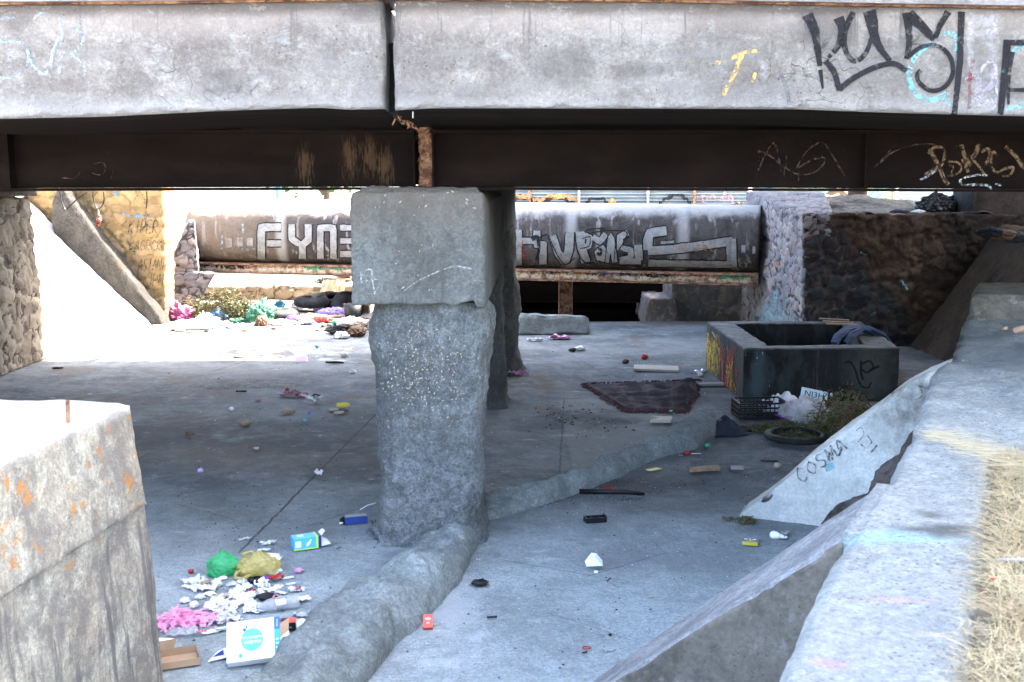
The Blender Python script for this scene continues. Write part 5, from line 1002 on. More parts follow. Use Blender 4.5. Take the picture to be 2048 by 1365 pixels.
def scrap(a, b, seed, th=.006):
    m = MB(); rr = random.Random(seed); n = rr.randint(5, 8); pts = [(a * .5 * rr.uniform(.55, 1.1) * math.cos(2 * math.pi * k / n), b * .5 * rr.uniform(.55, 1.1) * math.sin(2 * math.pi * k / n)) for k in range(n)]
    vs = [(x, y, 0) for x, y in pts] + [(x * .9, y * .9, th * rr.uniform(.6, 1.6)) for x, y in pts]
    return m.add(vs, [tuple(range(n - 1, -1, -1)), tuple(range(n, 2 * n))] + [(k, (k + 1) % n, n + (k + 1) % n, n + k) for k in range(n)])
def stick(l, r, seed, bend=.02):
    rr = random.Random(seed); return MB().tube([(-l / 2, 0, r), (-l / 6, rr.uniform(-bend, bend), r * 1.2), (l / 6, rr.uniform(-bend, bend), r * 1.5), (l / 2, 0, r)], [r, r * .95, r * .85, r * .7], 6)
def bag(rx, ry, rz, seed, knot=True, sub=5, fold=.12):
    m = MB()
    def f(v):
        q = v + Vector((seed * 2.7, seed, 0)); a = math.atan2(v.y, v.x)
        k = 1 + .22 * noise.noise(q * 1.3) + fold * (1.3 * abs(noise.noise(q * Vector((3.1, 3.1, 1.6)))) + .8 * abs(noise.noise(q * Vector((7, 7, 3.5)))) + .5 * abs(noise.noise(q * 14)) + .25 * abs(noise.noise(q * 26))) - fold * .5
        if knot and v.z > .4: k *= 1 + .05 * math.sin(a * 9)
        p = Vector((v.x * rx * k, v.y * ry * k, v.z * rz * k))
        if knot and v.z > .9: p.z += rz * (v.z - .9) * 3.5; p.x *= .8; p.y *= .8
        p.z = max(p.z, -rz * .55 + .02 * noise.noise(q * 4)) + rz * .55; return p
    return m.ico(sub, f)
def cap_(r, h): return MB().lathe([(r, 0), (r * 1.02, h * .5), (r * .97, h * .9), (r * .8, h)], 18)
def boxm(a, b, c, mi=0): return MB().box((-a / 2, -b / 2, 0), (a / 2, b / 2, c), mi)
# --- text helper: real flat lettering lying on a face (local frame matrix)
def text(s, size, mat, parent, Mx, name='lettering', ax='CENTER'):
    cu = bpy.data.curves.new('t', 'FONT'); cu.body = s; cu.size = size; cu.align_x = ax; cu.align_y = 'CENTER'; cu.resolution_u = 2
    o = bpy.data.objects.new('t', cu); COL.objects.link(o); bpy.context.view_layer.update()
    me = bpy.data.meshes.new_from_object(o.evaluated_get(bpy.context.evaluated_depsgraph_get())); bpy.data.objects.remove(o); me.materials.clear(); me.materials.append(mat)
    q = bpy.data.objects.new(name, me); COL.objects.link(q); q.parent = parent; q.matrix_local = Mx; return q
I_blue = plain('printed light blue', (.03, .30, .60), .5, .05); I_dblue = plain('printed dark blue', (.02, .10, .30), .5, .05); I_teal = plain('printed cyan', (.08, .42, .68), .45, .1); I_lime = plain('printed lime', (.40, .70, .08), .5, .1); I_navy = plain('printed navy', (.015, .03, .14), .45, .1); I_card = plain('printed blue card', (.02, .05, .22), .45, .2)
I_dgreen = plain('printed green', (.01, .25, .13), .5); I_blk = plain('printed black', (.01, .01, .012), .4); I_redb = plain('printed red', (.60, .08, .05), .45, .1); I_purple = plain('printed purple', (.15, .05, .35), .5); I_pale = plain('printed pale', (.6, .75, .82), .5, .1)
# --- white router carton, upside-down print
a = g0(505, 1322); bL = thing('router_carton', 'white carton with a round light blue print lying upside down by the kerb', 'carton', (a.x, a.y, .012), R(11))
def kid(o, p): o.parent = p; return o
kid(boxm(.285, .235, .055).build('carton_body', M_white, world=False), bL); bL.rotation_euler = (R(42), R(-4), R(9)); bL.location.z = .095; bL.scale = (.88, .98, 1)
kid(MB().box((.1435, -.117, -.001), (.178, .117, .0565)).build('printed_side', I_blue, world=False), bL)
kid(MB().box((.1435, .045, .0568), (.178, .117, .0578)).build('dark_band', I_dblue, world=False), bL)
kid(MB().add([(.17, -.117, .002), (.25, -.06, .03), (.23, .03, .05), (.17, -.01, .05)], [(0, 1, 2, 3)]).add([(.17, -.117, -.001), (.25, -.06, .027), (.23, .03, .047), (.17, -.01, .047)], [(3, 2, 1, 0)]).build('open_flap', M_white, world=False), bL)
kid(MB().add([(.17, -.01, .05), (.23, .03, .05), (.235, .10, .06), (.17, .07, .055)], [(0, 1, 2, 3)]).add([(.17, -.01, .047), (.23, .03, .047), (.235, .10, .057), (.17, .07, .052)], [(3, 2, 1, 0)]).build('inner_flap', M_kraft, world=False), bL)
def disc(x, y, r, z, mt, nm='printed_disc'): kid(MB().lathe([(r, z), (r, z + .0012)], 40, M=Matrix.Translation((x, y, 0))).build(nm, mt, world=False), bL)
disc(.01, .0, .073, .055, I_pale); disc(.01, .0, .066, .0565, I_teal); disc(-.06, -.085, .012, .055, I_blue); disc(-.035, .062, .010, .0577, I_dblue); disc(-.022, .078, .007, .0577, I_dblue)
def TM(x, y, z, a=180): return Matrix.Translation((x, y, z)) @ Matrix.Rotation(R(a), 4, 'Z')
text('modem', .034, M_white, bL, TM(.012, -.016, .0582)); text('inalámbrico', .026, M_white, bL, TM(.012, .012, .0582)); text('infinitum', .022, I_teal, bL, TM(.075, .098, .0562)); text('TELMEX', .014, I_dblue, bL, TM(-.06, .098, .0562)); text('infinitum', .015, I_teal, bL, TM(.085, -.095, .0562))
for k in range(4): kid(MB().box((.152, -.09 + k * .024, .0568), (.17, -.082 + k * .024, .0575)).build('printed_line', I_pale, world=False), bL)
text('Conecta', .013, M_white, bL, TM(.161, .08, .0585, 90))
# --- shallow kraft tray
a = g0(352, 1328); tr = thing('cardboard_tray', 'open shallow brown cardboard tray with a round hole', 'cardboard box', (a.x, a.y, .012), R(22))
m = MB(); W_, D_, T_ = .235, .165, .0025; m.box((-W_ / 2, -D_ / 2, 0), (W_ / 2, D_ / 2, T_))
m.build
kid(m.build('base', M_kraft, world=False), tr)
for (p, q) in (((-W_ / 2, -D_ / 2, T_), (-W_ / 2 + T_, D_ / 2, .05)), ((W_ / 2 - T_, -D_ / 2, T_), (W_ / 2, D_ / 2, .04)), ((-W_ / 2 + T_, D_ / 2 - T_, T_), (W_ / 2 - T_, D_ / 2, .045)), ((-W_ / 2 + T_, -D_ / 2, T_), (W_ / 2 - T_, -D_ / 2 + T_, .038))): kid(MB().box(p, q).build('side_flap', M_kraft, world=False), tr)
kid(MB().lathe([(.014, T_ + .0005), (.014, T_ + .0012)], 24, M=Matrix.Translation((.0, -.01, 0))).build('hole', M_gray, world=False), tr)
kid(MB().add([(-W_ / 2, D_ / 2, .045), (.0, D_ / 2, .045), (.02, D_ / 2 + .03, .085), (-W_ / 2 + .02, D_ / 2 + .03, .08)], [(0, 1, 2, 3), (3, 2, 1, 0)]).build('raised_flap', M_kraftd, world=False), tr)
# --- blue and green lamp carton
a = g0(612, 1098); c1 = thing('lamp_carton', 'bright blue and lime carton with its white end torn open', 'carton', (a.x, a.y, .012), R(24))
kid(boxm(.19, .10, .085).build('carton_body', I_teal, world=False), c1); kid(MB().box((.062, -.0512, -.0005), (.078, .0512, .0862)).build('lime_band', I_lime, world=False), c1); kid(MB().box((.078, -.0518, -.001), (.1, .0518, .0868)).build('navy_band', I_navy, world=False), c1)
kid(MB().box((-.0955, -.0505, -.001), (.062, -.0495, .008)).build('lime_edge', I_lime, world=False), c1); kid(MB().box((-.085, -.0515, .02), (-.045, -.0502, .065)).build('white_label', M_white, world=False), c1); kid(MB().box((-.06, -.01, .0852), (-.015, .03, .0862)).build('white_label', I_pale, world=False), c1)
kid(MB().lathe([(.001, -.03), (.010, -.015), (.012, 0), (.006, .02), (.006, .03)], 12, M=Matrix.Translation((.01, -.0515, .045)) @ Matrix.Rotation(R(35), 4, 'Y') @ Matrix.Diagonal((1, .08, 1, 1))).build('printed_lamp', M_white, world=False), c1)
kid(MB().add([(.1, -.05, .01), (.175, -.03, .012), (.16, .04, .03), (.1, .05, .06)], [(0, 1, 2, 3), (3, 2, 1, 0)]).add([(.1, .05, .085), (.1, -.05, .085), (.135, -.02, .11), (.13, .04, .11)], [(0, 1, 2, 3), (3, 2, 1, 0)]).build('torn_flap', M_white, world=False), c1)
# --- dark blue carton + bits
a = g0(712, 1048); c2 = thing('blue_carton', 'crushed dark blue carton lying left of the pier foot', 'carton', (a.x, a.y, .01), R(16))
kid(boxm(.17, .065, .055).build('carton_body', I_card, world=False), c2); kid(MB().box((-.08, -.03, .0552), (.08, .032, .0565)).build('worn_top', M_gray, world=False), c2); kid(MB().add([(-.085, -.03, 0), (-.12, -.035, .01), (-.12, .03, .03), (-.085, .03, .05)], [(0, 1, 2, 3), (3, 2, 1, 0)]).build('torn_flap', I_blk, world=False), c2); kid(crumple(.014, 3).build('tissue', M_white, world=False), c2).location = (-.115, -.03, .01)
# --- red and black phone carton
a = g0(572, 1262); c3 = thing('phone_carton', 'small red and black carton with a picture of a phone', 'carton', (a.x, a.y, .012), R(8))
kid(boxm(.115, .075, .05).build('carton_body', I_blk, world=False), c3); kid(MB().box((-.045, -.0372, .0502), (.0575, .0375, .052)).build('red_top', I_redb, world=False), c3); kid(MB().box((-.03, -.02, .0524), (.012, .022, .0545)).build('printed_phone', I_blk, world=False), c3).rotation_euler = (0, 0, R(-20))
text('MINI POWER 500', .0095, M_white, c3, Matrix.Translation((0, -.0378, .022)) @ Matrix.Rotation(R(90), 4, 'X')); kid(sheet(.04, .03, 3, .012).build('pink_tape', M_pink, world=False), c3).location = (-.07, .0, .0)
# --- small red matchbox right of the kerb
a = g0(856, 1262); c4 = thing('red_packet', 'small bright red packet with white print right of the kerb', 'packet', (a.x, a.y, .012), R(3))
kid(boxm(.056, .03, .085).build('packet_body', I_redb, world=False), c4); c4.rotation_euler = (R(-50), 0, R(3)); text('RED', .02, M_white, c4, Matrix.Translation((0, -.0155, .055)) @ Matrix.Rotation(R(90), 4, 'X')); text('50', .018, M_white, c4, Matrix.Translation((0, -.0155, .03)) @ Matrix.Rotation(R(90), 4, 'X'))
# --- yellow and black flat carton + bulb
a = g0(1500, 1090); c5 = thing('yellow_carton', 'flat black and yellow carton lying near the light bulb', 'carton', (a.x, a.y, .012), R(-12))
kid(boxm(.105, .10, .018).build('carton_body', M_yel, world=False), c5); kid(MB().box((-.0515, -.02, .0182), (.0515, .0495, .0195)).build('black_panel', I_blk, world=False), c5); kid(MB().box((-.006, .005, .0197), (.006, .045, .0207)).build('yellow_mark', M_yel, world=False), c5)
text('SUPER', .016, M_white, c5, Matrix.Translation((0, -.004, .0205))); text('EXTRA', .011, M_white, c5, Matrix.Translation((0, -.016, .0205)));
for s_ in (-1, 1): kid(MB().box((s_ * .03 - .012, .02, .0197), (s_ * .03 + .012, .034, .0205)).build('pale_mark', M_white, world=False), c5)
a = g0(1556, 1080); bu = thing('light_bulb', 'white plastic light bulb lying on the floor beside the near buttress', 'light bulb', (a.x, a.y, .03), R(-35))
Mx = Matrix.Rotation(R(90), 4, 'Y'); 
kid(MB().lathe([(.002, -.062), (.018, -.058), (.028, -.045), (.031, -.03), (.028, -.012), (.021, .005), (.018, .015)], 24, M=Mx).build('globe', M_foam, smooth=True, world=False), bu); kid(MB().lathe([(.018, .015), (.015, .03), (.0135, .05)], 24, M=Mx).build('collar', M_white, smooth=True, world=False), bu); kid(MB().lathe([(.0125, .05), (.0135, .055), (.0125, .06), (.0135, .065), (.006, .075)], 20, M=Mx).build('screw_base', M_foil, smooth=True, world=False), bu)
put(crumple(.035, 41, .5), 'foil_scrap', 'crumpled silver foil scrap just right of the light bulb', 'foil', 1572, 1072, M_foil)
# --- bags in the near heap
green = put(bag(.105, .085, .08, 2, fold=.17), 'green_plastic_bag', 'bright green plastic bag filled with rubbish at the top of the near heap', 'plastic bag', 447, 1150, F_green, .3)
yb_ = put(bag(.135, .095, .08, 5, fold=.16), 'yellow_plastic_bag', 'limp translucent yellow plastic bag with open handles beside the green bag', 'plastic bag', 517, 1150, F_yell, .4, kids=['bag_body', ('handle', MB().tube([(-.1, -.03, .05), (-.15, -.06, .045), (-.17, -.09, .02), (-.12, -.105, .015), (-.07, -.08, .02), (-.05, -.05, .04)], .012, 8), F_yell), ('handle', MB().tube([(-.06, .05, .1), (-.09, .09, .11), (-.03, .1, .12), (.0, .06, .11)], .011, 8), F_yell)])
put(bag(.055, .035, .022, 8, False, 4, .3), 'black_bag', 'small crumpled black plastic bag below the yellow bag', 'plastic bag', 512, 1168, F_blk, .2)
pk = MB(); rr = random.Random(12)
for _ in range(320):                                        # shredded pink strips
    x, y = rr.gauss(0, .075), rr.gauss(0, .06); h = max(.01, .07 * math.exp(-(x * x + y * y) / .009)); p = Vector((x, y, h * rr.uniform(.3, 1.))); d = Vector((rr.uniform(-1, 1), rr.uniform(-1, 1), rr.uniform(-.4, .4))).normalized(); w_2 = d.cross(Vector((0, 0, 1))).normalized() * .008; l = rr.uniform(.02, .05)
    q = [p - d * l, p + Vector((0, 0, .015)), p + d * l + Vector((0, 0, -.005))]; pk.add([q[0] - w_2, q[0] + w_2, q[1] + w_2, q[1] - w_2, q[2] + w_2, q[2] - w_2], [(0, 1, 2, 3), (3, 2, 4, 5)])
put(pk, 'shredded_pink_bag', 'heap of torn pink plastic strips in front of the left concrete block', 'plastic bag', 362, 1248, F_pink, 0, kids=['strips', ('bag_body', bag(.09, .07, .03, 11, False, 4, .35), F_pink)])
put(sheet(.12, .1, 8, .02), 'pink_sheet', 'pale pink plastic scrap below the shredded pink strips', 'plastic scrap', 413, 1248, F_pink, .3, z=.03)
put(sheet(.17, .09, 9, .02), 'clear_sheet', 'crinkled clear plastic sheet at the lower edge of the pink strips', 'plastic scrap', 365, 1272, F_clear, .2, z=.02)
put(sheet(.05, .02, 10, .01), 'magenta_scrap', 'magenta wrapper lying on white card below the pink strips', 'wrapper', 405, 1274, M_pink, .4, z=.03)
for (px, py, w2, d2, rz, lb, band) in ((326, 1248, .13, .17, .35, 'white card with a green stripe by the left concrete block', 1), (430, 1266, .15, .05, .5, 'long white card with a dark green edge in front of the pink strips', 2)):
    put(sheet(w2, d2, 2, .004), 'printed_card', lb, 'card', px, py, M_white, rz, kids=['card', ('green_stripe', MB().box((-.03, -d2 * .45, .009), (-.022, d2 * .45, .0105)) if band == 1 else MB().box((.0, -.025, .01), (.075, -.015, .0115)), I_dgreen)])
put(MB().lathe([(.022, -.06), (.022, .06)], 18, M=Matrix.Translation((0, 0, .022)) @ Matrix.Rotation(R(90), 4, 'Y')), 'paper_roll', 'short white paper roll behind the brown tray', 'paper roll', 325, 1296, M_white, -.1)
put(MB().add([(-.05, -.06, 0), (.06, -.03, .01), (.055, .06, .035), (-.01, .03, .02)], [(0, 1, 2, 3), (3, 2, 1, 0)]).add([(-.03, -.03, .012), (.03, -.015, .018), (.02, .03, .027), (-.0, .01, .022)], [(0, 1, 2, 3)], 1), 'patterned_card', 'folded white card with blue pattern left of the router carton', 'card', 438, 1318, [M_white, I_card], .1, smooth=False)
put(MB().box((-.06, -.035, .0), (.06, .035, .012)).box((-.045, -.025, .012), (.045, .025, .035)), 'foam_tray', 'white foam food tray above the yellow bag', 'food tray', 545, 1122, M_foam, -.15)
put(sheet(.085, .035, 5, .008), 'receipt', 'white printed paper slip just behind the yellow bag', 'paper slip', 528, 1104, M_white, .1); put(sheet(.10, .05, 6, .02), 'folded_paper', 'folded white paper at the upper tip of the near heap', 'paper', 537, 1092, M_white, .4)
put(sheet(.09, .03, 15, .012), 'white_wrapper', 'small white wrapper on the floor joint above the near heap', 'wrapper', 490, 1082, M_whited, .9)
put(cap_(.018, .022), 'red_bottle_top', 'red bottle cap on bare floor left of the green bag', 'bottle cap', 382, 1149, M_red)
# snack wrapper
put(sheet(.12, .06, 21, .022), 'snack_wrapper', 'red and yellow snack wrapper right of the black bag', 'wrapper', 548, 1166, M_red, .5, z=.03, kids=['foil', ('yellow_print', sheet(.05, .018, 22, .012), M_yel), ('purple_edge', MB().box((-.06, -.03, .004), (-.04, .02, .024)), I_purple)])
# clear bottle
a = g0(560, 1222); bo = thing('clear_bottle', 'clear plastic drink bottle lying across the near heap', 'bottle', (a.x, a.y, .045), R(24))
kid(MB().lathe([(.013, -.14), (.014, -.125), (.02, -.11), (.036, -.075), (.04, -.05), (.037, -.01), (.04, .02), (.04, .10), (.036, .115)], 28, M=Matrix.Rotation(R(90), 4, 'Y')).build('bottle_body', F_clear, smooth=True, world=False), bo); kid(MB().lathe([(.0405, -.03), (.0395, .0), (.0412, .03)], 28, M=Matrix.Rotation(R(90), 4, 'Y'), cap=False).build('bottle_label', M_foil, smooth=True, world=False), bo)
put(sheet(.13, .06, 31, .012), 'white_envelope', 'white paper with pink edge at the bottom of the clear bottle', 'paper', 598, 1206, M_white, .45, z=.02); put(MB().tube([(-.07, -.03, .01), (-.02, -.04, .02), (.02, -.02, .05), (.03, .03, .06), (.05, .05, .03), (.09, .02, .02)], .006, 6), 'pink_ribbon', 'twisted pink ribbon around the neck of the clear bottle', 'ribbon', 540, 1215, M_pink, .1)
put(crumple(.06, 17, .4), 'black_scrap', 'blackened peel between the bottle and the tissues', 'scrap', 534, 1202, M_char, .2)
put(MB().box((-.055, -.04, 0), (.05, .04, .03)).box((-.03, -.02, .03), (-.005, .02, .045)).box((.01, -.02, .03), (.03, .02, .045)), 'moulded_tray', 'white moulded foam tray beside the lower kerb', 'food tray', 610, 1258, M_foam, .35, tilt=(.1, .1)); put(sheet(.06, .03, 33, .014), 'green_bag_corner', 'pale green plastic scrap on the edge of the lower kerb', 'plastic scrap', 642, 1240, F_tea, .2, z=.05); put(sheet(.12, .05, 34, .02), 'torn_bag', 'white torn plastic strip above the moulded foam tray', 'plastic scrap', 605, 1236, F_white, -.2, z=.01)
put(sheet(.09, .04, 36, .02), 'pink_stained_paper', 'crumpled white paper with pink stain above the clear bottle', 'paper', 596, 1186, M_whited, .3, kids=['paper', ('pink_stain', sheet(.03, .035, 37, .026), M_pink)]); put(crumple(.035, 38, .6), 'pink_tissue', 'small pink and white tissue ball at the right tip of the near heap', 'tissue', 597, 1148, M_mauve, .3)
put(MB().tube([(-.03, 0, .015), (0, .003, .016), (.03, 0, .014)], .014, 8), 'paper_tube', 'short brown cardboard tube among the tissues below the green bag', 'tube', 412, 1176, M_kraft, .9, z=.02)
for k_, (px_, py_, a_, b_, mt_, lb_) in enumerate(((410, 1183, .13, .07, M_white, 'wide white napkin below the green bag'), (487, 1200, .15, .06, M_white, 'long white napkin in the middle of the near heap'), (383, 1170, .1, .07, M_whited, 'creased grey white paper at the left tip of the near heap'), (455, 1240, .14, .09, F_white, 'crumpled white bag between the pink strips and the bottle'), (525, 1178, .12, .05, M_white, 'folded white napkin under the black bag'))): put(sheet(a_, b_, 200 + k_, .035, n=18), 'paper_napkin', lb_, 'napkin', px_, py_, mt_, k_ * .5)
rr = random.Random(77); TL = 'crumpled white tissue in the near heap of litter'
for (px, py, s) in ((382, 1180, .05), (398, 1174, .045), (434, 1174, .05), (444, 1162, .04), (466, 1192, .05), (478, 1184, .05), (494, 1180, .045), (504, 1196, .05), (520, 1190, .04), (541, 1184, .045), (556, 1178, .035), (545, 1150, .04), (558, 1146, .035), (575, 1160, .03), (582, 1172, .035), (420, 1192, .04), (400, 1200, .045), (436, 1205, .05), (452, 1212, .05), (470, 1216, .06), (420, 1222, .06), (440, 1232, .06), (456, 1226, .05), (486, 1208, .055), (500, 1212, .05), (512, 1224, .05), (428, 1246, .05), (530, 1196, .04), (388, 1216, .045), (370, 1208, .04), (505, 1240 - 18, .045), (492, 1172, .035), (470, 1172, .035), (562, 1190, .03), (450, 1248, .04)):
    k = rr.randint(0, 999); q = crumple(s * .85, k, rr.uniform(.35, .6), .5) if rr.random() < .22 else sheet(s * rr.uniform(1.6, 2.9), s * rr.uniform(.8, 1.7), k, s * rr.uniform(.15, .4), n=16)
    put(q, 'crumpled_tissue', TL, 'tissue', px, py, M_white if rr.random() < .6 else M_whited, rr.uniform(0, 3), group='tissues in the near heap')
for (px, py, w2, d2, rz, mt, lb) in ((505, 1226, .11, .06, .2, M_white, 'smooth white napkin left of the bottle neck'), (398, 1165, .1, .08, .5, M_whited, 'newspaper scrap at the left edge of the near heap'), (445, 1198, .13, .04, .25, M_beige, 'brown stained paper below the green bag'), (475, 1172, .12, .03, .35, F_white, 'narrow white plastic strip under the yellow bag'), (433, 1225, .10, .09, .1, F_white, 'white bag with a small yellow mark beside the shredded strips'), (505, 1190, .05, .04, .1, M_red, 'tiny red wrapper among the tissues'), (468, 1258 - 14, .09, .05, -.4, M_white, 'white napkin right of the shredded pink strips')):
    put(sheet(w2, d2, rr.randint(0, 99), .02), 'paper_scrap', lb, 'paper', px, py, mt, rz)
# --- right floor
put(MB().lathe([(.001, 0), (.055, .003), (.062, .012), (.05, .018), (.02, .014), (.002, .012)], 6), 'black_plastic_disc', 'black six sided plastic lid right of the lower kerb', 'lid', 960, 1172, M_blk, .3, smooth=False); put(stick(.05, .004, 3), 'dark_twig', 'short dark twig by the black six sided lid', 'twig', 945, 1174, M_char, .4)
put(MB().tube([(-.03, 0, .008), (.03, 0, .008)], .007, 8), 'pen_stub', 'short dark blue pen stub below the black lid', 'pen', 984, 1241, M_clothb, .2)
put(MB().add([(-.055, -.05, 0), (.055, -.045, 0), (.06, .005, .02), (.0, .09, .045), (-.01, .09, .03), (-.06, .0, .02), (0, -.04, .06), (.02, 0, .07)], [(0, 1, 6), (1, 2, 6), (2, 7, 6), (2, 3, 7), (3, 4, 7), (4, 5, 6), (4, 6, 7), (5, 0, 6), (0, 5, 4, 3, 2, 1)]), 'white_pouch', 'small knotted white plastic pouch on the right floor', 'pouch', 1192, 1150, M_foam, .1, smooth=False, kids=['pouch_body', ('knot', crumple(.014, 3, .8), M_foam)]).children[-1].location = (.0, .095, .03)
put(cap_(.014, .012), 'blue_bottle_top', 'blue bottle cap just above the white pouch', 'bottle cap', 1184, 1118, M_blue)
put(stick(.06, .006, 5, .004), 'brown_stick', 'short reddish brown stick below the white pouch', 'stick', 1218, 1165, M_brown, 1.05); put(stick(.10, .003, 6, .003), 'thin_stick', 'thin pale straw stick on the right floor', 'stick', 1306, 1198, M_beige, 0)
put(MB().tube([(.022 * math.cos(k * .7), .017 * math.sin(k * .7), .006) for k in range(10)], .004, 6), 'red_ring', 'thin red plastic ring near the bottom edge', 'ring', 1173, 1302, M_red); put(stick(.03, .005, 4), 'black_stub', 'short black stub beside the red ring', 'scrap', 1168, 1310, M_char, .7); put(sheet(.07, .03, 44, .01), 'clear_flake', 'clear plastic flake right of the red ring', 'plastic scrap', 1218, 1306, F_clear, .3); put(crumple(.012, 5), 'black_pebble', 'small black lump near the bottom edge of the right floor', 'pebble', 1220, 1275, M_char)
m = MB(); m.box((-.08, -.045, 0), (.08, .045, .008)); m.box((-.08, -.045, .008), (.08, -.04, .04)); m.box((-.08, .04, .008), (.08, .045, .035)); m.box((-.08, -.04, .008), (-.075, .04, .04)); m.box((.075, -.04, .008), (.08, .04, .05)); m.box((-.03, -.04, .008), (-.027, .04, .03)); m.box((.03, -.04, .008), (.033, .04, .03))
put(m, 'black_tray', 'broken black plastic tray on the floor right of the pier', 'tray', 1190, 1046, M_blk, .2, smooth=False)
put(MB().tube([(-.26, .02, .018), (-.05, .0, .02), (.12, -.01, .02), (.27, -.045, .012)], [.02, .021, .02, .013], 9), 'charred_pole', 'long charred black pole lying on the right floor', 'pole', 1222, 991, M_blk, .02)
put(sheet(.09, .05, 45, .02), 'red_wrapper', 'red wrapper behind the charred black pole', 'wrapper', 1218, 983, M_red, .2); put(sheet(.06, .04, 46, .01), 'clear_wrapper', 'pale clear wrapper touching the left part of the charred pole', 'wrapper', 1196, 984, F_clear, .1)
put(sheet(.14, .07, 2, .004), 'yellow_card', 'bright yellow card at the edge of the curving kerb', 'card', 1307, 942, M_yel, .5)
put(MB().add([(-.15, -.035, 0), (.14, -.03, 0), (.15, .04, 0), (-.12, .04, 0), (-.15, -.035, .03), (.14, -.025, .035), (.15, .04, .035), (-.12, .04, .028)], [(3, 2, 1, 0), (4, 5, 6, 7), (0, 1, 5, 4), (1, 2, 6, 5), (2, 3, 7, 6), (3, 0, 4, 7)]), 'wood_offcut', 'light brown splintered wood offcut on the right floor', 'wood', 1408, 944, M_wood, .2, smooth=False)
put(boxm(.11, .05, .025), 'foam_strip', 'pale grey foam strip right of the wood offcut', 'foam', 1474, 941, M_gray, -.05, smooth=False); put(scrap(.17, .05, 7, .01), 'dark_strip', 'dark flat slat right of the wood offcut and above the foam strip', 'scrap', 1537, 926, M_char, -.35); put(crumple(.04, 47, .8), 'brown_white_scrap', 'small brown and white fruit scrap near the upper buttress', 'scrap', 1554, 938, M_beige)
put(crumple(.028, 48, .9, .2), 'red_ball', 'small red ball at the foot of the curving kerb', 'ball', 1374, 912, M_red); put(cap_(.028, .025), 'green_bottle_top', 'green cap right of the small red ball', 'bottle cap', 1415, 896, M_grn); put(scrap(.05, .04, 9), 'beige_disc', 'beige disc left of the small red ball', 'disc', 1362, 914, M_beige); put(stick(.1, .004, 9), 'white_straw', 'short white drinking straw right of the red ball', 'straw', 1393, 911, M_white, .1)
# cloth, crate, tyre, bag, plate
def clothm(a, b, seed, amp, n=40):
    m = MB()
    def f(u, v):
        x, y = (u - .5) * a, (v - .5) * b; r = ((u - .5) ** 2 + (v - .5) ** 2) * 4; q = Vector((x * 5, y * 5, seed))
        j = 1 + .25 * noise.noise(Vector((math.atan2(y, x) * 1.2, seed, 0)))
        return Vector((x * j, y * j, .01 + amp * max(0, 1 - r) ** .6 * (.35 + abs(noise.noise(q)) * 1.3 + .6 * abs(noise.noise(q * 2.3)))))
    vs, fs = grid(f, n, n); m.add(vs, fs); m.add([v - Vector((0, 0, .006)) for v in vs], [tuple(reversed(q)) for q in fs]); return m
put(clothm(.46, .34, 3, .14), 'dark_cloth', 'crumpled dark blue garment at the end of the curving kerb', 'clothing', 1448, 868, M_clothb, .3, kids=['cloth', ('red_trim', MB().tube([(-.06, .0, .11), (-.03, .03, .13), (-.01, .06, .12)], .008, 6), M_red)])
put(clothm(.3, .16, 5, .05), 'dark_rag', 'flat dark rag trailing right of the dark blue garment', 'rag', 1500, 862, M_clothb, .1)
cr = g0(1518, 834); ct = thing('plastic_crate', 'black slatted plastic crate by the front corner of the basin', 'crate', (cr.x, cr.y, .01), R(4))
m = MB(); w2, d2, h2 = .52, .34, .17
for s in (-1, 1):
    for k in range(4): m.box((-w2 / 2, s * d2 / 2 - .006, .01 + k * .05), (w2 / 2, s * d2 / 2 + .006, .03 + k * .05))
    for k in range(12): m.box((-w2 / 2 + k * w2 / 11 - .005, s * d2 / 2 - .0075, .0), (-w2 / 2 + k * w2 / 11 + .005, s * d2 / 2 + .0075, .178))
    for k in range(4): m.box((s * w2 / 2 - .006, -d2 / 2, .01 + k * .05), (s * w2 / 2 + .006, d2 / 2, .03 + k * .05))
    for k in range(8): m.box((s * w2 / 2 - .0075, -d2 / 2 + k * d2 / 7 - .005, .0), (s * w2 / 2 + .0075, -d2 / 2 + k * d2 / 7 + .005, .178))
kid(m.build('slatted_sides', M_blk, world=False), ct); m = MB()
for k in range(11): m.box((-w2 / 2 + .01 + k * .05 - .006, -d2 / 2, 0), (-w2 / 2 + .01 + k * .05 + .006, d2 / 2, .008))
for k in range(7): m.box((-w2 / 2, -d2 / 2 + .02 + k * .05 - .006, .001), (w2 / 2, -d2 / 2 + .02 + k * .05 + .006, .009))
kid(m.build('slatted_bottom', M_blk, world=False), ct)
def tyre(px, py, Rr, rr_, label, pos=None, tilt=(0, 0), rz=0, z=0, group='worn tyres'):
    m = MB(); n = 44; prof = []
    for k in range(15): a = R(-150 + 300 * k / 14); prof.append((math.cos(a), math.sin(a)))
    vs = []; fs = []
    P_ = [(Rr - rr_ + rr_ * c_ * 1.0, s_ * rr_ * .85) for c_, s_ in prof] + [(Rr - rr_ + rr_ * c_ * .86, s_ * rr_ * .72) for c_, s_ in reversed(prof)]
    kk = len(P_)
    for i in range(n):
        a = 2 * math.pi * i / n; q = 1 + (.012 if i % 2 else 0)
        for j, (r, h) in enumerate(P_): e = q if r > Rr - rr_ * .2 else 1; vs.append((r * e * math.cos(a), r * e * math.sin(a), h + rr_ * .85))
    for i in range(n):
        for j in range(kk): fs.append((i * kk + j, i * kk + (j + 1) % kk, ((i + 1) % n) * kk + (j + 1) % kk, ((i + 1) % n) * kk + j))
    m.add(vs, [tuple(reversed(f)) for f in fs]); return put(m, 'old_tyre', label, 'tyre', px, py, M_rub, rz, z + .01, tilt, group, pos=pos)
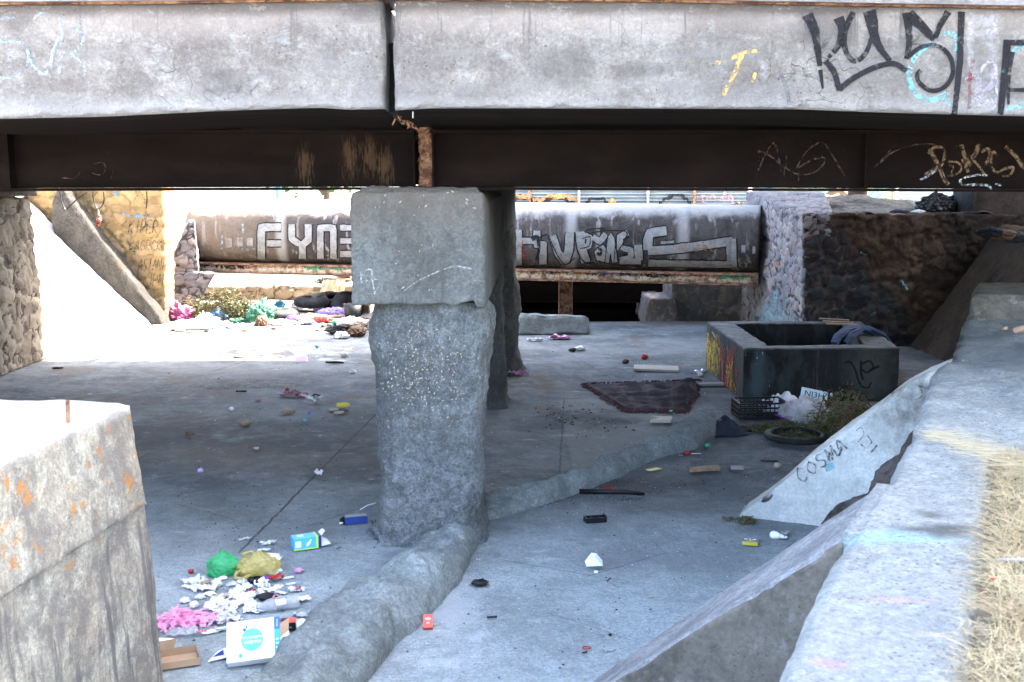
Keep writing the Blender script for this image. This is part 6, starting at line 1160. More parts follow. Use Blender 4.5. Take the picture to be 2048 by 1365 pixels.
tyre(1592, 880, .31, .038, 'thin black motorcycle tyre lying flat by the leafy branches near the basin')
put(clothm(.62, .4, 8, .19, 56), 'white_cloth', 'rumpled white cloth piled in and beside the black crate', 'cloth', 1562, 822, M_clothw, .25, z=.02)
put(bag(.24, .17, .15, 14, False, 5, .3), 'clear_plastic_bag', 'large crinkled clear plastic bag between white cloth and branches', 'plastic bag', 1612, 842, F_clear, .1); put(bag(.09, .08, .05, 24, False, 4, .3), 'purple_bag', 'small dark purple plastic bag between crate and clear bag', 'plastic bag', 1567, 838, I_purple, .1)
pl = thing('number_plate', 'grey plate with black letters leaning in the rubbish before the basin', 'plate', tuple(g0(1626, 812) + Vector((0, 0, .06))), R(-25)); pl.rotation_euler = (R(55), R(10), R(-12))
kid(MB().box((-.15, 0, 0), (.15, .14, .004)).build('plate', I_pale, world=False), pl); text('NI3H', .10, I_blk, pl, Matrix.Translation((0, .07, .006)))
put(scrap(.2, .08, 5, .02), 'dark_board', 'dark flat board behind the clear bag', 'board', 1660, 815, M_char, .3); put(cap_(.04, .05), 'white_cup', 'small white plastic cup on the rubbish against the basin', 'cup', 1660, 803, M_white, z=.06); put(scrap(.14, .1, 15, .03), 'brown_wrapper', 'brown wrapper against the basin right of the number plate', 'wrapper', 1655, 812, M_brown, z=.03)
put(MB().box((-.17, -.05, 0), (.17, .05, .025)).box((-.17, .02, .025), (-.1, .05, .035)), 'grey_remote', 'flat grey plastic strip beside the left side of the basin', 'plastic strip', 1420, 772, M_gray, .1, smooth=False)
for k, (px, py) in enumerate(((1395, 748), (1408, 746), (1402, 753))): put(crumple(.05, 60 + k, .5, .6), 'crumpled_foil', 'shiny crumpled foil by the left foot of the basin', 'foil', px, py, M_foil, group='foil by the basin')
put(MB().box((-.3, -.17, .0), (.3, .17, .03)), 'grey_board', 'pale grey rectangular board lying flat left of the basin', 'board', 1312, 741, M_grayw, -.12, smooth=False, tilt=(0, .02))
put(MB().add([(-.12, -.1, 0), (.1, -.1, 0), (.12, .02, 0), (.12, .1, 0), (-.1, .1, 0), (-.02, 0, 0), (-.12, -.1, .03), (.1, -.1, .03), (.12, .02, .03), (.12, .1, .03), (-.1, .1, .03), (-.02, 0, .03)], [(6, 7, 8, 9, 10, 11), (0, 1, 7, 6), (1, 2, 8, 7), (2, 3, 9, 8), (3, 4, 10, 9), (4, 5, 11, 10), (5, 0, 6, 11)]), 'cardboard_piece', 'torn grey cardboard piece below the plaid blanket', 'cardboard', 1322, 844, M_grayw, -.1, smooth=False); put(cap_(.022, .02), 'teal_bottle_top', 'teal cap at the lower edge of the plaid blanket', 'bottle cap', 1342, 827, M_grn)
# plaid blanket
BC = [g0(1168, 772), g0(1252, 824), g0(1372, 826), g0(1400, 764)]
n_ = 110; vs = []; fs = []; uv = []
m = M('plaid wool'); tc = m.n('ShaderNodeUVMap'); tc.uv_map = 'UVMap'; su = m.n('ShaderNodeSeparateXYZ'); m.L(tc.outputs[0], su.inputs[0])
def band(x, k, w3, off=0): return m.mr(m.ma('ABSOLUTE', m.ma('SUBTRACT', m.ma('FRACT', m.ma('ADD', m.mul(x, k), off)), .5)), w3, w3 + .06, 1., 0.)
c = (.085, .062, .07); c = m.mix(m.mul(band(su.outputs[0], 5, .2), .5), c, (.03, .026, .034)); c = m.mix(m.mul(band(su.outputs[1], 4, .2), .5), c, (.025, .022, .03)); c = m.mix(m.mul(band(su.outputs[1], 4, .03, .5), .3), c, (.13, .11, .115)); c = m.mix(m.mul(band(su.outputs[0], 5, .03, .5), .25), c, (.13, .11, .115)); c = m.mix(m.mr(m.noise(60, 4, .7), .4, .7, 0., .4), c, (.05, .04, .045)); m.bump(m.noise(90, 4, .7), .6, .01); M_plaid = m.out(c, 1, .1)
for j in range(n_ + 1):
    for i in range(n_ + 1):
        u, v = i / n_, j / n_; p = BC[0].lerp(BC[1], u).lerp(BC[3].lerp(BC[2], u), v)
        e = min(u, v, 1 - u, 1 - v); p.x += .05 * nz(p, 2.2, 3); p.y += .05 * nz(p, 2.2, 4)
        q = Vector((p.x * 1.1 + p.y * .6, p.y * 1.9, 0)); p.z = .02 + min(1, e * 14) * (.06 * max(0, 1 - abs(noise.noise(q * 1.5)) * 3.6) * max(.12, v) + .035 * abs(nz(p, 5)) + .02 * nz(p, 9))
        if v > .75 and .2 < u < .7: p.z += .06 * math.sin((v - .75) / .25 * math.pi) * math.sin((u - .2) / .5 * math.pi)
        vs.append(p); uv.append((u, v))
fs = [(j * (n_ + 1) + i, j * (n_ + 1) + i + 1, (j + 1) * (n_ + 1) + i + 1, (j + 1) * (n_ + 1) + i) for j in range(n_) for i in range(n_)]
bl = thing('plaid_blanket', 'rumpled maroon and grey plaid blanket spread on the floor left of the basin', 'blanket', tuple(g0(1300, 800)))
mesh('cloth', vs, fs, M_plaid, bl, smooth=True, uv=uv)
fr_ = MB(); rr = random.Random(3)
for a_, b_ in ((0, 1), (1, 2), (0, 3), (3, 2)):
    for k in range(90):
        p = BC[a_].lerp(BC[b_], rr.random()); p.z = .02; d = (p - sum(BC, Vector()) / 4).normalized() * rr.uniform(.02, .07); fr_.tube([p - d * .3 + Vector((0, 0, .02)), p + d * .6, p + d + Vector((rr.uniform(-.03, .03), rr.uniform(-.03, .03), -.01))], .006, 4)
fr_.build('fringe', plain('maroon fringe', (.07, .03, .035), 1, .4), bl)
# jeans over the basin rim, boards on it
jm = MB()
def jean(u, v, o):
    a = [Vector((4.06, 12.86, .42)), Vector((4.05, 12.95, .6)), Vector((4.1, 13.3, .7)), Vector((4.3, 13.55, .72)), Vector((4.55, 13.5, .69)), Vector((4.72, 13.3, .62)), Vector((4.86, 13.1, .5))] if False else [P(1668 + o, 690, Y=13.0), P(1676 + o, 672, Y=13.25), P(1700 + o, 657, Y=13.6), P(1735, 657 + o * .2, Y=13.8), P(1760, 668 + o * .3, Y=13.7), P(1778, 690 + o * .3, Y=13.5)]
    t = v * (len(a) - 1); i = min(len(a) - 2, int(t)); c_ = a[i].lerp(a[i + 1], t - i); d = (a[i + 1] - a[i]).normalized(); s = d.cross(Vector((0, 1, .3))).normalized(); b = Vector((0, 1, 0))
    g = u * 2 * math.pi; return c_ + s * math.cos(g) * .035 + b * math.sin(g) * .16 + Vector((0, 0, .02 * nz(c_ + b * math.sin(g) * .3, 9)))
jt = thing('blue_jeans', 'dark blue jeans draped over the right rim of the basin', 'jeans', tuple(P(1710, 690, Y=13.6)))
for o in (0, 20): vs, fs = grid(lambda u, v: jean(u, v, o), 22, 44); mesh('leg', vs, fs, M_denim, jt, smooth=True)
for k, (px, py) in enumerate(((1668, 640), (1676, 645), (1684, 650))): put(MB().box((-.2, -.04, 0), (.2, .04, .012)), 'thin_board', 'thin pale board lying on the rear rim of the basin', 'board', px, py, M_wood, -.5 + k * .1, pos=P(px, py, z=.66 + k * .014), z=0, smooth=False, group='boards on the basin rim')
# leafy branches, weeds
def branches(name, lab, cen, rx, ry, rz, n, size, seed, mt, nst=14, cat='branches', stl=.5, z=0, group=None):
    t = thing(name, lab, cat, tuple(cen), group=group); rr = random.Random(seed); m = MB(); c = Vector(cen)
    for _ in range(nst):
        a = rr.uniform(0, 6.28); s = c + Vector((math.cos(a) * rx * .8, math.sin(a) * ry * .8, rr.uniform(.02, rz * .4))); e = c + Vector((rr.uniform(-.8, .8) * rx, rr.uniform(-.8, .8) * ry, rr.uniform(.3, 1.1) * rz)); m.tube([s, s.lerp(e, .5) + Vector((0, 0, rz * .2)), e], [.008, .006, .003], 5)
    m.build('twigs', M_brown, t); m = MB()
    for _ in range(n):
        while True:
            v = Vector((rr.uniform(-1, 1), rr.uniform(-1, 1), rr.uniform(0, 1)))
            if v.length < 1: break
        k = 1 + .35 * noise.noise(Vector((v.x * 2, v.y * 2, seed))); p = c + Vector((v.x * rx * k, v.y * ry * k, .01 + v.z * rz * (.5 + .7 * abs(noise.noise(Vector((v.x * 3, v.y * 3, seed + 4)))) * 2)))
        a = Vector((rr.gauss(0, 1), rr.gauss(0, 1), rr.gauss(0, .6))).normalized(); b = a.cross(Vector((rr.gauss(0, 1), rr.gauss(0, 1), rr.gauss(0, 1)))).normalized(); s = size * rr.uniform(.5, 1.4); m.add([p - a * s, p - b * s * .4, p + a * s, p + b * s * .4], [(0, 1, 2, 3)])
    m.build('foliage', mt, t); return t
branches('leafy_branches', 'heap of cut leafy branches beside the motorcycle tyre and the buttress', g0(1700, 868), .42, .62, .42, 2600, .022, 3, M_leaf2, 26)
branches('leafy_branches', 'low scatter of green leaves around the motorcycle tyre', g0(1560, 862), .5, .26, .07, 900, .02, 4, M_leaf2, 6); branches('leafy_branches', 'small green leaves inside the ring of the motorcycle tyre', g0(1592, 878), .26, .22, .05, 420, .018, 5, M_leaf2, 4)
branches('floor_weed', 'low green weed growing at the foot of the plastered buttress', g0(1492, 1046), .10, .09, .05, 220, .011, 6, M_weed, 8, 'weed'); branches('floor_weed', 'tiny sprig left of the weed at the buttress foot', g0(1455, 1042), .07, .04, .02, 40, .009, 7, M_weed, 4, 'weed')
sp_ = MB(); c_ = g0(752, 1060)
for k in range(7): a = k * .9; sp_.add([c_ + Vector((0, 0, .03)), c_ + Vector((math.cos(a) * .03 + .006, math.sin(a) * .03, .06)), c_ + Vector((math.cos(a) * .065, math.sin(a) * .065, .07)), c_ + Vector((math.cos(a) * .03 - .006, math.sin(a) * .03 + .006, .055))], [(0, 1, 2, 3)])
sp_.tube([c_, c_ + Vector((0, 0, .04))], .003, 5); props(sp_.build('green_sprout', M_leaf, origin=tuple(c_)), 'small bright green sprout at the left foot of the pier', 'sprout')
branches('dry_bush', 'large heap of dried green brushwood before the pipe', g0(462, 640), .72, .42, .62, 5200, .03, 11, M_dleaf, 30, 'brushwood'); branches('dry_bush', 'lower heap of dried brown brushwood beside the stone support', g0(392, 634), .6, .32, .36, 2600, .028, 12, M_dleaf, 16, 'brushwood')
branches('dry_shrub', 'dry straw coloured shrub on the sunlit bank under the pipe', P(505, 575, Y=23.2), .4, .3, .3, 900, .03, 13, M_straw, 20, 'shrub'); branches('dry_shrub', 'greenish shrub on the bank under the pipe near the pier', P(650, 572, Y=23.3), .35, .3, .22, 700, .03, 14, M_dleaf, 12, 'shrub')
# far heap
for (px, py, rx, ry, rz, mt, lb, kn) in ((357, 640, .24, .16, .15, F_hp, 'magenta plastic bag at the left end of the far rubbish heap', 1), (412, 658, .2, .15, .13, F_white, 'whitish pink bag in the middle of the left end of the far heap', 1), (368, 660, .18, .15, .09, F_white, 'limp white bag under the magenta bag', 0), (392, 656, .13, .1, .08, F_white, 'small white bag between the magenta bag and the blue bag', 0), (436, 643, .17, .14, .12, F_bl, 'dark blue bag before the brushwood', 1), (527, 645, .24, .18, .2, F_gn, 'green net sack left of the front tyre', 1), (506, 643, .1, .1, .14, F_tea, 'pale green round bag left of the green net sack', 0),
                                     (560, 650, .2, .1, .05, F_white, 'flat white bag in front of the front tyre', 0), (588, 646, .13, .1, .07, I_purple, 'purple bag in the far heap', 0), (615, 648, .12, .08, .04, M_lil, 'lilac scrap cloth right of the purple bag', 0), (478, 647, .09, .07, .05, F_gn, 'teal bag scrap below the brushwood', 0), (701, 655, .2, .15, .1, F_white, 'white bag next to the pier behind the garbage pile', 0), (560, 618, .09, .09, .09, M_cyan, 'light blue ball shaped bag behind the front tyre', 0), (598, 618, .18, .12, .1, F_white, 'white bag behind the plank in the far heap', 0), (665, 632, .22, .14, .08, M_lil, 'bluish cloth between the tyres and the plank', 0), (640, 625, .12, .12, .1, F_white, 'small white bag beside the flat tyre', 0), (650, 645, .22, .08, .05, M_red, 'flat reddish cloth in the far heap', 0), (688, 648, .24, .09, .04, M_grn, 'flat green cloth near the pier in the far heap', 0), (524, 652, .08, .1, .1, M_brown, 'brown cup before the green net sack', 0), (720, 660, .16, .12, .1, M_beige, 'orange brown bag beside the pier in the far heap', 0),
                                     (693, 668, .26, .16, .08, M_char, 'pile of burnt black garbage on the floor beside the pier', 0), (712, 672, .2, .12, .08, M_brown, 'brown garbage on the right of the burnt pile beside the pier', 0), (684, 676, .16, .09, .05, M_whited, 'dirty white rags before the burnt pile', 0)):
    put(bag(rx, ry, rz, px % 97, bool(kn), 5, .55), 'rubbish_bag', lb, 'rubbish', px, py, mt, (px % 7) * .4)
tyre(560, 641, .33, .12, 'black tyre lying flat right of the green net sack'); tyre(624, 628, .34, .12, 'dark tyre lying flat in the middle of the far heap', z=.12); tyre(664, 622, .34, .12, 'grey dusty tyre leaning low behind the flat tyre', z=.1, tilt=(.25, .1)); tyre(690, 618, .33, .12, 'tyre standing on edge beside the pier', pos=P(690, 640, Y=21.0) + Vector((0, 0, .2)), tilt=(R(70), R(25)), rz=.5)
put(MB().lathe([(.13, 0), (.15, .25), (.155, .26)], 20), 'pink_bucket', 'pale pink bucket on the middle tyre', 'bucket', 634, 610, M_beige, pos=P(634, 612, Y=21.2), z=0)
put(MB().lathe([(.14, 0), (.17, .3), (.16, .3), (.13, .02)], 20), 'black_bucket', 'black bucket standing beside the post behind the pier', 'bucket', 706, 642, M_blk)
for (px, py, a_, b_, rz, ti, mt, lb) in ((598, 630, .6, .1, .35, .12, M_brown, 'brown plank leaning in the far heap'), (640, 640, .5, .16, -.15, .1, M_beige, 'pale cushion board below the middle tyre'), (604, 643, .4, .1, .1, .0, M_kraft, 'yellow brown slat at the front of the far heap'), (668, 641, .5, .1, .3, .05, M_wood, 'wooden slat beside the flat cloths'), (672, 560, .6, .4, .2, .1, M_kraft, 'large brown cardboard on the bank under the pipe'), (692, 556, .4, .3, .6, .2, M_kraftd, 'folded brown cardboard on the bank next to the pier'), (398, 665, .4, .14, .1, .0, M_kraftd, 'flattened cardboard at the left front of the far heap'), (688, 630, .3, .1, 1.0, .5, M_whited, 'white bent panel under the standing tyre')):
    q = put(MB().box((-a_ / 2, -b_ / 2, 0), (a_ / 2, b_ / 2, .025)), 'flat_board', lb, 'board', px, py, mt, rz, tilt=(.15, ti), smooth=False, pos=(P(px, py, Y=23.3) if py < 600 else None), z=.06)
# hanging cloth on the low wall
vs, fs = grid(lambda u, v: P(646 + 46 * u - 6 * v + 4 * nz((u * 4, v * 4, 0), 1), 560 + 38 * v * (.7 + .5 * abs(math.sin(u * 7))), Y=22.6 - .06 * math.sin(u * 14) - .05), 40, 24); props(mesh('hanging_rag', vs, fs, M_beige, origin=tuple(P(668, 578, Y=22.6)), smooth=True), 'dirty beige rag hanging over the low rubble wall', 'rag')
rr = random.Random(21); mts = [M_whited, M_beige, M_white, M_brown, M_lil, M_pink, M_gray, M_cyan, M_kraft, M_whited, F_white]
for k in range(120):
    px = rr.uniform(340, 735); py = rr.gauss(645, 9) if rr.random() < .7 else rr.uniform(612, 650)
    if px < 500 and py < 640: py = rr.uniform(650, 664)
    mt = rr.choice(mts); r_ = rr.uniform(.04, .1)
    put(crumple(r_, k, .4, .5, 2) if rr.random() < .5 else sheet(r_ * 2, r_ * 1.3, k, .03, n=6), 'litter_scrap', 'small torn scrap of rubbish in the far heap', 'scrap', px, py, mt, rr.uniform(0, 3), group='scraps in the far heap')
# concrete lump
c = g0(1108, 672); vs, fs, E = hexa([(P(1034, 678, z=0).x, c.y, 0), (P(1182, 672, z=0).x, c.y + .1, 0), (P(1184, 665, z=0).x, c.y + .55, 0), (P(1034, 665, z=0).x - .1, c.y + .5, 0), (P(1036, 650, Y=c.y).x, c.y + .08, .33), (P(1176, 650, Y=c.y).x, c.y + .12, .30), (P(1180, 650, Y=c.y).x, c.y + .5, .27), (P(1036, 650, Y=c.y).x, c.y + .5, .33)], .035)
props(mesh('concrete_lump', rough(vs, fs, E, .03, 3, .05, 6), fs, M_berm, origin=tuple(c), smooth=True), 'long broken lump of pale concrete on the floor before the culvert', 'concrete lump'); put(crumple(.13, 91, .5, .25), 'loose_stone', 'brown stone resting on the broken concrete lump', 'stone', 1107, 640, M_brown, pos=P(1107, 640, Y=c.y + .3), z=-.03)
put(sheet(.3, .16, 61, .06), 'purple_rag', 'mauve rag in front of the broken concrete lump', 'rag', 1118, 680, M_mauve, .1); put(sheet(.22, .1, 62, .04), 'grey_rag', 'grey white rag left of the mauve rag', 'rag', 1072, 684, M_whited, .1); put(sheet(.26, .1, 63, .06), 'pink_strip', 'pink strip of cloth at the foot of the rear column', 'rag', 1036, 752, M_mauve, .1); put(crumple(.07, 64, .7), 'grey_bottle_top', 'grey rounded scrap beside the pink strip of cloth', 'scrap', 1028, 748, M_gray)
put(crumple(.055, 65, .8, .25), 'red_lump', 'bright red lump on the floor left of the basin', 'scrap', 1289, 719, M_red); put(crumple(.05, 66, .7), 'dark_lump', 'dark lump left of and behind the grey board', 'scrap', 1251, 728, M_brown); put(crumple(.08, 67, .5), 'white_black_scrap', 'black and white scrap between the concrete lump and the board', 'scrap', 1160, 702, M_whited); put(crumple(.07, 68, .4), 'burnt_scrap', 'burnt scrap left of the black and white scrap', 'scrap', 1145, 704, M_char); put(scrap(.06, .03, 3), 'cyan_scrap', 'small blue green scrap behind the grey board', 'scrap', 1354, 725, M_cyan)
# left middle floor
put(sheet(.27, .10, 71, .04), 'pink_sandal', 'pink plastic sandal scrap on the dark left floor', 'sandal', 588, 794, M_pink, .05, kids=['sole', ('strap', MB().tube([(0, -.04, .02), (.02, 0, .08), (.04, .04, .02)], .009, 6), M_pink), ('grey_insole', sheet(.15, .06, 72, .05), M_gray)]); put(scrap(.1, .05, 8), 'purple_scrap', 'purple scrap touching the left end of the pink sandal', 'scrap', 558, 790, M_lil); put(crumple(.03, 73, .8), 'red_scrap', 'red scrap just behind the pink sandal', 'scrap', 575, 783, M_red)
put(sheet(.18, .10, 74, .04, .04), 'white_shoe', 'worn white shoe right of the pink sandal', 'shoe', 632, 805, M_whited, -.3, kids=['upper', ('black_edge', MB().tube([(-.08, .04, .05), (-.03, .06, .07), (.05, .05, .05)], .01, 6), M_blk)])
put(MB().lathe([(.02, -.07), (.026, -.06), (.026, .05), (.014, .06), (.014, .075)], 16, M=Matrix.Translation((0, 0, .027)) @ Matrix.Rotation(R(90), 4, 'Y')), 'yellow_bottle', 'small yellow bottle lying near the pier', 'bottle', 686, 817, M_yel, .1)
for px, py, mt, lb in ((668, 823, M_gray, 'dark rimmed lid left of the yellow bottle'), (678, 829, M_beige, 'pale rimmed lid below the yellow bottle')): put(MB().lathe([(.04, .004), (.05, .0), (.055, .012), (.05, .015), (.035, .01)], 20), 'round_tin', lb, 'lid', px, py, mt)
put(crumple(.03, 75, .6), 'brown_lump', 'brown knob right of the rimmed lids', 'scrap', 692, 826, M_brown)
put(scrap(.16, .12, 16, .04), 'brown_mask', 'crumpled brown paper dish on the dark left floor', 'paper dish', 491, 852, M_kraftd); put(scrap(.19, .06, 17, .02), 'shoe_sole', 'worn shoe sole left of the rimmed lids', 'shoe sole', 574, 828, M_kraftd, .15); put(scrap(.15, .05, 18, .02), 'brown_leaf', 'reddish brown dry leaf at the left floor crack', 'leaf', 380, 873, M_brown, -.2)
put(MB().add([(-.08, -.06, 0), (.08, -.05, 0), (.08, .05, .06), (-.06, .04, .06), (.1, -.03, .0), (.1, .06, .06)], [(0, 1, 2, 3), (3, 2, 1, 0), (1, 4, 5, 2), (2, 5, 4, 1)]), 'lilac_card', 'folded lilac card near the sunlit patch', 'card', 601, 724, M_lil, .2, smooth=False)
put(scrap(.3, .06, 19, .03), 'charred_stick', 'charred wood fragment right of the folded lilac card', 'charcoal', 668, 729, M_char, -.1); put(crumple(.06, 76, .8), 'white_black_ball', 'black and white ball above the charred wood fragment', 'scrap', 688, 715, M_whited); put(scrap(.1, .05, 20), 'pink_chip', 'small bright pink chip near the pier beside the sunlit patch', 'scrap', 706, 705, M_pink); put(crumple(.05, 77, .5), 'white_chip', 'white scrap left of the pier column', 'scrap', 706, 747, M_white); put(scrap(.16, .06, 21, .012), 'white_sliver', 'white flat scrap left of the folded lilac card', 'scrap', 557, 716, M_whited); put(scrap(.2, .05, 22, .02), 'brown_rag', 'dark brown rag at the edge of the sunlit patch', 'rag', 480, 718, M_brown, .2); put(crumple(.035, 78, .9), 'cyan_bottle_top', 'cyan cap in the tip of the sunlit patch', 'bottle cap', 634, 697, M_cyan)
put(scrap(.17, .05, 23, .015), 'black_scrap', 'flat black scrap on the left floor behind the mortar patch', 'scrap', 480, 786, M_char); put(scrap(.2, .06, 24, .01), 'white_board_chip', 'whitish flat chip near the left abutment', 'scrap', 190, 722, M_beige); put(scrap(.2, .07, 25, .012), 'dark_leaf', 'dark flat leaf below the left abutment', 'leaf', 113, 739, M_char)
put(scrap(.07, .05, 26, .02), 'pink_scrap', 'pale pink scrap on the left floor', 'scrap', 517, 804, M_mauve); put(crumple(.03, 79, .9), 'white_lump', 'white lump above the brown paper dish', 'scrap', 463, 823, M_white); put(crumple(.022, 80, .9), 'bright_blue_bottle_top', 'tiny bright blue cap below the shoe sole', 'bottle cap', 610, 845, M_cyan); put(crumple(.02, 81, .9), 'navy_bottle_top', 'tiny navy cap right of the bright blue cap', 'bottle cap', 618, 831, M_blue); put(crumple(.03, 82, .7), 'lilac_lump', 'small lilac lump on the open left floor', 'scrap', 401, 947, M_lil); put(crumple(.03, 83, .5), 'beige_lump', 'small beige lump on the middle left floor', 'scrap', 513, 901, M_beige); put(sheet(.06, .05, 84, .03), 'white_twist', 'small white twist of paper left of the pier near the floor joint', 'paper', 637, 952, M_whited)

def patch(u, v):
    a = u * 2 * math.pi; k = v * (1 + .35 * noise.noise(Vector((math.cos(a) * 1.6, math.sin(a) * 1.6, 4))) + .12 * noise.noise(Vector((math.cos(a) * 6, math.sin(a) * 6, 4)))); return Vector((math.cos(a) * .75 * k, math.sin(a) * .42 * k, .022 * (1 - v ** 8) + .006 * noise.noise(Vector((u * 9, v * 9, 1)))))
vs, fs = grid(patch, 90, 10); mm_ = MB(); mm_.add(vs, fs); put(mm_, 'mortar_patch', 'flat broken skin of pale mortar on the left floor', 'mortar patch', 500, 768, M_patch, .02, z=-.005); put(scrap(.5, .1, 35, .01), 'orange_chip', 'little brown stick below the blue carton near the lamp carton', 'stick', 0, 0, M_brown) if False else None
put(stick(.035, .004, 8), 'cigarette_end', 'tiny orange cigarette end right of the lamp carton', 'cigarette end', 678, 1101, M_brown, .4); put(stick(.07, .006, 12), 'twig_piece', 'short tan twig at the left foot of the pier', 'twig', 795, 1092, M_beige, -.1); put(stick(.05, .006, 13), 'twig_piece', 'reddish twig just above the tan twig at the pier foot', 'twig', 776, 1083, M_brown, -.3); put(MB().tube([(-.06, -.02, .02), (0, .0, .05), (.06, .025, .06)], .004, 5), 'white_string', 'short white cord behind the dark blue carton', 'cord', 736, 1026, M_white)
# specks nobody could count
rr = random.Random(5)
for nm, lb, mt, n, s0_, s1_ in (('pale_grit', 'pale grit and lime chips strewn over the channel floor', M_shard, 900, .002, .008), ('dark_grit', 'dark crumbs, ash and dry leaf bits strewn over the channel floor', M_char, 900, .003, .011)):
    m = MB()
    for _ in range(n):
        if rr.random() < .45: px, py = rr.uniform(300, 1900), rr.uniform(660, 1365)
        elif nm == 'dark_grit': cx, cy_, w3, h3 = rr.choice(((1210, 845, 60, 22), (1280, 970, 90, 22), (600, 880, 120, 40), (1480, 960, 60, 30), (1250, 985, 60, 12), (480, 1030, 90, 30), (1130, 835, 30, 12))); px, py = rr.gauss(cx, w3), rr.gauss(cy_, h3)
        else: cx, cy_, w3, h3 = rr.choice(((960, 1150, 14, 60), (1100, 1010, 70, 14), (900, 1250, 40, 50), (820, 1310, 40, 40), (1200, 960, 90, 60), (1250, 1200, 200, 90))); px, py = rr.gauss(cx, w3), rr.gauss(cy_, h3)
        if py < 655 or py > 1400: continue
        p = g0(px, py); p.z = .008; s = rr.uniform(s0_, s1_) * (1 if p.y < 11 else 1.8); a = rr.uniform(0, 6.28); e = rr.uniform(.35, 1)
        t = Vector((math.cos(a), math.sin(a), 0)) * s; b = Vector((-math.sin(a), math.cos(a), 0)) * s * e; m.add([p - t, p - b, p + t, p + b, p + Vector((0, 0, s * .7))], [(0, 1, 4), (1, 2, 4), (2, 3, 4), (3, 0, 4)])
    props(m.build(nm, mt, origin=(0, 0, 0)), lb, 'grit', kind='stuff')
# items on the ledge and under the right end
q = P(1872, 424, Y=17.6); put(bag(.30, .24, .17, 33, True, 5, .3), 'black_rubbish_bag', 'large black rubbish bag on the earth ledge under the bridge', 'rubbish bag', 0, 0, F_blk, pos=q, z=-.02); q = P(1836, 430, Y=17.4); put(bag(.11, .09, .05, 34, False, 4, .35), 'white_rubbish_bag', 'small white bag left of the large black rubbish bag', 'rubbish bag', 0, 0, F_white, pos=q, z=0); q = P(1800, 428, Y=17.4); put(bag(.14, .09, .04, 35, False, 4, .35), 'grey_rags', 'grey rags at the edge of the earth ledge', 'rag', 0, 0, M_clothb, pos=q, z=0)
for k, (px, py, mt, lb, r_) in enumerate(((1985, 464, M_clothb, 'crumpled bag in the dark nearest the round post on the right ledge', .15), (2010, 470, M_brown, 'brownish bag in the dark, middle one of the bags on the right ledge', .16), (2036, 476, M_clothb, 'crumpled bag at the right frame edge on the dark ledge', .17), (1962, 458, M_char, 'small dark scrap left of the bags on the dark ledge', .07))):
    put(bag(r_, r_ * .8, r_ * .5, 50 + k, False, 4, .3), 'ledge_bag', lb, 'rubbish bag', 0, 0, mt, pos=P(px, py, Y=15.0), z=-.06)
# on the wing wall and verge
put(MB().lathe([(.024, -.05), (.024, .05), (.019, .05), (.019, -.05)], 20, M=Matrix.Translation((0, 0, .024)) @ Matrix.Rotation(R(65), 4, 'Y'), cap=False), 'cardboard_tube', 'short cardboard tube lying on the far part of the wing wall', 'tube', 0, 0, M_kraft, pos=P(2042, 664, z=1.42), z=0, rz=-.8)
put(scrap(.05, .03, 44, .02), 'orange_leaf', 'small orange brown dry leaf on the far part of the wing wall', 'leaf', 0, 0, M_kraft, pos=P(2010, 660, z=1.42), z=0); put(scrap(.12, .02, 45, .006), 'blue_shard', 'narrow blue grey shard lying in the dry straw', 'shard', 0, 0, M_gray, pos=P(2032, 1134, z=1.41), z=.02)
for k, (px, py, mt, lb) in enumerate(((1965, 1190, I_redb, 'tiny red wrapper in the straw'),)): put(scrap(.025, .01, 46, .004), 'red_straw_scrap', 'tiny dark red scrap in the dry straw', 'scrap', 0, 0, mt, pos=P(1985, 1172, z=1.41), z=.02)
m = MB(); rr = random.Random(31)
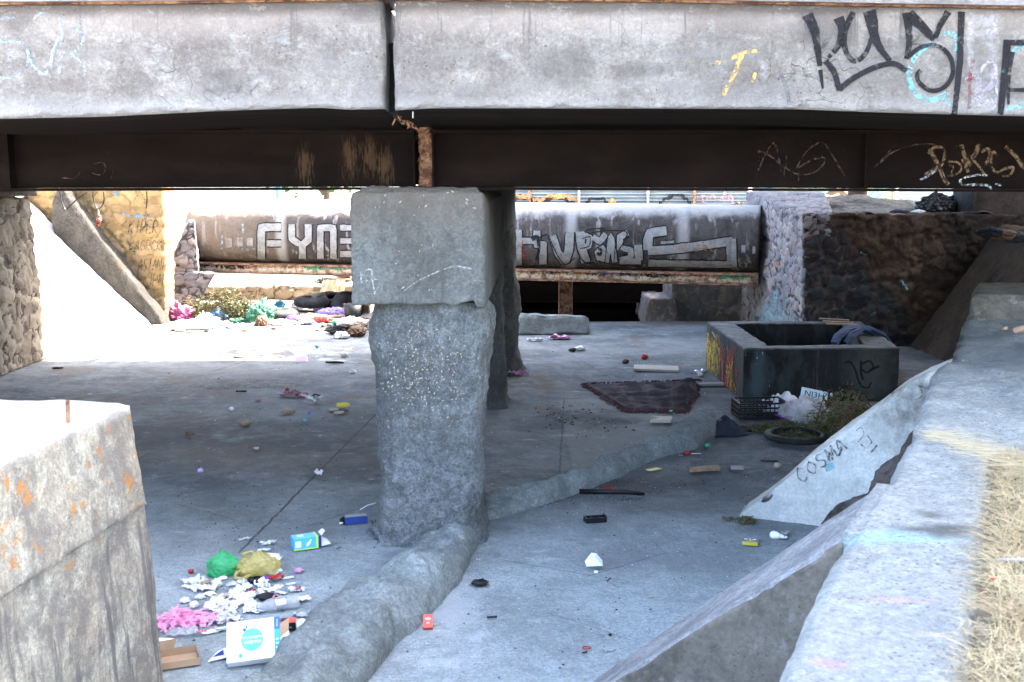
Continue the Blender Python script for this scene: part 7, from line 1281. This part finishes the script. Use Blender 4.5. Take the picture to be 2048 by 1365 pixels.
def blade(p, l, mm, w3=.0008):
    a = rr.uniform(0, 6.28); d = Vector((math.cos(a), math.sin(a), rr.uniform(-.05, .3))).normalized(); s = Vector((-math.sin(a), math.cos(a), rr.uniform(-.6, .6))).normalized() * w3
    b = p + d * l * .5 + Vector((rr.uniform(-.01, .01), rr.uniform(-.01, .01), .012)); e = p + d * l + Vector((rr.uniform(-.03, .03), rr.uniform(-.03, .03), -.015)); mm.add([p - s, p + s, b + s, b - s, e], [(0, 1, 2, 3), (3, 2, 4)])
base_s = s_of(1990, 905)[0]
for _ in range(36000):
    s = rr.uniform(-1.5, base_s + .1); t = rr.random(); o = rofs(s) + .0 + (t ** 1.5) * 1.1
    if s > base_s - .25 and rr.random() < .2: continue
    if fr((s * 2.2, o * 2.2, 0), 1, 4) < -.28: continue
    p = wp(s, o + .05 + .04 * nz((s * 3, 0, 0), 1), 1.375 + rr.uniform(0, .035)); blade(p, rr.uniform(.05, .26), m)
for _ in range(420):   # tongue of straw lying across the wall
    t = rr.random(); q = Vector((1838, 862)).lerp(Vector((1985, 912)), min(1, t * 1.6)) if t < .6 else Vector((1985, 912)).lerp(Vector((2060, 945)), (t - .6) / .4); p = P(q.x + rr.gauss(0, 12), q.y + rr.gauss(0, 6 + 14 * t), z=1.415 + rr.uniform(0, .02))
    l = rr.uniform(.06, .2); d = Vector((.8, -.5 + rr.uniform(-.5, .5), rr.uniform(-.05, .1))).normalized(); s = Vector((.2, .5, .5)).normalized() * .0009; m.add([p - s, p + s, p + d * l], [(0, 1, 2)])
for _ in range(220):   # stray stems lying over the concrete edge
    s = rr.uniform(-1, base_s); blade(wp(s, rofs(s) - abs(rr.gauss(0, .02)), 1.412), rr.uniform(.02, .07), m, .0007)
props(m.build('dry_straw', M_straw, origin=(0, 0, 0)), 'dry yellow straw covering the verge outside the wing wall', 'dry grass', kind='stuff')
m = MB()
for _ in range(900): s = rr.uniform(-1., base_s); blade(wp(s, rofs(s) + rr.uniform(.02, .7), 1.39), rr.uniform(.04, .1), m, .003)
props(m.build('green_grass', M_weed, origin=(0, 0, 0)), 'sparse green blades growing through the dry straw', 'grass', kind='stuff')
